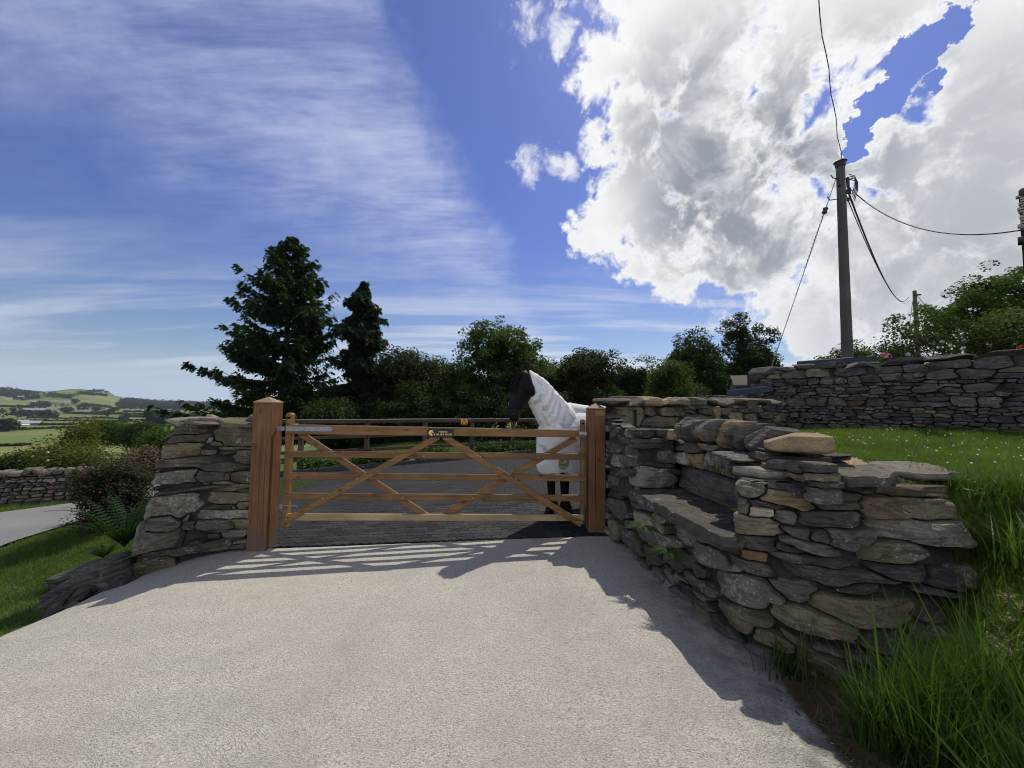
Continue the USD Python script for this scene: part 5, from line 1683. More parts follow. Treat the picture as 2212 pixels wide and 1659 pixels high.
# stay wire with its insulator
sa_, sb_ = P(1806, 385, DP), P(1664, 800, 9.4)
stay = thing('stay_wire', 'slanting stay wire with an insulator, from the tall pole to the wall end', 'stay wire')
obj('strand', tube(np.array([sa_, sa_ + (sb_ - sa_) * .5, sb_ + (sb_ - sa_) * .06]), .009, 7), M_STAY, stay)
dv = (sb_ - sa_) / np.linalg.norm(sb_ - sa_)
ic = P(1783, 458, 9.93)
ic = sa_ + dv * np.dot(ic - sa_, dv)
obj('insulator', tube(np.array([ic - dv * .11, ic - dv * .06, ic, ic + dv * .06, ic + dv * .11]), [.02, .06, .045, .06, .02], 12), M_IRON, stay, smooth=40)
tt = np.linspace(0, 1.55, 170)
e1 = np.cross(dv, [0, 1, 0]); e1 /= np.linalg.norm(e1); e2 = np.cross(dv, e1)
sp = ic + dv * (.12 + tt)[:, None] + .014 * (np.cos(tt * 55)[:, None] * e1 + np.sin(tt * 55)[:, None] * e2)
obj('preformed_grip', tube(sp, .008, 5), M_STAY, stay)
# farther pole
p2 = thing('utility_pole', 'small distant utility pole among the trees on the right', 'utility pole')
obj('pole_shaft', tube(np.array([p2top + [.05, 0, -8], p2top]), [.16, .12], 14), M_POLE, p2, smooth=40)
obj('pole_bracket', box(.5, .1, .1, p2top + [0.1, -.1, -.35]), M_IRON, p2)
obj('stay', tube(np.array([p2top + [-.1, 0, -.5], p2top + [-1.6, -.5, -5.5]]), .02, 5), M_STAY, p2)
obj('cable_tail', tube(np.array([p2top + [.1, 0, -.3], p2top + [.6, 0, -.9], p2top + [1.2, 0, -1.9]]), .02, 5), M_CABLE, p2)

# house whose slated verge just enters the picture
M_SLATE = stone_mat('roof_slate', (0.07, 0.072, 0.08), (0.10, 0.10, 0.106), (0.13, 0.13, 0.13), 0.2)
house = thing('house', 'slate roofed house whose stacked roof edge just enters the picture at the far right', 'house')
E0 = P(2206, 512, 5.35)
ev = np.array([E0[0], E0[1]]) - 0; rad = ev / np.linalg.norm(ev)
gdir = np.array([rad[1], -rad[0]])       # along the eaves, away from the picture
top = P(2204.5, 423, 6.25)
run = np.linalg.norm(top[:2] - E0[:2]); rise = top[2] - E0[2]
NC = 15
for k in range(NC):
    t0, t1 = k / NC, (k + 1.35) / NC
    jag = 0.018 * math.sin(k * 2.3) + 0.012 * math.cos(k * 5.1)
    a0 = np.array([*(E0[:2] + rad * run * t0), E0[2] + rise * t0 + .035]); a1 = np.array([*(E0[:2] + rad * run * t1), E0[2] + rise * t1 + .012])
    g0, g1 = np.array([*(gdir * jag), 0]), np.array([*(gdir * 5.0), 0])
    up = np.array([0, 0, .03])
    v = np.array([a0 + g0, a1 + g0, a1 + g1, a0 + g1]); v = np.vstack([v, v + up])
    obj('slate_course', trimesh.convex.convex_hull(v), M_SLATE, house)
a0 = np.array([*(E0[:2] + rad * run), top[2] + .02]); g1 = np.array([*(gdir * 5.0), 0])
obj('ridge_tile', beam(a0 - [0, 0, 0], a0 + g1, .26, .13, bevel=.03), M_SLATE, house)
gut = np.array([*(E0[:2] - rad * .06), E0[2] - .07])
obj('gutter', tube(np.array([gut - np.array([*(gdir * .03), 0]), gut + g1]), .06, 12), M_BLACK, house)
w0 = E0[:2] + gdir * .75 + rad * .5
wall_in = np.array([w0, w0 + gdir * 4.4, w0 + gdir * 4.4 + rad * 4.0, w0 + rad * 4.0])
obj('house_wall', prism(wall_in, 0.9, E0[2] - .03), ST['grey'], house)
a2 = np.array([*(E0[:2] + rad * run * 2), E0[2]])
obj('far_roof_slope', trimesh.convex.convex_hull(np.array([a0, a0 + g1, a2, a2 + g1, a2 - [0, 0, .05], a2 + g1 - [0, 0, .05], a0 - [0, 0, .05], a0 + g1 - [0, 0, .05]])), M_SLATE, house)
gb = np.array([[*(w0), E0[2] - .03], [*(w0 + rad * 4), E0[2] - .03], [*(w0 + rad * 2), E0[2] + 1.0]])
obj('gable', trimesh.convex.convex_hull(np.vstack([gb, gb + np.array([*(gdir * .3), 0])])), ST['grey'], house)
obj('cable_anchor', box(.06, .10, .06, house_pt + np.array([*(gdir * .05), 0]), rotz(.6), bevel=.01), M_IRON, house)

# dark panels and the shed beyond the seat wall
M_BLUE = flat_mat('dark_blue_metal', (0.022, 0.030, 0.048), 0.45, 0.2)
a, b = P(1571, 850, 9.2), P(1645, 842, 8.6)
pan = thing('metal_trough', 'dark blue metal trough edge behind the return wall, beside the tall wall end', 'trough')
obj('panel', beam(a, b + (b - a) * .3, .06, .14, bevel=.01), M_BLUE, pan)
obj('support_block', box(.42, .3, .16, P(1592, 864, 9.3), rotz(-.4), bevel=.02), ST['grey'], pan)
a, b = P(1722, 786, 9.7), P(1893, 774, 8.6)
cf = thing('metal_roof_edge', 'long dark blue metal edge along the top of the tall wall beside the pole', 'roof edge')
obj('panel', beam(a, b, .05, .13, bevel=.01), M_BLUE, cf)
obj('backing', beam(a + [.1, .25, -.02], b + [.1, .25, -.02], .4, .03, bevel=.01), M_BLUE, cf)
shed = thing('stone_shed', 'little stone shed with a slate roof under the trees, left of the tall wall end', 'shed')
c = P(1616, 836, 24)
Rs = rotz(-.35)
obj('shed_wall', box(1.7, 1.7, 3.2, c + [0, 0, -1.55], Rs), ST['grey'], shed)
for s in (-1, 1):
    q = np.array([(-.98, 0, .55), (.98, 0, .55), (.98, s * 1.05, -.1), (-.98, s * 1.05, -.1)]) @ Rs.T + c + [0, 0, .1]
    obj('roof_slope', trimesh.convex.convex_hull(np.vstack([q, q + [0, 0, .09]])), M_SLATE, shed)
gq = np.array([(-.85, -.85, 0), (-.85, .85, 0), (-.85, 0, .52)]) @ Rs.T + c + [0, 0, .06]
obj('gable', trimesh.convex.convex_hull(np.vstack([gq, gq + Rs @ [1.7, 0, 0]])), ST['grey'], shed)
bwl = thing('stone_wall', 'rough dark field wall under the trees, seen over the seat wall cap stones', 'wall')
p0, p1_ = P(1480, 850, 15.5), P(1668, 838, 13.0)
fbw = loft([(p0[0], p0[1], p0[0], p0[1] + .1), (p1_[0], p1_[1], p1_[0], p1_[1] + .1)], 0.6, 2.3)
if fbw.N[:, 1].mean() > 0: fbw.N = -fbw.N; orient(fbw)
lay_wall(bwl, fbw, [], [], courses(0, fbw.L, 1.3, 2.3, 40, hs=((.08, .4), (.13, .6)), asp=(1.3, 2.6)), lambda u, z: (u > 0) & (u < fbw.L) & (z > 1.3) & (z < 2.05 + .1 * u / fbw.L), 41, DARKMIX, rays=12, rings=3, gap=.012, limit=1.2)
core(fbw, bwl, 0, fbw.L, -.4, lambda u: 2.05, thick=.4)
# ---------------------------------------------------------------- growing things
LM = {
    'dark': leaf_mat('leaf_dark', (0.020, 0.038, 0.009), (0.085, 0.132, 0.028), 0.35),
    'sycamore': leaf_mat('leaf_sycamore', (0.030, 0.060, 0.010), (0.14, 0.21, 0.040), 0.42),
    'yew': leaf_mat('leaf_yew', (0.020, 0.032, 0.009), (0.090, 0.110, 0.026), 0.3),
    'light': leaf_mat('leaf_light', (0.045, 0.070, 0.014), (0.125, 0.165, 0.036), 0.4),
    'spruce': leaf_mat('needle_spruce', (0.018, 0.040, 0.013), (0.085, 0.140, 0.034), 0.3, 0.6),
    'weeping': leaf_mat('needle_weeping', (0.024, 0.044, 0.025), (0.100, 0.140, 0.070), 0.35, 0.6),
    'fern': leaf_mat('fern_green', (0.030, 0.065, 0.012), (0.095, 0.160, 0.028), 0.4, 6),
    'ferndark': leaf_mat('fern_dark_green', (0.016, 0.040, 0.012), (0.050, 0.095, 0.022), 0.35, 6),
    'nettle': leaf_mat('nettle_green', (0.040, 0.080, 0.012), (0.110, 0.185, 0.030), 0.35, 3),
    'yellow': leaf_mat('leaf_yellow_green', (0.070, 0.085, 0.016), (0.195, 0.195, 0.050), 0.4, 2),
    'fuchsia': leaf_mat('leaf_fuchsia', (0.032, 0.034, 0.020), (0.110, 0.105, 0.060), 0.3, 5),
    'twig': leaf_mat('dead_twigs', (0.085, 0.060, 0.038), (0.19, 0.145, 0.095), 0.1, 5),
    'rose': leaf_mat('leaf_rose', (0.026, 0.042, 0.012), (0.095, 0.125, 0.032), 0.35, 4),
    'far': leaf_mat('leaf_far_tree', (0.022, 0.038, 0.014), (0.058, 0.085, 0.028), 0.2, 0.15),
    'wood': leaf_mat('leaf_far_wood', (0.020, 0.034, 0.018), (0.048, 0.072, 0.030), 0.15, 0.03),
}
M_BARK = flat_mat('bark', (0.060, 0.048, 0.036), 0.9, 0, 0.4, 8, 0.2, 0.03)
M_REDF = flat_mat('red_flower', (0.30, 0.012, 0.035), 0.6)
M_PINK = flat_mat('pink_rose', (0.72, 0.22, 0.28), 0.6)
M_WHITEF = flat_mat('white_flower', (0.72, 0.72, 0.66), 0.7)


def leaves(c, nrm, size, r, aspect=0.6, fold=0.25, droop=None):
    """folded kite-shaped leaves at points c with rough facing nrm"""
    n = len(c)
    nrm = nrm + r.normal(0, 0.55, (n, 3)); nrm /= np.linalg.norm(nrm, axis=1, keepdims=True)
    t = r.normal(0, 1, (n, 3)) if droop is None else droop + r.normal(0, 0.35, (n, 3))
    t -= nrm * (t * nrm).sum(1, keepdims=True); t /= np.maximum(np.linalg.norm(t, axis=1, keepdims=True), 1e-6)
    b = np.cross(nrm, t)
    s = (np.asarray(size) * r.uniform(0.65, 1.3, n))[:, None]
    v = np.stack([c - t * s * .5, c + b * s * aspect * .5 + nrm * s * fold * .3 - t * s * .05, c + t * s * .5, c - b * s * aspect * .5 + nrm * s * fold * .3 - t * s * .05], 1).reshape(-1, 3)
    i = np.arange(n) * 4
    return v, np.vstack([np.stack([i, i + 1, i + 2], 1), np.stack([i, i + 2, i + 3], 1)])


def crown(lobes, nclump, per, leaf, spread, seed, gap=0.42, shell=3.2, gscale=0.9):
    """leaf clumps through lobes [(centre, radii)], thickest near the outside, broken by gaps"""
    r = np.random.default_rng(seed)
    vol = np.array([np.prod(q[1]) ** (2 / 3) for q in lobes]); pick = r.choice(len(lobes), nclump * 3, p=vol / vol.sum())
    C = np.array([q[0] for q in lobes])[pick]; Rr = np.array([q[1] for q in lobes])[pick]
    d = r.normal(size=(len(pick), 3)); d /= np.linalg.norm(d, axis=1, keepdims=True)
    rad = r.uniform(0, 1, len(pick)) ** (1 / shell)
    rad = np.minimum(rad * (0.84 + 0.32 * meshkit.fbm(d * 2.4 + C * 0.7, 3, seed % 50)), 1.06)
    p = C + d * Rr * rad[:, None]
    ok = meshkit.fbm(p * gscale / np.mean(Rr) * 2.4, 3, seed % 91) > gap
    p, d = p[ok][:nclump], d[ok][:nclump]
    n = len(p) * per
    e = r.normal(0, 1, (n, 3)); e *= np.minimum(1, 1.5 / np.maximum(np.linalg.norm(e, axis=1, keepdims=True), 1e-6))
    cc = np.repeat(p, per, 0) + e * spread * [1, 1, .75]
    nn = np.repeat(d, per, 0) * .5 + [0, 0, .7]
    return leaves(cc, nn, leaf, r)


def limbs(base, targets, r0, seed, bends=5):
    r = np.random.default_rng(seed)
    out = []
    for tgt in targets:
        a = np.asarray(base, float); b = np.asarray(tgt, float)
        t = np.linspace(0, 1, bends + 2)
        pts = a + (b - a) * t[:, None]
        L = np.linalg.norm(b - a)
        pts[1:-1] += r.normal(0, .05 * L, (bends, 3)) * [1, 1, .5]
        pts[:, 2] += .12 * L * np.sin(t * np.pi) * .5
        out.append(tube(pts, r0 * (1 - .85 * t), 6))
    return out


def broadleaf(name, label, u, vtop, d, wpx, leafkind, seed, n=320, per=34, leaf=.15, zb=0.0, low=0.12, group=None, gap=.42, spread=.26, cat='tree', nl=14, bot=None):
    n = int(n * 1.55); per = int(per * 1.15); leaf *= 1.12
    """a tree whose crown top is seen at (u, vtop) and is wpx wide"""
    r = np.random.default_rng(seed)
    topp = P(u, vtop, d)
    W = 1.28 * wpx / FPX * d
    x, y = topp[0], topp[1] + .02 * d
    H = topp[2] - zb
    t = thing(name, label, cat, group=group)
    zc0 = zb + H * low
    lobes = []
    for k in range(nl):
        a = r.uniform(0, 2 * np.pi); q = r.uniform(.1, 1) ** .6
        zz = zc0 + (H * (1 - low)) * r.uniform(.15, .82)
        env = math.sqrt(max(.05, 1 - ((zz - zc0) / (H * (1 - low)) - .42) ** 2 / .42))
        R_ = W * r.uniform(.15, .27)
        rr_ = max(0, W / 2 * env - R_ * .8) * q
        lobes.append((np.array([x + rr_ * math.cos(a), y + rr_ * math.sin(a), zz]), np.array([R_, R_, R_ * .82])))
    R_ = W * .26
    lobes.append((np.array([x, y, topp[2] - R_ * .9]), np.array([R_, R_, R_ * .9])))
    lobes.append((np.array([x, y, zc0 + H * .45]), np.array([W * .36, W * .36, H * .38])))
    tp = [np.array([x, y, zb - .3]), np.array([x + .02 * W, y, zb + H * .3]), np.array([x - .02 * W, y, zb + H * .6]), np.array([x, y, zb + H * .85])]
    obj('trunk', [tube(np.array(tp), np.array([.055, .045, .03, .008]) * H * .6, 9)] + limbs(tp[1], [q[0] for q in lobes[:6]], .018 * H, seed), M_BARK, t, smooth=True)
    obj('crown', crown(lobes, n, per, leaf, spread, seed, gap), LM[leafkind], t)
    return t


def conifer(name, label, base, H, prof, seed, kind, whorls=42, per=7, droop=.25, tipup=.25, twig=.5, needle=(.20, .055), hang=.75, sway=None, dens=1.0):
    """trunk with whorls of boughs; prof(t, azimuth) gives the bough length at height fraction t"""
    r = np.random.default_rng(seed)
    t = thing(name, label, 'tree')
    base = np.asarray(base, float)
    sw = (lambda q: np.zeros(3)) if sway is None else sway
    tz = np.linspace(0, 1, 10)
    tr = np.array([base + [0, 0, H * q] + sw(q) for q in tz])
    wood = [tube(tr, .022 * H * (1 - .93 * tz), 10)]
    C, N_, T_, S_ = [], [], [], []
    for k in range(whorls):
        tt = (k + r.uniform(-.4, .4)) / whorls
        tt = min(max(tt, .015), .985)
        for j in range(per):
            a = r.uniform(0, 2 * np.pi)
            L = prof(tt, a) * r.uniform(.70, 1.12)
            if L < .1: continue
            s = np.linspace(0, 1, 9)
            dirh = np.array([math.cos(a), math.sin(a), 0])
            rise = .35 * tt
            dz = (rise * s - droop * s ** 1.4 + tipup * s ** 3) * L
            pts = base + [0, 0, H * tt] + sw(tt) + dirh * (L * s)[:, None] + np.c_[np.zeros(9), np.zeros(9), dz] + r.normal(0, .03, (9, 3)) * L * s[:, None] * .5
            if L > .6: wood.append(tube(pts, .012 * L * (1 - .9 * s) + .006, 4, False))
            m = max(4, int(L / .17 * dens))
            q = r.uniform(.16, 1, m) ** .8
            c = np.stack([np.interp(q, s, pts[:, e]) for e in range(3)], 1)
            sd = np.cross(dirh, [0, 0, 1.0])
            for sg_ in (-1, 1):
                tl = twig * (1 - .55 * q) * r.uniform(.5, 1.1, m) * min(1, .35 + L / 2.5)
                nn_ = 5
                for e in range(nn_):
                    f = (e + .6) / nn_
                    cc = c + (sd * sg_ * .8 + dirh * .55) * (tl * f)[:, None] + np.array([0, 0, -1.0]) * (hang * tl * f ** 1.5)[:, None] + r.normal(0, .035, (m, 3))
                    C.append(cc); N_.append(np.tile([0, 0, 1.0], (m, 1)) + dirh * .4)
                    T_.append((sd * sg_ * .6 + dirh * .6) + np.array([0, 0, -1.0]) * (hang * (.4 + f)) + np.zeros((m, 3)))
    C, N_, T_ = np.vstack(C), np.vstack(N_), np.vstack(T_)
    obj('trunk', wood, M_BARK, t, smooth=True)
    obj('crown', leaves(C, N_, np.full(len(C), needle[0]), r, needle[1] / needle[0] * 1.6, .2, T_), LM[kind], t)
    return t


# --- spruce and its slim neighbour
sb = P(607, 905, 23.0); sb[2] = -.5
st_ = P(622, 503, 23.0)


def spruce_prof(t, a):
    left = math.cos(a) < -.2
    e = np.interp(t, [0, .06, .16, .28, .38, .5, .62, .74, .84, .92, 1], [3.6, 4.9, 4.7, 3.9, 4.1, 3.9, 3.5, 2.65, 1.85, 1.25, .15])
    if left:
        e *= 1.0 + .42 * math.exp(-((t - .10) / .05) ** 2) + .30 * math.exp(-((t - .265) / .025) ** 2) + .22 * math.exp(-((t - .50) / .06) ** 2) - .35 * math.exp(-((t - .19) / .03) ** 2)
    elif math.cos(a) > .2:
        e *= .86 + .2 * math.exp(-(t / .3) ** 2)
    return e * (0.80 + .2 * math.sin(t * 70) * .6)


conifer('spruce_tree', 'tall broad dark spruce, tallest tree left of centre behind the gate', sb, st_[2] + .5, spruce_prof, 5, 'spruce', 50, 8, .22, .30, .66, (.25, .075), .85, sway=lambda q: np.array([(st_[0] - sb[0]) * q, 0, 0]), dens=1.2)
cb = P(775, 905, 25.0); cb[2] = -.5
ct = P(772, 602, 25.0)


def slim_prof(t, a):
    e = np.interp(t, [0, .12, .3, .45, .55, .62, .70, .80, .9, 1], [3.2, 3.0, 2.5, 1.8, 1.25, 1.5, 1.8, 1.25, .9, .12])
    return e * (.8 + .35 * math.sin(t * 33 + a))


conifer('cypress_tree', 'slim dark weeping conifer just right of the tall spruce', cb, ct[2] + .5, slim_prof, 6, 'weeping', 60, 8, .45, .12, .55, (.28, .085), 1.5, dens=1.5)

# --- broadleaved trees beyond the yard
B = broadleaf
B('broadleaf_tree', 'tall leafy sycamore behind the horse head, highest of the middle trees', 1085, 688, 26, 225, 'sycamore', 11, 620, 40, .17, -.3, .06, gap=.40)
B('yew_tree', 'dark spiky topped yew between the slim conifer and the sycamore', 888, 752, 24, 150, 'yew', 12, 420, 40, .15, -.3, .03, gap=.38)
B('broadleaf_tree', 'low dark tree squeezed between the yew and the sycamore', 985, 775, 27, 110, 'dark', 13, 320, 36, .16, -.3, .03, gap=.38)
B('yew_tree', 'dark yew directly above the horse neck, right of the sycamore', 1268, 742, 25, 150, 'yew', 14, 420, 40, .15, -.2, .03, gap=.38)
B('broadleaf_tree', 'low dark tree right of the horse, beside the pale green sapling', 1395, 770, 27, 120, 'dark', 15, 320, 36, .16, -.2, .03, gap=.38)
B('broadleaf_tree', 'pale green feathery sapling in front of the dark trees', 1447, 775, 18, 105, 'light', 16, 260, 34, .10, -.1, .08, gap=.45, spread=.22)
B('broadleaf_tree', 'smooth rounded dark tree left of the tallest right hand tree', 1505, 705, 30, 135, 'dark', 17, 480, 40, .17, .2, .03, gap=.36)
B('broadleaf_tree', 'upright dark tree at the stay wire, taller than the round tree', 1608, 676, 31, 128, 'dark', 18, 480, 40, .17, .2, .03, gap=.40)
B('broadleaf_tree', 'little dark tree at the right end of the middle row, by the wall end', 1672, 762, 31, 60, 'dark', 19, 200, 34, .16, .4, .1, gap=.38)
B('broadleaf_tree', 'small bushy tree peeping over the tall wall at the pole foot', 1845, 733, 30, 125, 'sycamore', 20, 300, 36, .17, 2.0, .02, gap=.40)
B('broadleaf_tree', 'big open crowned tree with sky between its branches, far right', 2150, 580, 22, 245, 'sycamore', 21, 430, 34, .16, 2.1, .22, gap=.555, nl=16, spread=.26)
B('broadleaf_tree', 'mid sized leafy bush tree left of the big open tree, by the distant pole', 1945, 735, 33, 100, 'sycamore', 22, 280, 34, .14, 2.1, .05, gap=.42)
B('broadleaf_tree', 'yellow green feathery shrub tree at the far right edge above the wall', 2200, 668, 13, 180, 'light', 23, 330, 40, .10, 2.1, .02, gap=.42, spread=.24)
B('broadleaf_tree', 'dark tree close against the slim conifer, left end of the middle row', 838, 775, 26.5, 80, 'dark', 23, 260, 36, .16, -.3, .02, gap=.36)
B('broadleaf_tree', 'dark tree filling the gap between the two darkest middle crowns, left of the sycamore', 940, 770, 28, 110, 'dark', 24, 300, 36, .16, -.3, .02, gap=.36)
B('broadleaf_tree', 'dark tree at the right foot of the sycamore, over the horse poll', 1172, 775, 28, 110, 'dark', 25, 300, 36, .16, -.3, .02, gap=.36)
B('broadleaf_tree', 'low dark tree between the second yew and the tree by the sapling', 1338, 792, 28, 90, 'dark', 26, 260, 36, .16, -.3, .02, gap=.36)
B('broadleaf_tree', 'low dark tree under the round tree, right of the sapling', 1540, 775, 28, 110, 'dark', 27, 260, 36, .16, -.1, .02, gap=.36)
# undergrowth that closes the view under the trees
for k, (u, v, d, w, nm) in enumerate([(870, 850, 21.5, 150, 'left of the horse below the yew'), (1010, 850, 22, 170, 'under the sycamore'), (1180, 845, 22, 170, 'behind the horse neck'), (1330, 840, 23, 160, 'behind the seat wall caps'), (1480, 838, 22, 150, 'behind the sapling'), (1600, 820, 27, 150, 'beside the little shed'), (720, 870, 20.5, 120, 'below the spruce on its right')]):
    B('shrub', 'low dark undergrowth shrub ' + nm, u, v, d, w, 'dark', 60 + k, 260, 34, .13, -.4, .0, gap=.34, cat='shrub')

# --- roses over the tall wall
rs = thing('rose_bush', 'climbing rose bush along the tall wall top with pale blooms and one pink rose', 'rose bush')
r = np.random.default_rng(31)
lob, tips = [], []
for k in range(15):
    u = 1925 + 290 * k / 14
    lob.append((P(u, 752 - 16 * (k % 3) - (10 if 3 < k < 9 else 0), 8.4 - 1.5 * k / 14) + [0.12, .12, 0], np.array([.30, .30, .20 + .1 * (k % 2)])))
for k in range(16):
    tips.append(P(1935 + r.uniform(0, 280), 715 + r.uniform(-25, 40), 8.0 - r.uniform(0, 1.0)))
obj('foliage', crown(lob, 190, 16, .065, .13, 31, .46), LM['rose'], rs)
obj('stems', [tube(np.array([P(1960 + 15 * k, 785, 8.3 - .08 * k) + [.1, .1, -.1], tp_ + r.normal(0, .08, 3), tp_]), [.012, .008, .004], 5) for k, tp_ in enumerate(tips)], M_BARK, rs)
tl = np.array(tips)
obj('shoot_leaves', leaves(np.repeat(tl, 14, 0) + r.normal(0, .10, (len(tl) * 14, 3)), np.tile([0, 0, 1.0], (len(tl) * 14, 1)), .07, r), LM['rose'], rs)


def bloom(c, rad, seed):
    r = np.random.default_rng(seed)
    n = 26
    d = r.normal(size=(n, 3)); d /= np.linalg.norm(d, axis=1, keepdims=True)
    return leaves(c + d * rad * .6, d, np.full(n, rad * 1.25), r, .95, -.5)


obj('pink_bloom', [bloom(P(1914, 768, 8.25), .085, 3), trimesh.creation.icosphere(2, .05).apply_translation(P(1914, 768, 8.25))], M_PINK, rs)
for k in range(14):
    obj('white_bloom', bloom(P(1940 + r.uniform(0, 272), 755 + r.uniform(-22, 18), 7.9 - r.uniform(0, .8)), .038, 40 + k), M_WHITEF, rs)
obj('red_bloom', bloom(P(2205, 752, 6.2), .05, 77), flat_mat('orange_red_rose', (.55, .06, .02), .6), rs)


# ---------------------------------------------------------------- ferns
def fern(name, label, at, nfr, L, seed, kind, spread=(0, 2 * np.pi), lift=.9, droop=.6, leaf_w=.22):
    r = np.random.default_rng(seed)
    t = thing(name, label, 'fern')
    at = np.asarray(at, float)
    for k in range(nfr):
        a = spread[0] + (spread[1] - spread[0]) * (k + r.uniform(.1, .9)) / nfr
        l = L * r.uniform(.65, 1.1)
        s = np.linspace(0, 1, 26)
        lf = lift * r.uniform(.7, 1.15)
        dirh = np.array([math.cos(a), math.sin(a), 0])
        rach = at + dirh * (l * (.75 * s + .15 * s ** 2))[:, None] + np.c_[np.zeros(26), np.zeros(26), l * (lf * s - droop * s ** 2.2)]
        sd = np.cross(dirh, [0, 0, 1.0])
        V, F, n = [], [], 0
        tv, tf = tube(rach, .006 * l / .5 * (1 - .8 * s), 4, False)
        V.append(tv); F.append(tf); n += len(tv)
        tg = np.gradient(rach, axis=0); tg /= np.linalg.norm(tg, axis=1, keepdims=True)
        for i in range(3, 26):
            w = leaf_w * l * math.sin(min(1, s[i] * 1.25 + .08) * math.pi) ** .7 * (1 - .55 * s[i])
            for sg_ in (-1, 1):
                # a pinna as a toothed strip
                m = 6
                q = np.linspace(0, 1, m)
                mid = rach[i] + (sd * sg_ * .93 + tg[i] * .35) * (w * q)[:, None] + np.array([0, 0, -.25]) * (w * q ** 2)[:, None]
                hw_ = .10 * w * (1 - q) ** .6 * np.where(np.arange(m) % 2, 1.25, .75) + .0006
                V += [mid - tg[i] * hw_[:, None], mid + tg[i] * hw_[:, None]]
                ii = np.arange(m - 1)
                F += [np.stack([n + ii, n + ii + 1, n + m + ii + 1], 1), np.stack([n + ii, n + m + ii + 1, n + m + ii], 1)]
                n += 2 * m
        obj('frond', (np.vstack(V), np.vstack(F)), LM[kind], t)
    return t


for k, (u, v, d, n, L) in enumerate([(1383, 1150, 3.52, 10, .25), (1448, 1205, 3.10, 11, .26)]):
    p = P(u, v, d)
    fern('fern', ['small pale fern sprouting from the wall below the slate bench, nearer the gate', 'small pale fern low on the wall below the bench, nearer the camera'][k], p + [.02, 0, .05], n, L * 1.25, 50 + k, 'fern', (math.pi * .65, math.pi * 1.8), .5, .85, .17)
fern('fern', 'large dark green fern clump beside the left gate wall', P(268, 1180, 4.9), 30, .78, 55, 'ferndark', (0, 2 * np.pi), 1.45, .62, .15)
fern('fern', 'smaller fern at the foot of the left gate wall above the rocks', P(222, 1205, 4.5), 12, .34, 56, 'ferndark', (0, 2 * np.pi), 1.1, .6, .2)


# ---------------------------------------------------------------- shrubs on the left
def bush(name, label, u0, v0, u1, v1, d, kind, seed, n=200, per=26, leaf=.05, gap=.40, thick=.8, spread=.12, nl=10, stems=10):
    r = np.random.default_rng(seed)
    a, b = P(u0, v1, d), P(u1, v0, d)
    c = (a + b) / 2; W = abs(b[0] - a[0]); H = abs(b[2] - a[2])
    t = thing(name, label, 'shrub')
    lob = [(c + [0, 0, -.05 * H], np.array([W * .42, W * .36 * thick, H * .40]))]
    for k in range(nl):
        an = r.uniform(0, 2 * np.pi)
        lob.append((c + [W * .33 * math.cos(an) * r.uniform(.4, 1), W * .3 * thick * r.normal() * .5, H * .34 * math.sin(an) * r.uniform(.5, 1)], np.array([W * .2, W * .2, H * .2]) * r.uniform(.8, 1.3)))
    ft_ = np.array([c[0], c[1], min(a[2], c[2] - H * .45)])
    obj('stems', limbs(ft_, [q[0] + [0, 0, H * .12] for q in (lob * 3)[1:1 + stems]], .02 * H, seed), M_BARK, t)
    obj('foliage', crown(lob, n, per, leaf, spread, seed, gap, 3.0), LM[kind], t)
    return t, lob


f1, lob = bush('fuchsia_bush', 'fuchsia bush with small red flowers left of the gate wall', 158, 975, 335, 1185, 6.3, 'fuchsia', 70, 640, 40, .042, .33, .9, .09)
r = np.random.default_rng(71)
pts = np.array([lob[r.integers(len(lob))][0] + (lambda q: q / np.linalg.norm(q))(r.normal(size=3) + [0, -1.2, -.1]) * lob[1][1] * r.uniform(.9, 1.5) for _ in range(64)])
fl_ = [bloom(p, .015, 800 + k) for k, p in enumerate(pts)]
obj('red_flowers', fl_, M_REDF, f1, kind='stuff')
bush('twiggy_bush', 'brown twiggy bush behind the fuchsia against the left wall', 250, 958, 345, 1060, 7.2, 'twig', 72, 240, 26, .045, .40, .9, .10)
bush('yellow_shrub', 'yellow green flowering shrub behind the low field wall', 40, 950, 220, 1060, 12.0, 'yellow', 73, 460, 30, .075, .40, .8, .2, 14)
b2, lob = bush('white_flower_shrub', 'green shrub dotted with white flowers above the low field wall', -50, 972, 140, 1070, 11.2, 'light', 74, 420, 30, .07, .38, .8, .18)
r = np.random.default_rng(75)
obj('white_flowers', [bloom(lob[r.integers(len(lob))][0] + (lambda q: q / np.linalg.norm(q))(r.normal(size=3) + [0, -1.3, .3]) * lob[1][1] * r.uniform(.9, 1.4), .035, 900 + k) for k in range(70)], M_WHITEF, b2, kind='stuff')
bush('dark_shrub', 'small dark shrub at the left edge behind the field wall', -40, 985, 60, 1045, 10.9, 'dark', 76, 160, 26, .07, .36)
bush('leafy_hedge', 'bright leafy hedge tips showing above the left gate wall corner', 300, 925, 400, 1000, 8.3, 'nettle', 77, 260, 26, .055, .42, .9, .14)
bush('garden_tree', 'spindly yellow leaved shrub top rising over the flowering shrub', 150, 905, 205, 985, 13.0, 'yellow', 78, 130, 24, .08, .50, .8, .22)
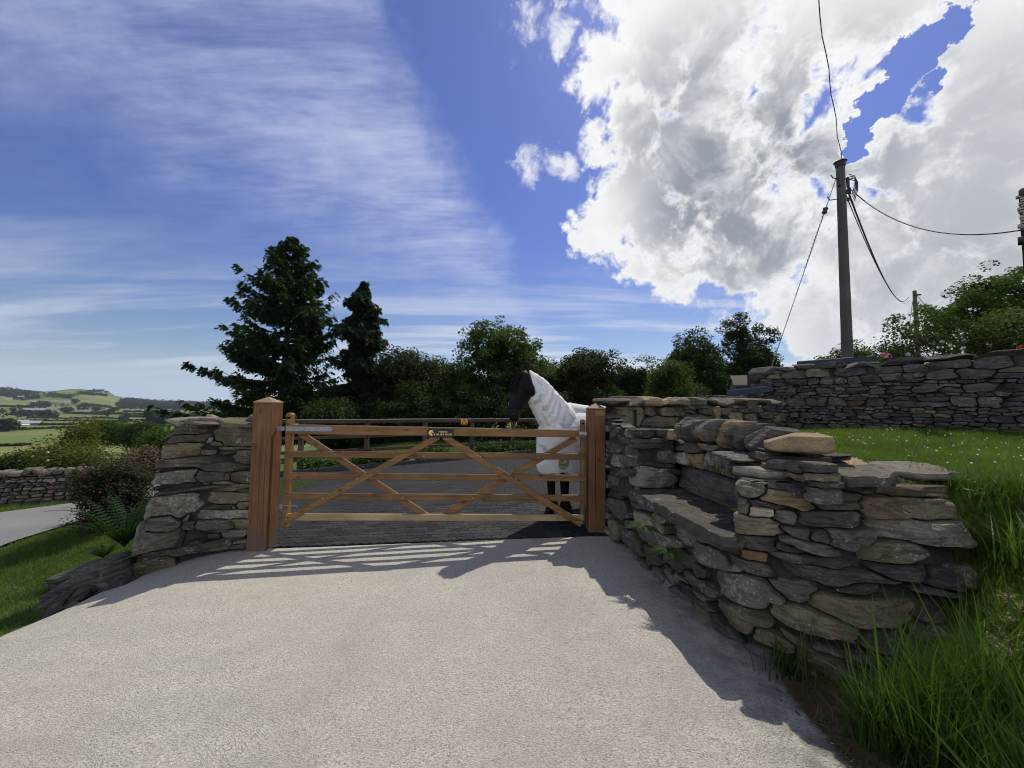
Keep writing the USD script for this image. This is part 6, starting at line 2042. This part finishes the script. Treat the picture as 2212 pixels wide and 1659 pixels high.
# nettles along the yard fence
for k, (x, y, w, lab) in enumerate([(-5.3, 11.3, 1.6, 'left end of the yard fence'), (-3.9, 11.75, 1.5, 'second bay of the yard fence'), (-2.5, 12.35, 1.1, 'middle of the yard fence'), (-.6, 13.2, 1.3, 'fence bay left of the horse'), (.9, 13.75, 1.6, 'fence bay behind the horse')]):
    r = np.random.default_rng(80 + k)
    z0 = float(zdrive(x, 9))
    t = thing('nettle_patch', 'bright green nettle patch at the ' + lab, 'nettles')
    n = 1500
    ang_ = .45
    c = np.c_[r.uniform(-w / 2, w / 2, n), r.normal(0, .16, n), np.abs(r.uniform(0, 1, n)) ** .8 * (.30 + .12 * np.sin(r.uniform(-w, w, n)))]
    c[:, 2] *= (.75 + .5 * meshkit.noise(np.c_[c[:, 0] * 4, c[:, 1] * 4, np.zeros(n)], k))
    c = c @ rotz(ang_).T + [x, y, z0]
    obj('leaves', leaves(c, np.tile([0, -.2, 1.0], (n, 1)), .085, r, .75), LM['nettle'], t)


# ---------------------------------------------------------------- rocks beside the drive
def ledge_mat():
    def col(g):
        pos = g('geometry').position
        tilt = g('mapping', mapping_type='point', vector=pos, rotation=(0.5, -.5, 0.4), scale=(2, 2, 15.0)).vector
        lam = noise_(g, 3.0, 8.0, 0.7, tilt, distortion=.6)
        n = noise_(g, 7.0, 6.0, .65)
        c = ramp(g, lam, [(0.3, (0.030, 0.027, 0.023)), (0.5, (0.10, 0.092, 0.078)), (0.7, (0.20, 0.185, 0.155))])
        c = g.mixc(g.smooth(n, 0.55, 0.7, 0, .6), c, (0.19, .18, .15))
        return c, (g.math('add', lam, g.math('multiply', noise_(g, 50.0, 4.0), .3)), .05)
    return principled('slate_bedrock', col, .85)


M_LEDGE = ledge_mat()
ro = thing('rock_outcrop', 'layered dark slate bedrock cropping out between the drive edge and the grass', 'rock')
for k, (u, v, d, sz, a, til) in enumerate([(205, 1262, 4.15, (.75, .55, .42), .5, .45), (150, 1300, 3.95, (.62, .5, .36), .9, .5), (235, 1225, 4.35, (.6, .5, .32), .2, .4), (118, 1325, 3.75, (.42, .35, .25), .8, .55), (225, 1290, 3.98, (.42, .3, .24), 1.1, .3), (262, 1245, 4.15, (.4, .4, .34), .1, .2), (182, 1318, 3.78, (.36, .26, .22), .4, .5), (95, 1345, 3.6, (.28, .24, .14), .3, .4), (175, 1235, 4.4, (.5, .4, .26), .3, .3), (140, 1335, 3.66, (.3, .22, .16), .9, .4)]):
    c, s_ = math.cos(-til), math.sin(-til)
    Rr = rotz(a) @ np.array([[c, 0, s_], [0, 1, 0], [-s_, 0, c]])
    obj('rock', rock(sz, 300 + k, 4, .5, .28, 7, Rr, P(u, v, d) + [0, 0, -.06], .05), M_LEDGE, ro, smooth=25)


r = np.random.default_rng(333)
for k in range(16):
    q = r.uniform(0, 1)
    u, v = 255 - 165 * q + r.normal(0, 14), 1245 + 105 * q + r.normal(0, 16)
    obj('rock', rock((r.uniform(.14, .34), r.uniform(.12, .22), r.uniform(.06, .14)), 340 + k, 3, .5, .3, 7, rotz(r.uniform(0, 1.4)) @ np.array([[.9, 0, -.43], [0, 1, 0], [.43, 0, .9]]), P(u, v, 4.1 - .5 * q) + [0, 0, -.02], .04), [M_LEDGE, ST['slate'], ST['grey']][k % 3], ro, smooth=25)

# ---------------------------------------------------------------- grasses
def tuft_mesh(nb, h, w, seed, lean=.5, rad=.03, segn=4):
    r = np.random.default_rng(seed)
    V, F, n = [], [], 0
    for _ in range(nb):
        a = r.uniform(0, 2 * np.pi); p = np.array([r.normal(0, rad), r.normal(0, rad), -.01])
        L = h * r.uniform(.55, 1.15)
        t = np.linspace(0, 1, segn)
        le = lean * r.uniform(.15, 1.1)
        c = p + np.c_[math.cos(a) * le * L * t ** 2, math.sin(a) * le * L * t ** 2, L * (t - .22 * le * t ** 2.5)]
        sd = np.array([-math.sin(a + r.normal(0, .5)), math.cos(a + r.normal(0, .5)), 0])
        ww = (w * r.uniform(.7, 1.2) * (1 - .93 * t ** 1.6))[:, None]
        V += [c - sd * ww, c + sd * ww]
        i = np.arange(segn - 1)
        F += [np.stack([n + i, n + i + 1, n + segn + i + 1], 1), np.stack([n + i, n + segn + i + 1, n + segn + i], 1)]
        n += 2 * segn
    return np.vstack(V), np.vstack(F)


def grass_mat(name, dark, light, tip):
    g = G()
    rnd = g('object_info').random
    isl = g('geometry').random_per_island
    n = noise_(g, 1.6, 4.0, .6)
    f = g.math('add', g.math('multiply', n, .55), g.math('multiply', isl, .5))
    c = ramp(g, f, [(.2, dark), (.6, light), (.95, tip)])
    pb = g('principled_bsdf', base_color=c, roughness=.5, specular_ior_level=.35)
    tr = g('translucent_bsdf', color=g.mixc(1.0, c, (1.2, 1.4, .5), 'multiply'))
    return g.build(name, surface=g('mix_closure', fac=.4, closure1=pb.BSDF, closure2=tr.BSDF).closure)


GM_LAWN = grass_mat('lawn_blades', (.075, .115, .014), (.18, .25, .034), (.30, .35, .07))
GM_LONG = grass_mat('long_grass_blades', (.038, .074, .011), (.110, .175, .028), (.26, .31, .09))
GM_BANK = grass_mat('bank_blades', (.062, .105, .016), (.145, .205, .032), (.26, .30, .08))
GM_DRY = grass_mat('dry_stalks', (.11, .08, .04), (.23, .18, .10), (.36, .30, .19))


def scatter(name, protos, mats, pts, seed, scale=(.7, 1.3), tilt=.15):
    r = np.random.default_rng(seed)
    path = path_for('/World', name)
    pi = UsdGeom.PointInstancer.Define(stage, path)
    targets = []
    for k, mm in enumerate(protos):
        mp = usdkit.mesh(stage, f'{path}/tuft_{k:03d}' if k else f'{path}/tuft', mm, mats[k % len(mats)])
        targets.append(mp.GetPath())
    pi.CreatePrototypesRel().SetTargets(targets)
    n = len(pts)
    pi.CreateProtoIndicesAttr(Vt.IntArray.FromNumpy(r.integers(0, len(protos), n).astype(np.int32)))
    pi.CreatePositionsAttr(Vt.Vec3fArray.FromNumpy(np.asarray(pts, np.float32)))
    a = r.uniform(0, 2 * np.pi, n); tx, ty = r.normal(0, tilt, n) / 2, r.normal(0, tilt, n) / 2
    q = np.stack([np.cos(a / 2), tx, ty, np.sin(a / 2)], 1); q /= np.linalg.norm(q, axis=1, keepdims=True)
    pi.CreateOrientationsAttr(Vt.QuathArray([Gf.Quath(float(w), float(x), float(y), float(z)) for w, x, y, z in q]))
    s = r.uniform(*scale, n)
    pi.CreateScalesAttr(Vt.Vec3fArray.FromNumpy(np.stack([s, s, s * r.uniform(.8, 1.2, n)], 1).astype(np.float32)))
    tag(pi, kind='stuff')
    return pi


def sample(n, x0, x1, y0, y1, seed, keep, zf):
    r = np.random.default_rng(seed)
    x, y = r.uniform(x0, x1, n), r.uniform(y0, y1, n)
    k = keep(x, y)
    x, y = x[k], y[k]
    return np.stack([x, y, zf(x, y)], 1)


def seen(x, y, m=1.5):
    """inside the camera's angle, with some room at the sides"""
    return np.abs(x) < 1.34 * np.maximum(y, 0) + m


short = [tuft_mesh(9, .075, .0022, 400 + k, .7, .035, 3) for k in range(4)]
lp = sample(70000, 1.7, 8.5, 1.0, 9, 1, lambda x, y: lawn_keep(x, y) & seen(x, y, 1.6), lawn_z)
lp = lp[(lp[:, 1] > 2.3) | (lp[:, 0] > 2.6)]
scatter('lawn_grass', short, [GM_LAWN], lp, 2, (.8, 1.7))
bk = lambda X, Y: height(X, Y) - 0.02
lane_n = lambda y: np.interp(y, near[:, 1], near[:, 0])
bp = sample(34000, -9.2, -4.1, 1.5, 9.5, 3, lambda x, y: (x > lane_n(y) + .12) & seen(x, y, .6) & ~((y > 4.2) & (x > -4.6)) & ~((x > -4.35) & (y < 5)), bk)
scatter('bank_grass', [tuft_mesh(8, .055, .002, 420 + k, .8, .035, 3) for k in range(4)], [GM_BANK], bp, 4, (.8, 1.6))
vp = sample(9000, -15, -10.5, 7.4, 11, 5, lambda x, y: (x < np.interp(y, far[:, 1], far[:, 0]) - .05) & (side_of((-15.2, 8.4), (-11.2, 10.1), x, y) < -.02), bk)
scatter('verge_grass', [tuft_mesh(8, .09, .004, 430 + k, .8, .05, 3) for k in range(3)], [GM_BANK], vp, 6)
fp = sample(26000, -6, 5, 13.5, 21, 7, lambda x, y: side_of((-2.8, 12.5), (3.2, 15.3), x, y) > .2, bk)
scatter('paddock_grass', [tuft_mesh(8, .10, .005, 440 + k, .8, .07, 3) for k in range(3)], [GM_LAWN], fp, 8)
# long grass in the right foreground
lg = sample(5200, 1.66, 3.6, .75, 1.95, 9, lambda x, y: (x > xright(y) + .12 + .10 * np.sin(y * 9)) & seen(x, y, 1.0) & (y < 1.72 + .3 * (x < 2.3)), lawn_z)
dens_ = meshkit.noise(np.c_[lg[:, :2] * 3, np.zeros(len(lg))], 4)
lg = lg[dens_ > .18]
scatter('long_grass', [tuft_mesh(7, .28 + .05 * k, .0040, 450 + k, .5, .03, 7) for k in range(6)], [GM_LONG, GM_LONG, GM_BANK, GM_LONG, GM_LONG, GM_LONG], lg, 10, (.5, 1.25), .2)
rg_ = sample(2600, 2.2, 3.7, 1.7, 2.9, 11, lambda x, y: (x > 3.0 + .5 * (2.5 - y)*(y<2.4) - .6*(y<2.1)) & seen(x, y, 1.2) & (x < 3.6), lawn_z)
scatter('rough_grass', [tuft_mesh(8, .12, .003, 460 + k, .9, .04, 5) for k in range(4)], [GM_LONG, GM_BANK], rg_, 12, (.6, 1.3), .3)
# clover in the lawn
cl = sample(1500, 2.6, 7.2, 2.7, 7.6, 13, lambda x, y: lawn_keep(x, y) & seen(x, y, .2) & (meshkit.noise(np.stack([x * 1.1, y * 1.1, 0 * x], -1), 7) > .5), lambda x, y: lawn_z(x, y) + .085)
hm = trimesh.creation.icosphere(1, .0105); hm.apply_scale([1, 1, .8])
scatter('clover_flowers', [hm], [M_WHITEF], cl[:150], 14, (.45, .95), .2)
# single tufts and stalks one can point to
def tuft_thing(label, at, nb, h, w, seed, mat=GM_LONG, lean=.8, rad=.05, cat='grass tuft'):
    t = thing('grass_tuft', label, cat)
    obj('blades', tuft_mesh(nb, h, w, seed, lean, rad, 8)[0:2], mat, t)
    V = np.asarray(at, float)
    x = UsdGeom.Xform.Get(stage, t); x.AddTranslateOp().Set(Gf.Vec3d(*map(float, V)))
    return t


tuft_thing('dark grass tuft growing where the seat wall meets the drive', [1.70, 2.42, zdrive(1.7, 2.4)], 90, .27, .0045, 501, lean=1.1, rad=.07)
tuft_thing('spiky grass tuft hanging over the right end of the seat wall', [3.02, 2.30, .72], 110, .36, .0045, 502, lean=1.2, rad=.07)
tuft_thing('low grass tuft right of the big foot stone of the wall', [1.98, 2.02, .03], 60, .22, .004, 503, lean=.9, rad=.06)
tuft_thing('thin dry grass stalks standing up the seat wall face', [1.70, 2.28, .02], 14, .52, .0022, 504, GM_DRY, .25, .03)


def panicle(label, at, h, seed, lean):
    r = np.random.default_rng(seed)
    t = thing('grass_seed_head', label, 'grass seed head')
    at = np.asarray(at, float)
    s = np.linspace(0, 1, 12)
    st = at + np.c_[lean[0] * s ** 2, lean[1] * s ** 2, h * s]
    obj('stalk', tube(st, .0022 * (1 - .6 * s) + .0006, 5), GM_DRY, t)
    V, F, n = [], [], 0
    parts = []
    for k in range(26):
        q = r.uniform(.62, 1.0)
        c = np.array([np.interp(q, s, st[:, e]) for e in range(3)])
        L = .055 * (1.15 - q) / .4 + .008
        a = r.uniform(0, 2 * np.pi)
        m = 9
        u = np.linspace(.2, 1, m)[:, None]
        parts.append(leaves(c + np.array([math.cos(a), math.sin(a), .7]) * L * u + r.normal(0, .0025, (m, 3)), np.tile([0, 0, 1.0], (m, 1)), np.full(m, .011), r, .4, .2, np.tile([math.cos(a), math.sin(a), .8], (m, 1))))
    obj('seeds', parts, GM_SEED, t)


GM_SEED = leaf_mat('grass_seed', (.22, .17, .11), (.42, .34, .24), .2, 20)
panicle('tallest pale grass seed head in the right foreground', [2.19, 1.72, .20], .52, 1, (-.06, -.02))
panicle('middle pale grass seed head bending over the long grass', [2.22, 1.60, .20], .40, 2, (.04, -.04))
panicle('lowest pale grass seed head near the right edge', [2.16, 1.50, .18], .36, 3, (.10, .0))
panicle('thin pale grass seed head against the dark wall foot', [2.62, 2.0, .42], .25, 4, (-.12, -.02))
# dry litter along the drive edge
r = np.random.default_rng(15)
n = 5200
yy = r.uniform(.55, 2.3, n); xx = xright(yy) + np.abs(r.normal(0, .13, n)) - .03
cc = np.c_[xx, yy, np.maximum(zdrive(xx, yy) + .004, np.where(xx > xright(yy) + .03, lawn_z(xx, yy), -1)) + r.uniform(.003, .028, n)]
dr = r.normal(size=(n, 3)) * [1, 1, .12]
dr /= np.linalg.norm(dr, axis=1, keepdims=True)
V, F = [], []
L = r.uniform(.012, .06, n)[:, None]; sd = np.cross(dr, [0, 0, 1.0]) * r.uniform(.0012, .0036, n)[:, None]
V = np.stack([cc - dr * L - sd, cc - dr * L + sd, cc + dr * L + sd, cc + dr * L - sd], 1).reshape(-1, 3)
i = np.arange(n) * 4
GM_STRAW = grass_mat('straw_litter', (.16, .115, .06), (.36, .28, .165), (.58, .49, .34))
obj('dry_litter', (V, np.vstack([np.stack([i, i + 1, i + 2], 1), np.stack([i, i + 2, i + 3], 1)])), GM_STRAW, kind='stuff')
pb_ = []
for k in range(260):
    y = r.uniform(.7, 2.35); x = xright(y) + r.normal(.08, .09) - (.1 if k % 9 == 0 else 0)
    mm = rock((r.uniform(.008, .03), r.uniform(.008, .025), r.uniform(.006, .015)), k, 1, .7, .3, 2, rotz(k), (x, y, max(0.0, float(zdrive(x, y)), float(lawn_z(x, y)) if x > xright(y) + .03 else 0.0) + .005))
    pb_.append(mm)
obj('loose_grit', pb_, ST['grey'], kind='stuff', smooth=True)
# ---------------------------------------------------------------- the valley
def cr(x, y):
    return x * .2002, 810 + y * .2002


def clump(W, H, nq, seed, leaf=None):
    """a distant crown standing on the origin"""
    r = np.random.default_rng(seed)
    lob = [(np.array([0, 0, H * .5]), np.array([W * .42, W * .42, H * .46]))]
    for k in range(8):
        a = r.uniform(0, 2 * np.pi)
        lob.append((np.array([W * .27 * math.cos(a), W * .27 * math.sin(a), H * r.uniform(.3, .78)]), np.array([W, W, H]) * r.uniform(.16, .26)))
    return crown(lob, max(8, nq // 14), 14, leaf or W * .085, W * .05, seed, .30, 4.0)


far_label = {}


def far_tree(x, y, w, h, label, seed, kind='far', name='field_tree', group=None, nq=1500):
    """crop box centre x, foot y"""
    u, v = cr(x, y)
    p, d = hit(u, v)
    W, H = w * .2002 / FPX * d, h * .2002 / FPX * d
    t = thing(name, label, 'tree', group=group)
    obj('trunk', tube(np.array([p + [0, 0, -.5], p + [0, 0, H * .4]]), [.05 * W, .03 * W], 6), M_BARK, t)
    V, F = clump(W, H, nq, seed)
    obj('crown', (V + p, F), LM[kind], t)


for k, (x, y, w, h, lab) in enumerate([
        (187, 462, 140, 112, 'round dark tree in the fields above the barn'),
        (530, 462, 165, 92, 'broad dark tree among the field strips right of the barn'),
        (1340, 505, 118, 95, 'round tree standing alone on the right field strips'),
        (1148, 445, 112, 92, 'dark tree among the village roofs, left of the wood'),
        (888, 385, 112, 78, 'dark square topped tree in the middle of the village'),
        (445, 362, 160, 82, 'wide dark tree beside the long village roof'),
        (810, 322, 82, 72, 'single dark tree at the foot of the bare hill'),
        (725, 402, 120, 66, 'low tree clump at the village centre'),
        (1035, 392, 90, 52, 'small tree row right of the village centre'),
        (1228, 402, 110, 62, 'low tree at the left foot of the wood'),
        (998, 222, 66, 30, 'tiny bush on the slope of the bare hill'),
        (1120, 228, 66, 26, 'tiny bush pair lower on the bare hill'),
        (878, 542, 66, 44, 'small dark bush beside the nearest hedges'),
        (38, 460, 90, 110, 'pale green tree at the left edge above the barn')]):
    far_tree(x, y, w, h, lab, 600 + k)
for k, (x, y, w, h, lab, kind) in enumerate([
        (52, 610, 190, 150, 'dark green tree left of the barn at the picture edge', 'far'),
        (1750, 560, 310, 175, 'large dark tree group behind the left wall, above the pale strips', 'far'),
        (1985, 545, 240, 140, 'lighter tree right of the large dark group, behind the wall', 'far'),
        (1600, 625, 250, 125, 'green bush tree just above the wall corner hedge', 'far'),
        (2130, 560, 190, 130, 'tree half hidden by the spruce, at the right end of the valley', 'far')]):
    far_tree(x, y, w, h, lab, 640 + k, kind, nq=3000)


def near_tree(x, y0, y1, w, d, lab, seed, kind):
    u, v = cr(x, y0)
    broadleaf('field_tree', lab, u, v, d, w * .2002, kind, seed, 420, 34, .0042 * d, zb=float(P(*cr(x, y1), d)[2]), low=.02, gap=.36, spread=.011 * d)


near_tree(1095, 515, 745, 350, 62, 'bushy green tree rising over the yellow shrub, left of the wall', 660, 'sycamore')
near_tree(1450, 565, 760, 300, 55, 'dark bushy tree just left of the wall top', 661, 'dark')
# hedges and field walls, lines of dark bushes that follow the strips
hlabels = ['lowest long hedge, between the bright field and the barn', 'short hedge right of the barns', 'hedge line just above the barn roofs', 'hedge line left of the lone round tree', 'short hedge above the round tree by the barn', 'hedge below the village centre', 'top hedge of the right hand strips', 'second hedge of the right hand strips', 'hedge passing the foot of the lone round tree', 'hedge under the lone round tree', 'upper hedge across the bare hill slope', 'topmost hedge on the bare hill slope', 'short hedge at the left edge under the hilltop wood', 'slanting hedge left of the long wood', 'hedge passing under the broad dark tree', 'nearest hedge along the foot of the bright field', 'short hedge left of the top right strips', 'hedge along the village road by the long wood', 'short hedge between the two dark field trees', 'hedge above the wall corner bushes']
hedges = [((0, 607), (330, 588), (840, 572)), ((420, 548), (830, 540)), ((180, 497), (500, 505), (860, 503)), ((450, 474), (900, 470), (1300, 480)), ((220, 410), (480, 412)), ((690, 414), (1090, 430)),
          ((1190, 428), (1650, 432)), ((1390, 452), (1650, 462)), ((870, 503), (1490, 515)), ((1200, 505), (1600, 498)), ((790, 232), (1060, 240), (1330, 246)), ((870, 212), (1130, 232)), ((0, 350), (360, 355)),
          ((900, 322), (1010, 345), (1190, 352)), ((610, 462), (300, 472)), ((0, 772), (160, 770), (330, 755)), ((1160, 420), (1000, 412)), ((1340, 405), (1700, 402)), ((250, 440), (470, 437)), ((1250, 575), (1500, 548))]
for k, hl in enumerate(hedges):
    pts = np.array([hit(*cr(*q))[0] for q in hl])
    pts = resample(pts, max(2, len(pts)))
    L = np.linalg.norm(np.diff(pts, axis=0), axis=1).sum()
    dm = np.linalg.norm(pts.mean(0))
    q = resample(pts, 90)
    q[:, 2] = [float(hfar(a, b)) for a, b in q[:, :2]]
    r = np.random.default_rng(700 + k)
    n = 900
    i = r.integers(0, 90, n)
    hh = dm * .0034
    keep_ = meshkit.noise(np.c_[i * .12, np.zeros(n), np.full(n, k)], 3) > .22
    c = q[i] + np.c_[r.normal(0, hh * .35, n), r.normal(0, hh * .35, n), r.uniform(0, 1, n) * hh * (.5 + .9 * meshkit.noise(np.c_[i * .3, np.zeros(n), np.full(n, k)], 5))]
    c[:, :2] += np.gradient(q, axis=0)[i, :2] * r.uniform(-.7, .7, len(c))[:, None]
    obj('hedgerow', leaves(c, np.tile([0, 0, 1.0], (len(c), 1)), np.full(len(c), hh * .8), r, .8), LM['far'], label='thin dark ' + hlabels[k], cat='hedge', group='hedges between the valley fields')
# woods on the hills
protos = [clump(9, 10, 330, 800 + k, 1.5) for k in range(4)]


def wood(name, label, poly, n, seed, kind='wood', scale=(.7, 1.3)):
    from shapely.geometry import Polygon as Pg
    r = np.random.default_rng(seed)
    pg = Pg([cr(*q) for q in poly]); x0, y0, x1, y1 = pg.bounds
    pts = []
    while len(pts) < n:
        u, v = r.uniform(x0, x1), r.uniform(y0, y1)
        if pg.contains(Point(u, v)):
            p, d = hit(u, v)
            if d < 2900: pts.append(p)
            elif r.random() < .02: pts.append(p)
            else: n -= .05
    pi = scatter(name, protos, [LM[kind]], np.array(pts), seed, scale, .03)
    tag(pi, label, 'wood')


wood('far_wood', 'dark wood along the hilltop at the far left', [(-250, 110), (0, 112), (120, 150), (250, 172), (400, 190), (640, 212), (780, 225), (760, 262), (560, 250), (430, 262), (240, 282), (120, 262), (40, 232), (-250, 250)], 600, 21)
wood('village_trees', 'scattered trees among the village houses in the valley', [(230, 282), (700, 300), (760, 345), (560, 350), (330, 300)], 34, 22, 'wood', (.5, .9))
wood('far_wood', 'long dark wooded hill right of the bare hilltop', [(1240, 330), (1300, 268), (1420, 250), (1700, 250), (2000, 275), (2500, 300), (2500, 385), (2000, 385), (1600, 378), (1280, 368)], 1500, 23)


def far_house(x, y, w, h, seed, label, group=None, name='village_house', roof=None, wall=None, ang=0.0, long=1.6):
    p, d = hit(*cr(x, y))
    W, H = w * .2002 / FPX * d, h * .2002 / FPX * d
    t = thing(name, label, 'house' if name == 'village_house' else 'barn', group=group)
    R_ = rotz(math.atan2(-p[0], p[1]) + ang)
    D_ = W / long
    obj('wall', box(W, D_, H * .6, p + [0, 0, H * .3 - .3], R_), wall or M_HWALL, t)
    e = .03 * W
    rf = []
    for s in (-1, 1):
        q = np.array([(-W / 2 - e, 0, H), (W / 2 + e, 0, H), (W / 2 + e, s * (D_ / 2 + e), H * .56), (-W / 2 - e, s * (D_ / 2 + e), H * .56)]) @ R_.T + p - [0, 0, .3]
        obj('roof_slope', trimesh.convex.convex_hull(np.vstack([q, q + [0, 0, -.03 * W]])), roof or M_HROOF, t)
    for s in (-1, 1):
        g3 = np.array([(s * W * .495, -D_ * .49, H * .58), (s * W * .495, D_ * .49, H * .58), (s * W * .495, 0, H * .97), (s * W * .45, -D_ * .49, H * .58), (s * W * .45, D_ * .49, H * .58), (s * W * .45, 0, H * .97)]) @ R_.T + p - [0, 0, .3]
        obj('gable', trimesh.convex.convex_hull(g3), wall or M_HWALL, t)
    if name == 'village_house':
        obj('chimney', box(.08 * W, .08 * W, .3 * H, p + R_ @ [W * .33, 0, 0] + [0, 0, H * 1.05]), wall or M_HWALL, t)
        for fx in (-.28, 0, .28):
            obj('window', box(.10 * W, .04, .18 * H, p + R_ @ [fx * W, -D_ / 2 - .02, 0] + [0, 0, H * .33]), M_BLACK, t)


M_HWALL = flat_mat('rendered_house_wall', (0.62, 0.60, 0.55), .9)
M_HROOF = flat_mat('far_slate_roof', (0.16, 0.165, 0.18), .7)
M_BROOF = flat_mat('barn_sheet_roof', (0.30, 0.31, 0.33), .5)
M_BWALL = flat_mat('barn_dark_boards', (0.075, 0.072, 0.072), .8)
VH = 'white houses of the far village'
for k, (x, y, w, h, lb) in enumerate([(85, 266, 62, 22, 'under the hilltop wood at the far left'), (218, 258, 50, 34, 'tall, in the trees right of the hilltop houses'), (350, 292, 44, 16, 'at the lower edge of the hilltop wood'), (575, 296, 56, 20, 'left of the pair below the bare hill'), (700, 312, 78, 28, 'broad, just left of the single dark tree'),
        (955, 366, 40, 18, 'above the small tree row right of the village centre'), (660, 302, 34, 18, 'smallest, between the two houses below the bare hill'), (1455, 398, 60, 18, 'at the foot of the long wood, left one'), (1525, 398, 50, 22, 'at the foot of the long wood, middle one'), (1030, 412, 40, 18, 'beside the low wall right of the village centre'), (890, 398, 60, 20, 'below the square topped tree'), (1680, 398, 40, 14, 'at the foot of the long wood, right one'), (780, 398, 54, 26, 'between the village centre and the square topped tree')]):
    far_house(x, y, w, h, k, 'tiny pale house ' + lb, VH, ang=.3 * math.sin(k * 2.1))
far_house(370, 384, 150, 24, 20, 'long low pale building in the village above the dark broad tree', roof=M_BROOF, ang=.05, long=4)
far_house(590, 388, 100, 30, 21, 'grey roofed long house at the village centre', ang=-.1, long=2.5)
far_house(195, 540, 140, 58, 22, 'left dark barn with pale sheet roof in the near fields', name='farm_barn', roof=M_BROOF, wall=M_BWALL, ang=.25, long=1.5)
far_house(335, 541, 150, 50, 23, 'right dark barn with a white gable end in the near fields', name='farm_barn', roof=M_BROOF, wall=M_BWALL, ang=-.35, long=1.6)
p, d = hit(*cr(385, 541))
far_house(265, 546, 66, 22, 24, 'small white shed between the two barns', name='farm_shed', roof=M_HWALL, wall=M_HWALL)

# ---------------------------------------------------------------- the air between here and the far hills
g = G()
hz = g('principled_volume', color=(0.74, 0.84, 0.97), density=0.000055, anisotropy=0.2)
hm_ = g.build('air', volume=hz.volume)
haze = trimesh.creation.box([13000, 7200, 330]); haze.apply_translation([0, 3200, 75])
obj('haze', haze, hm_, kind='stuff')
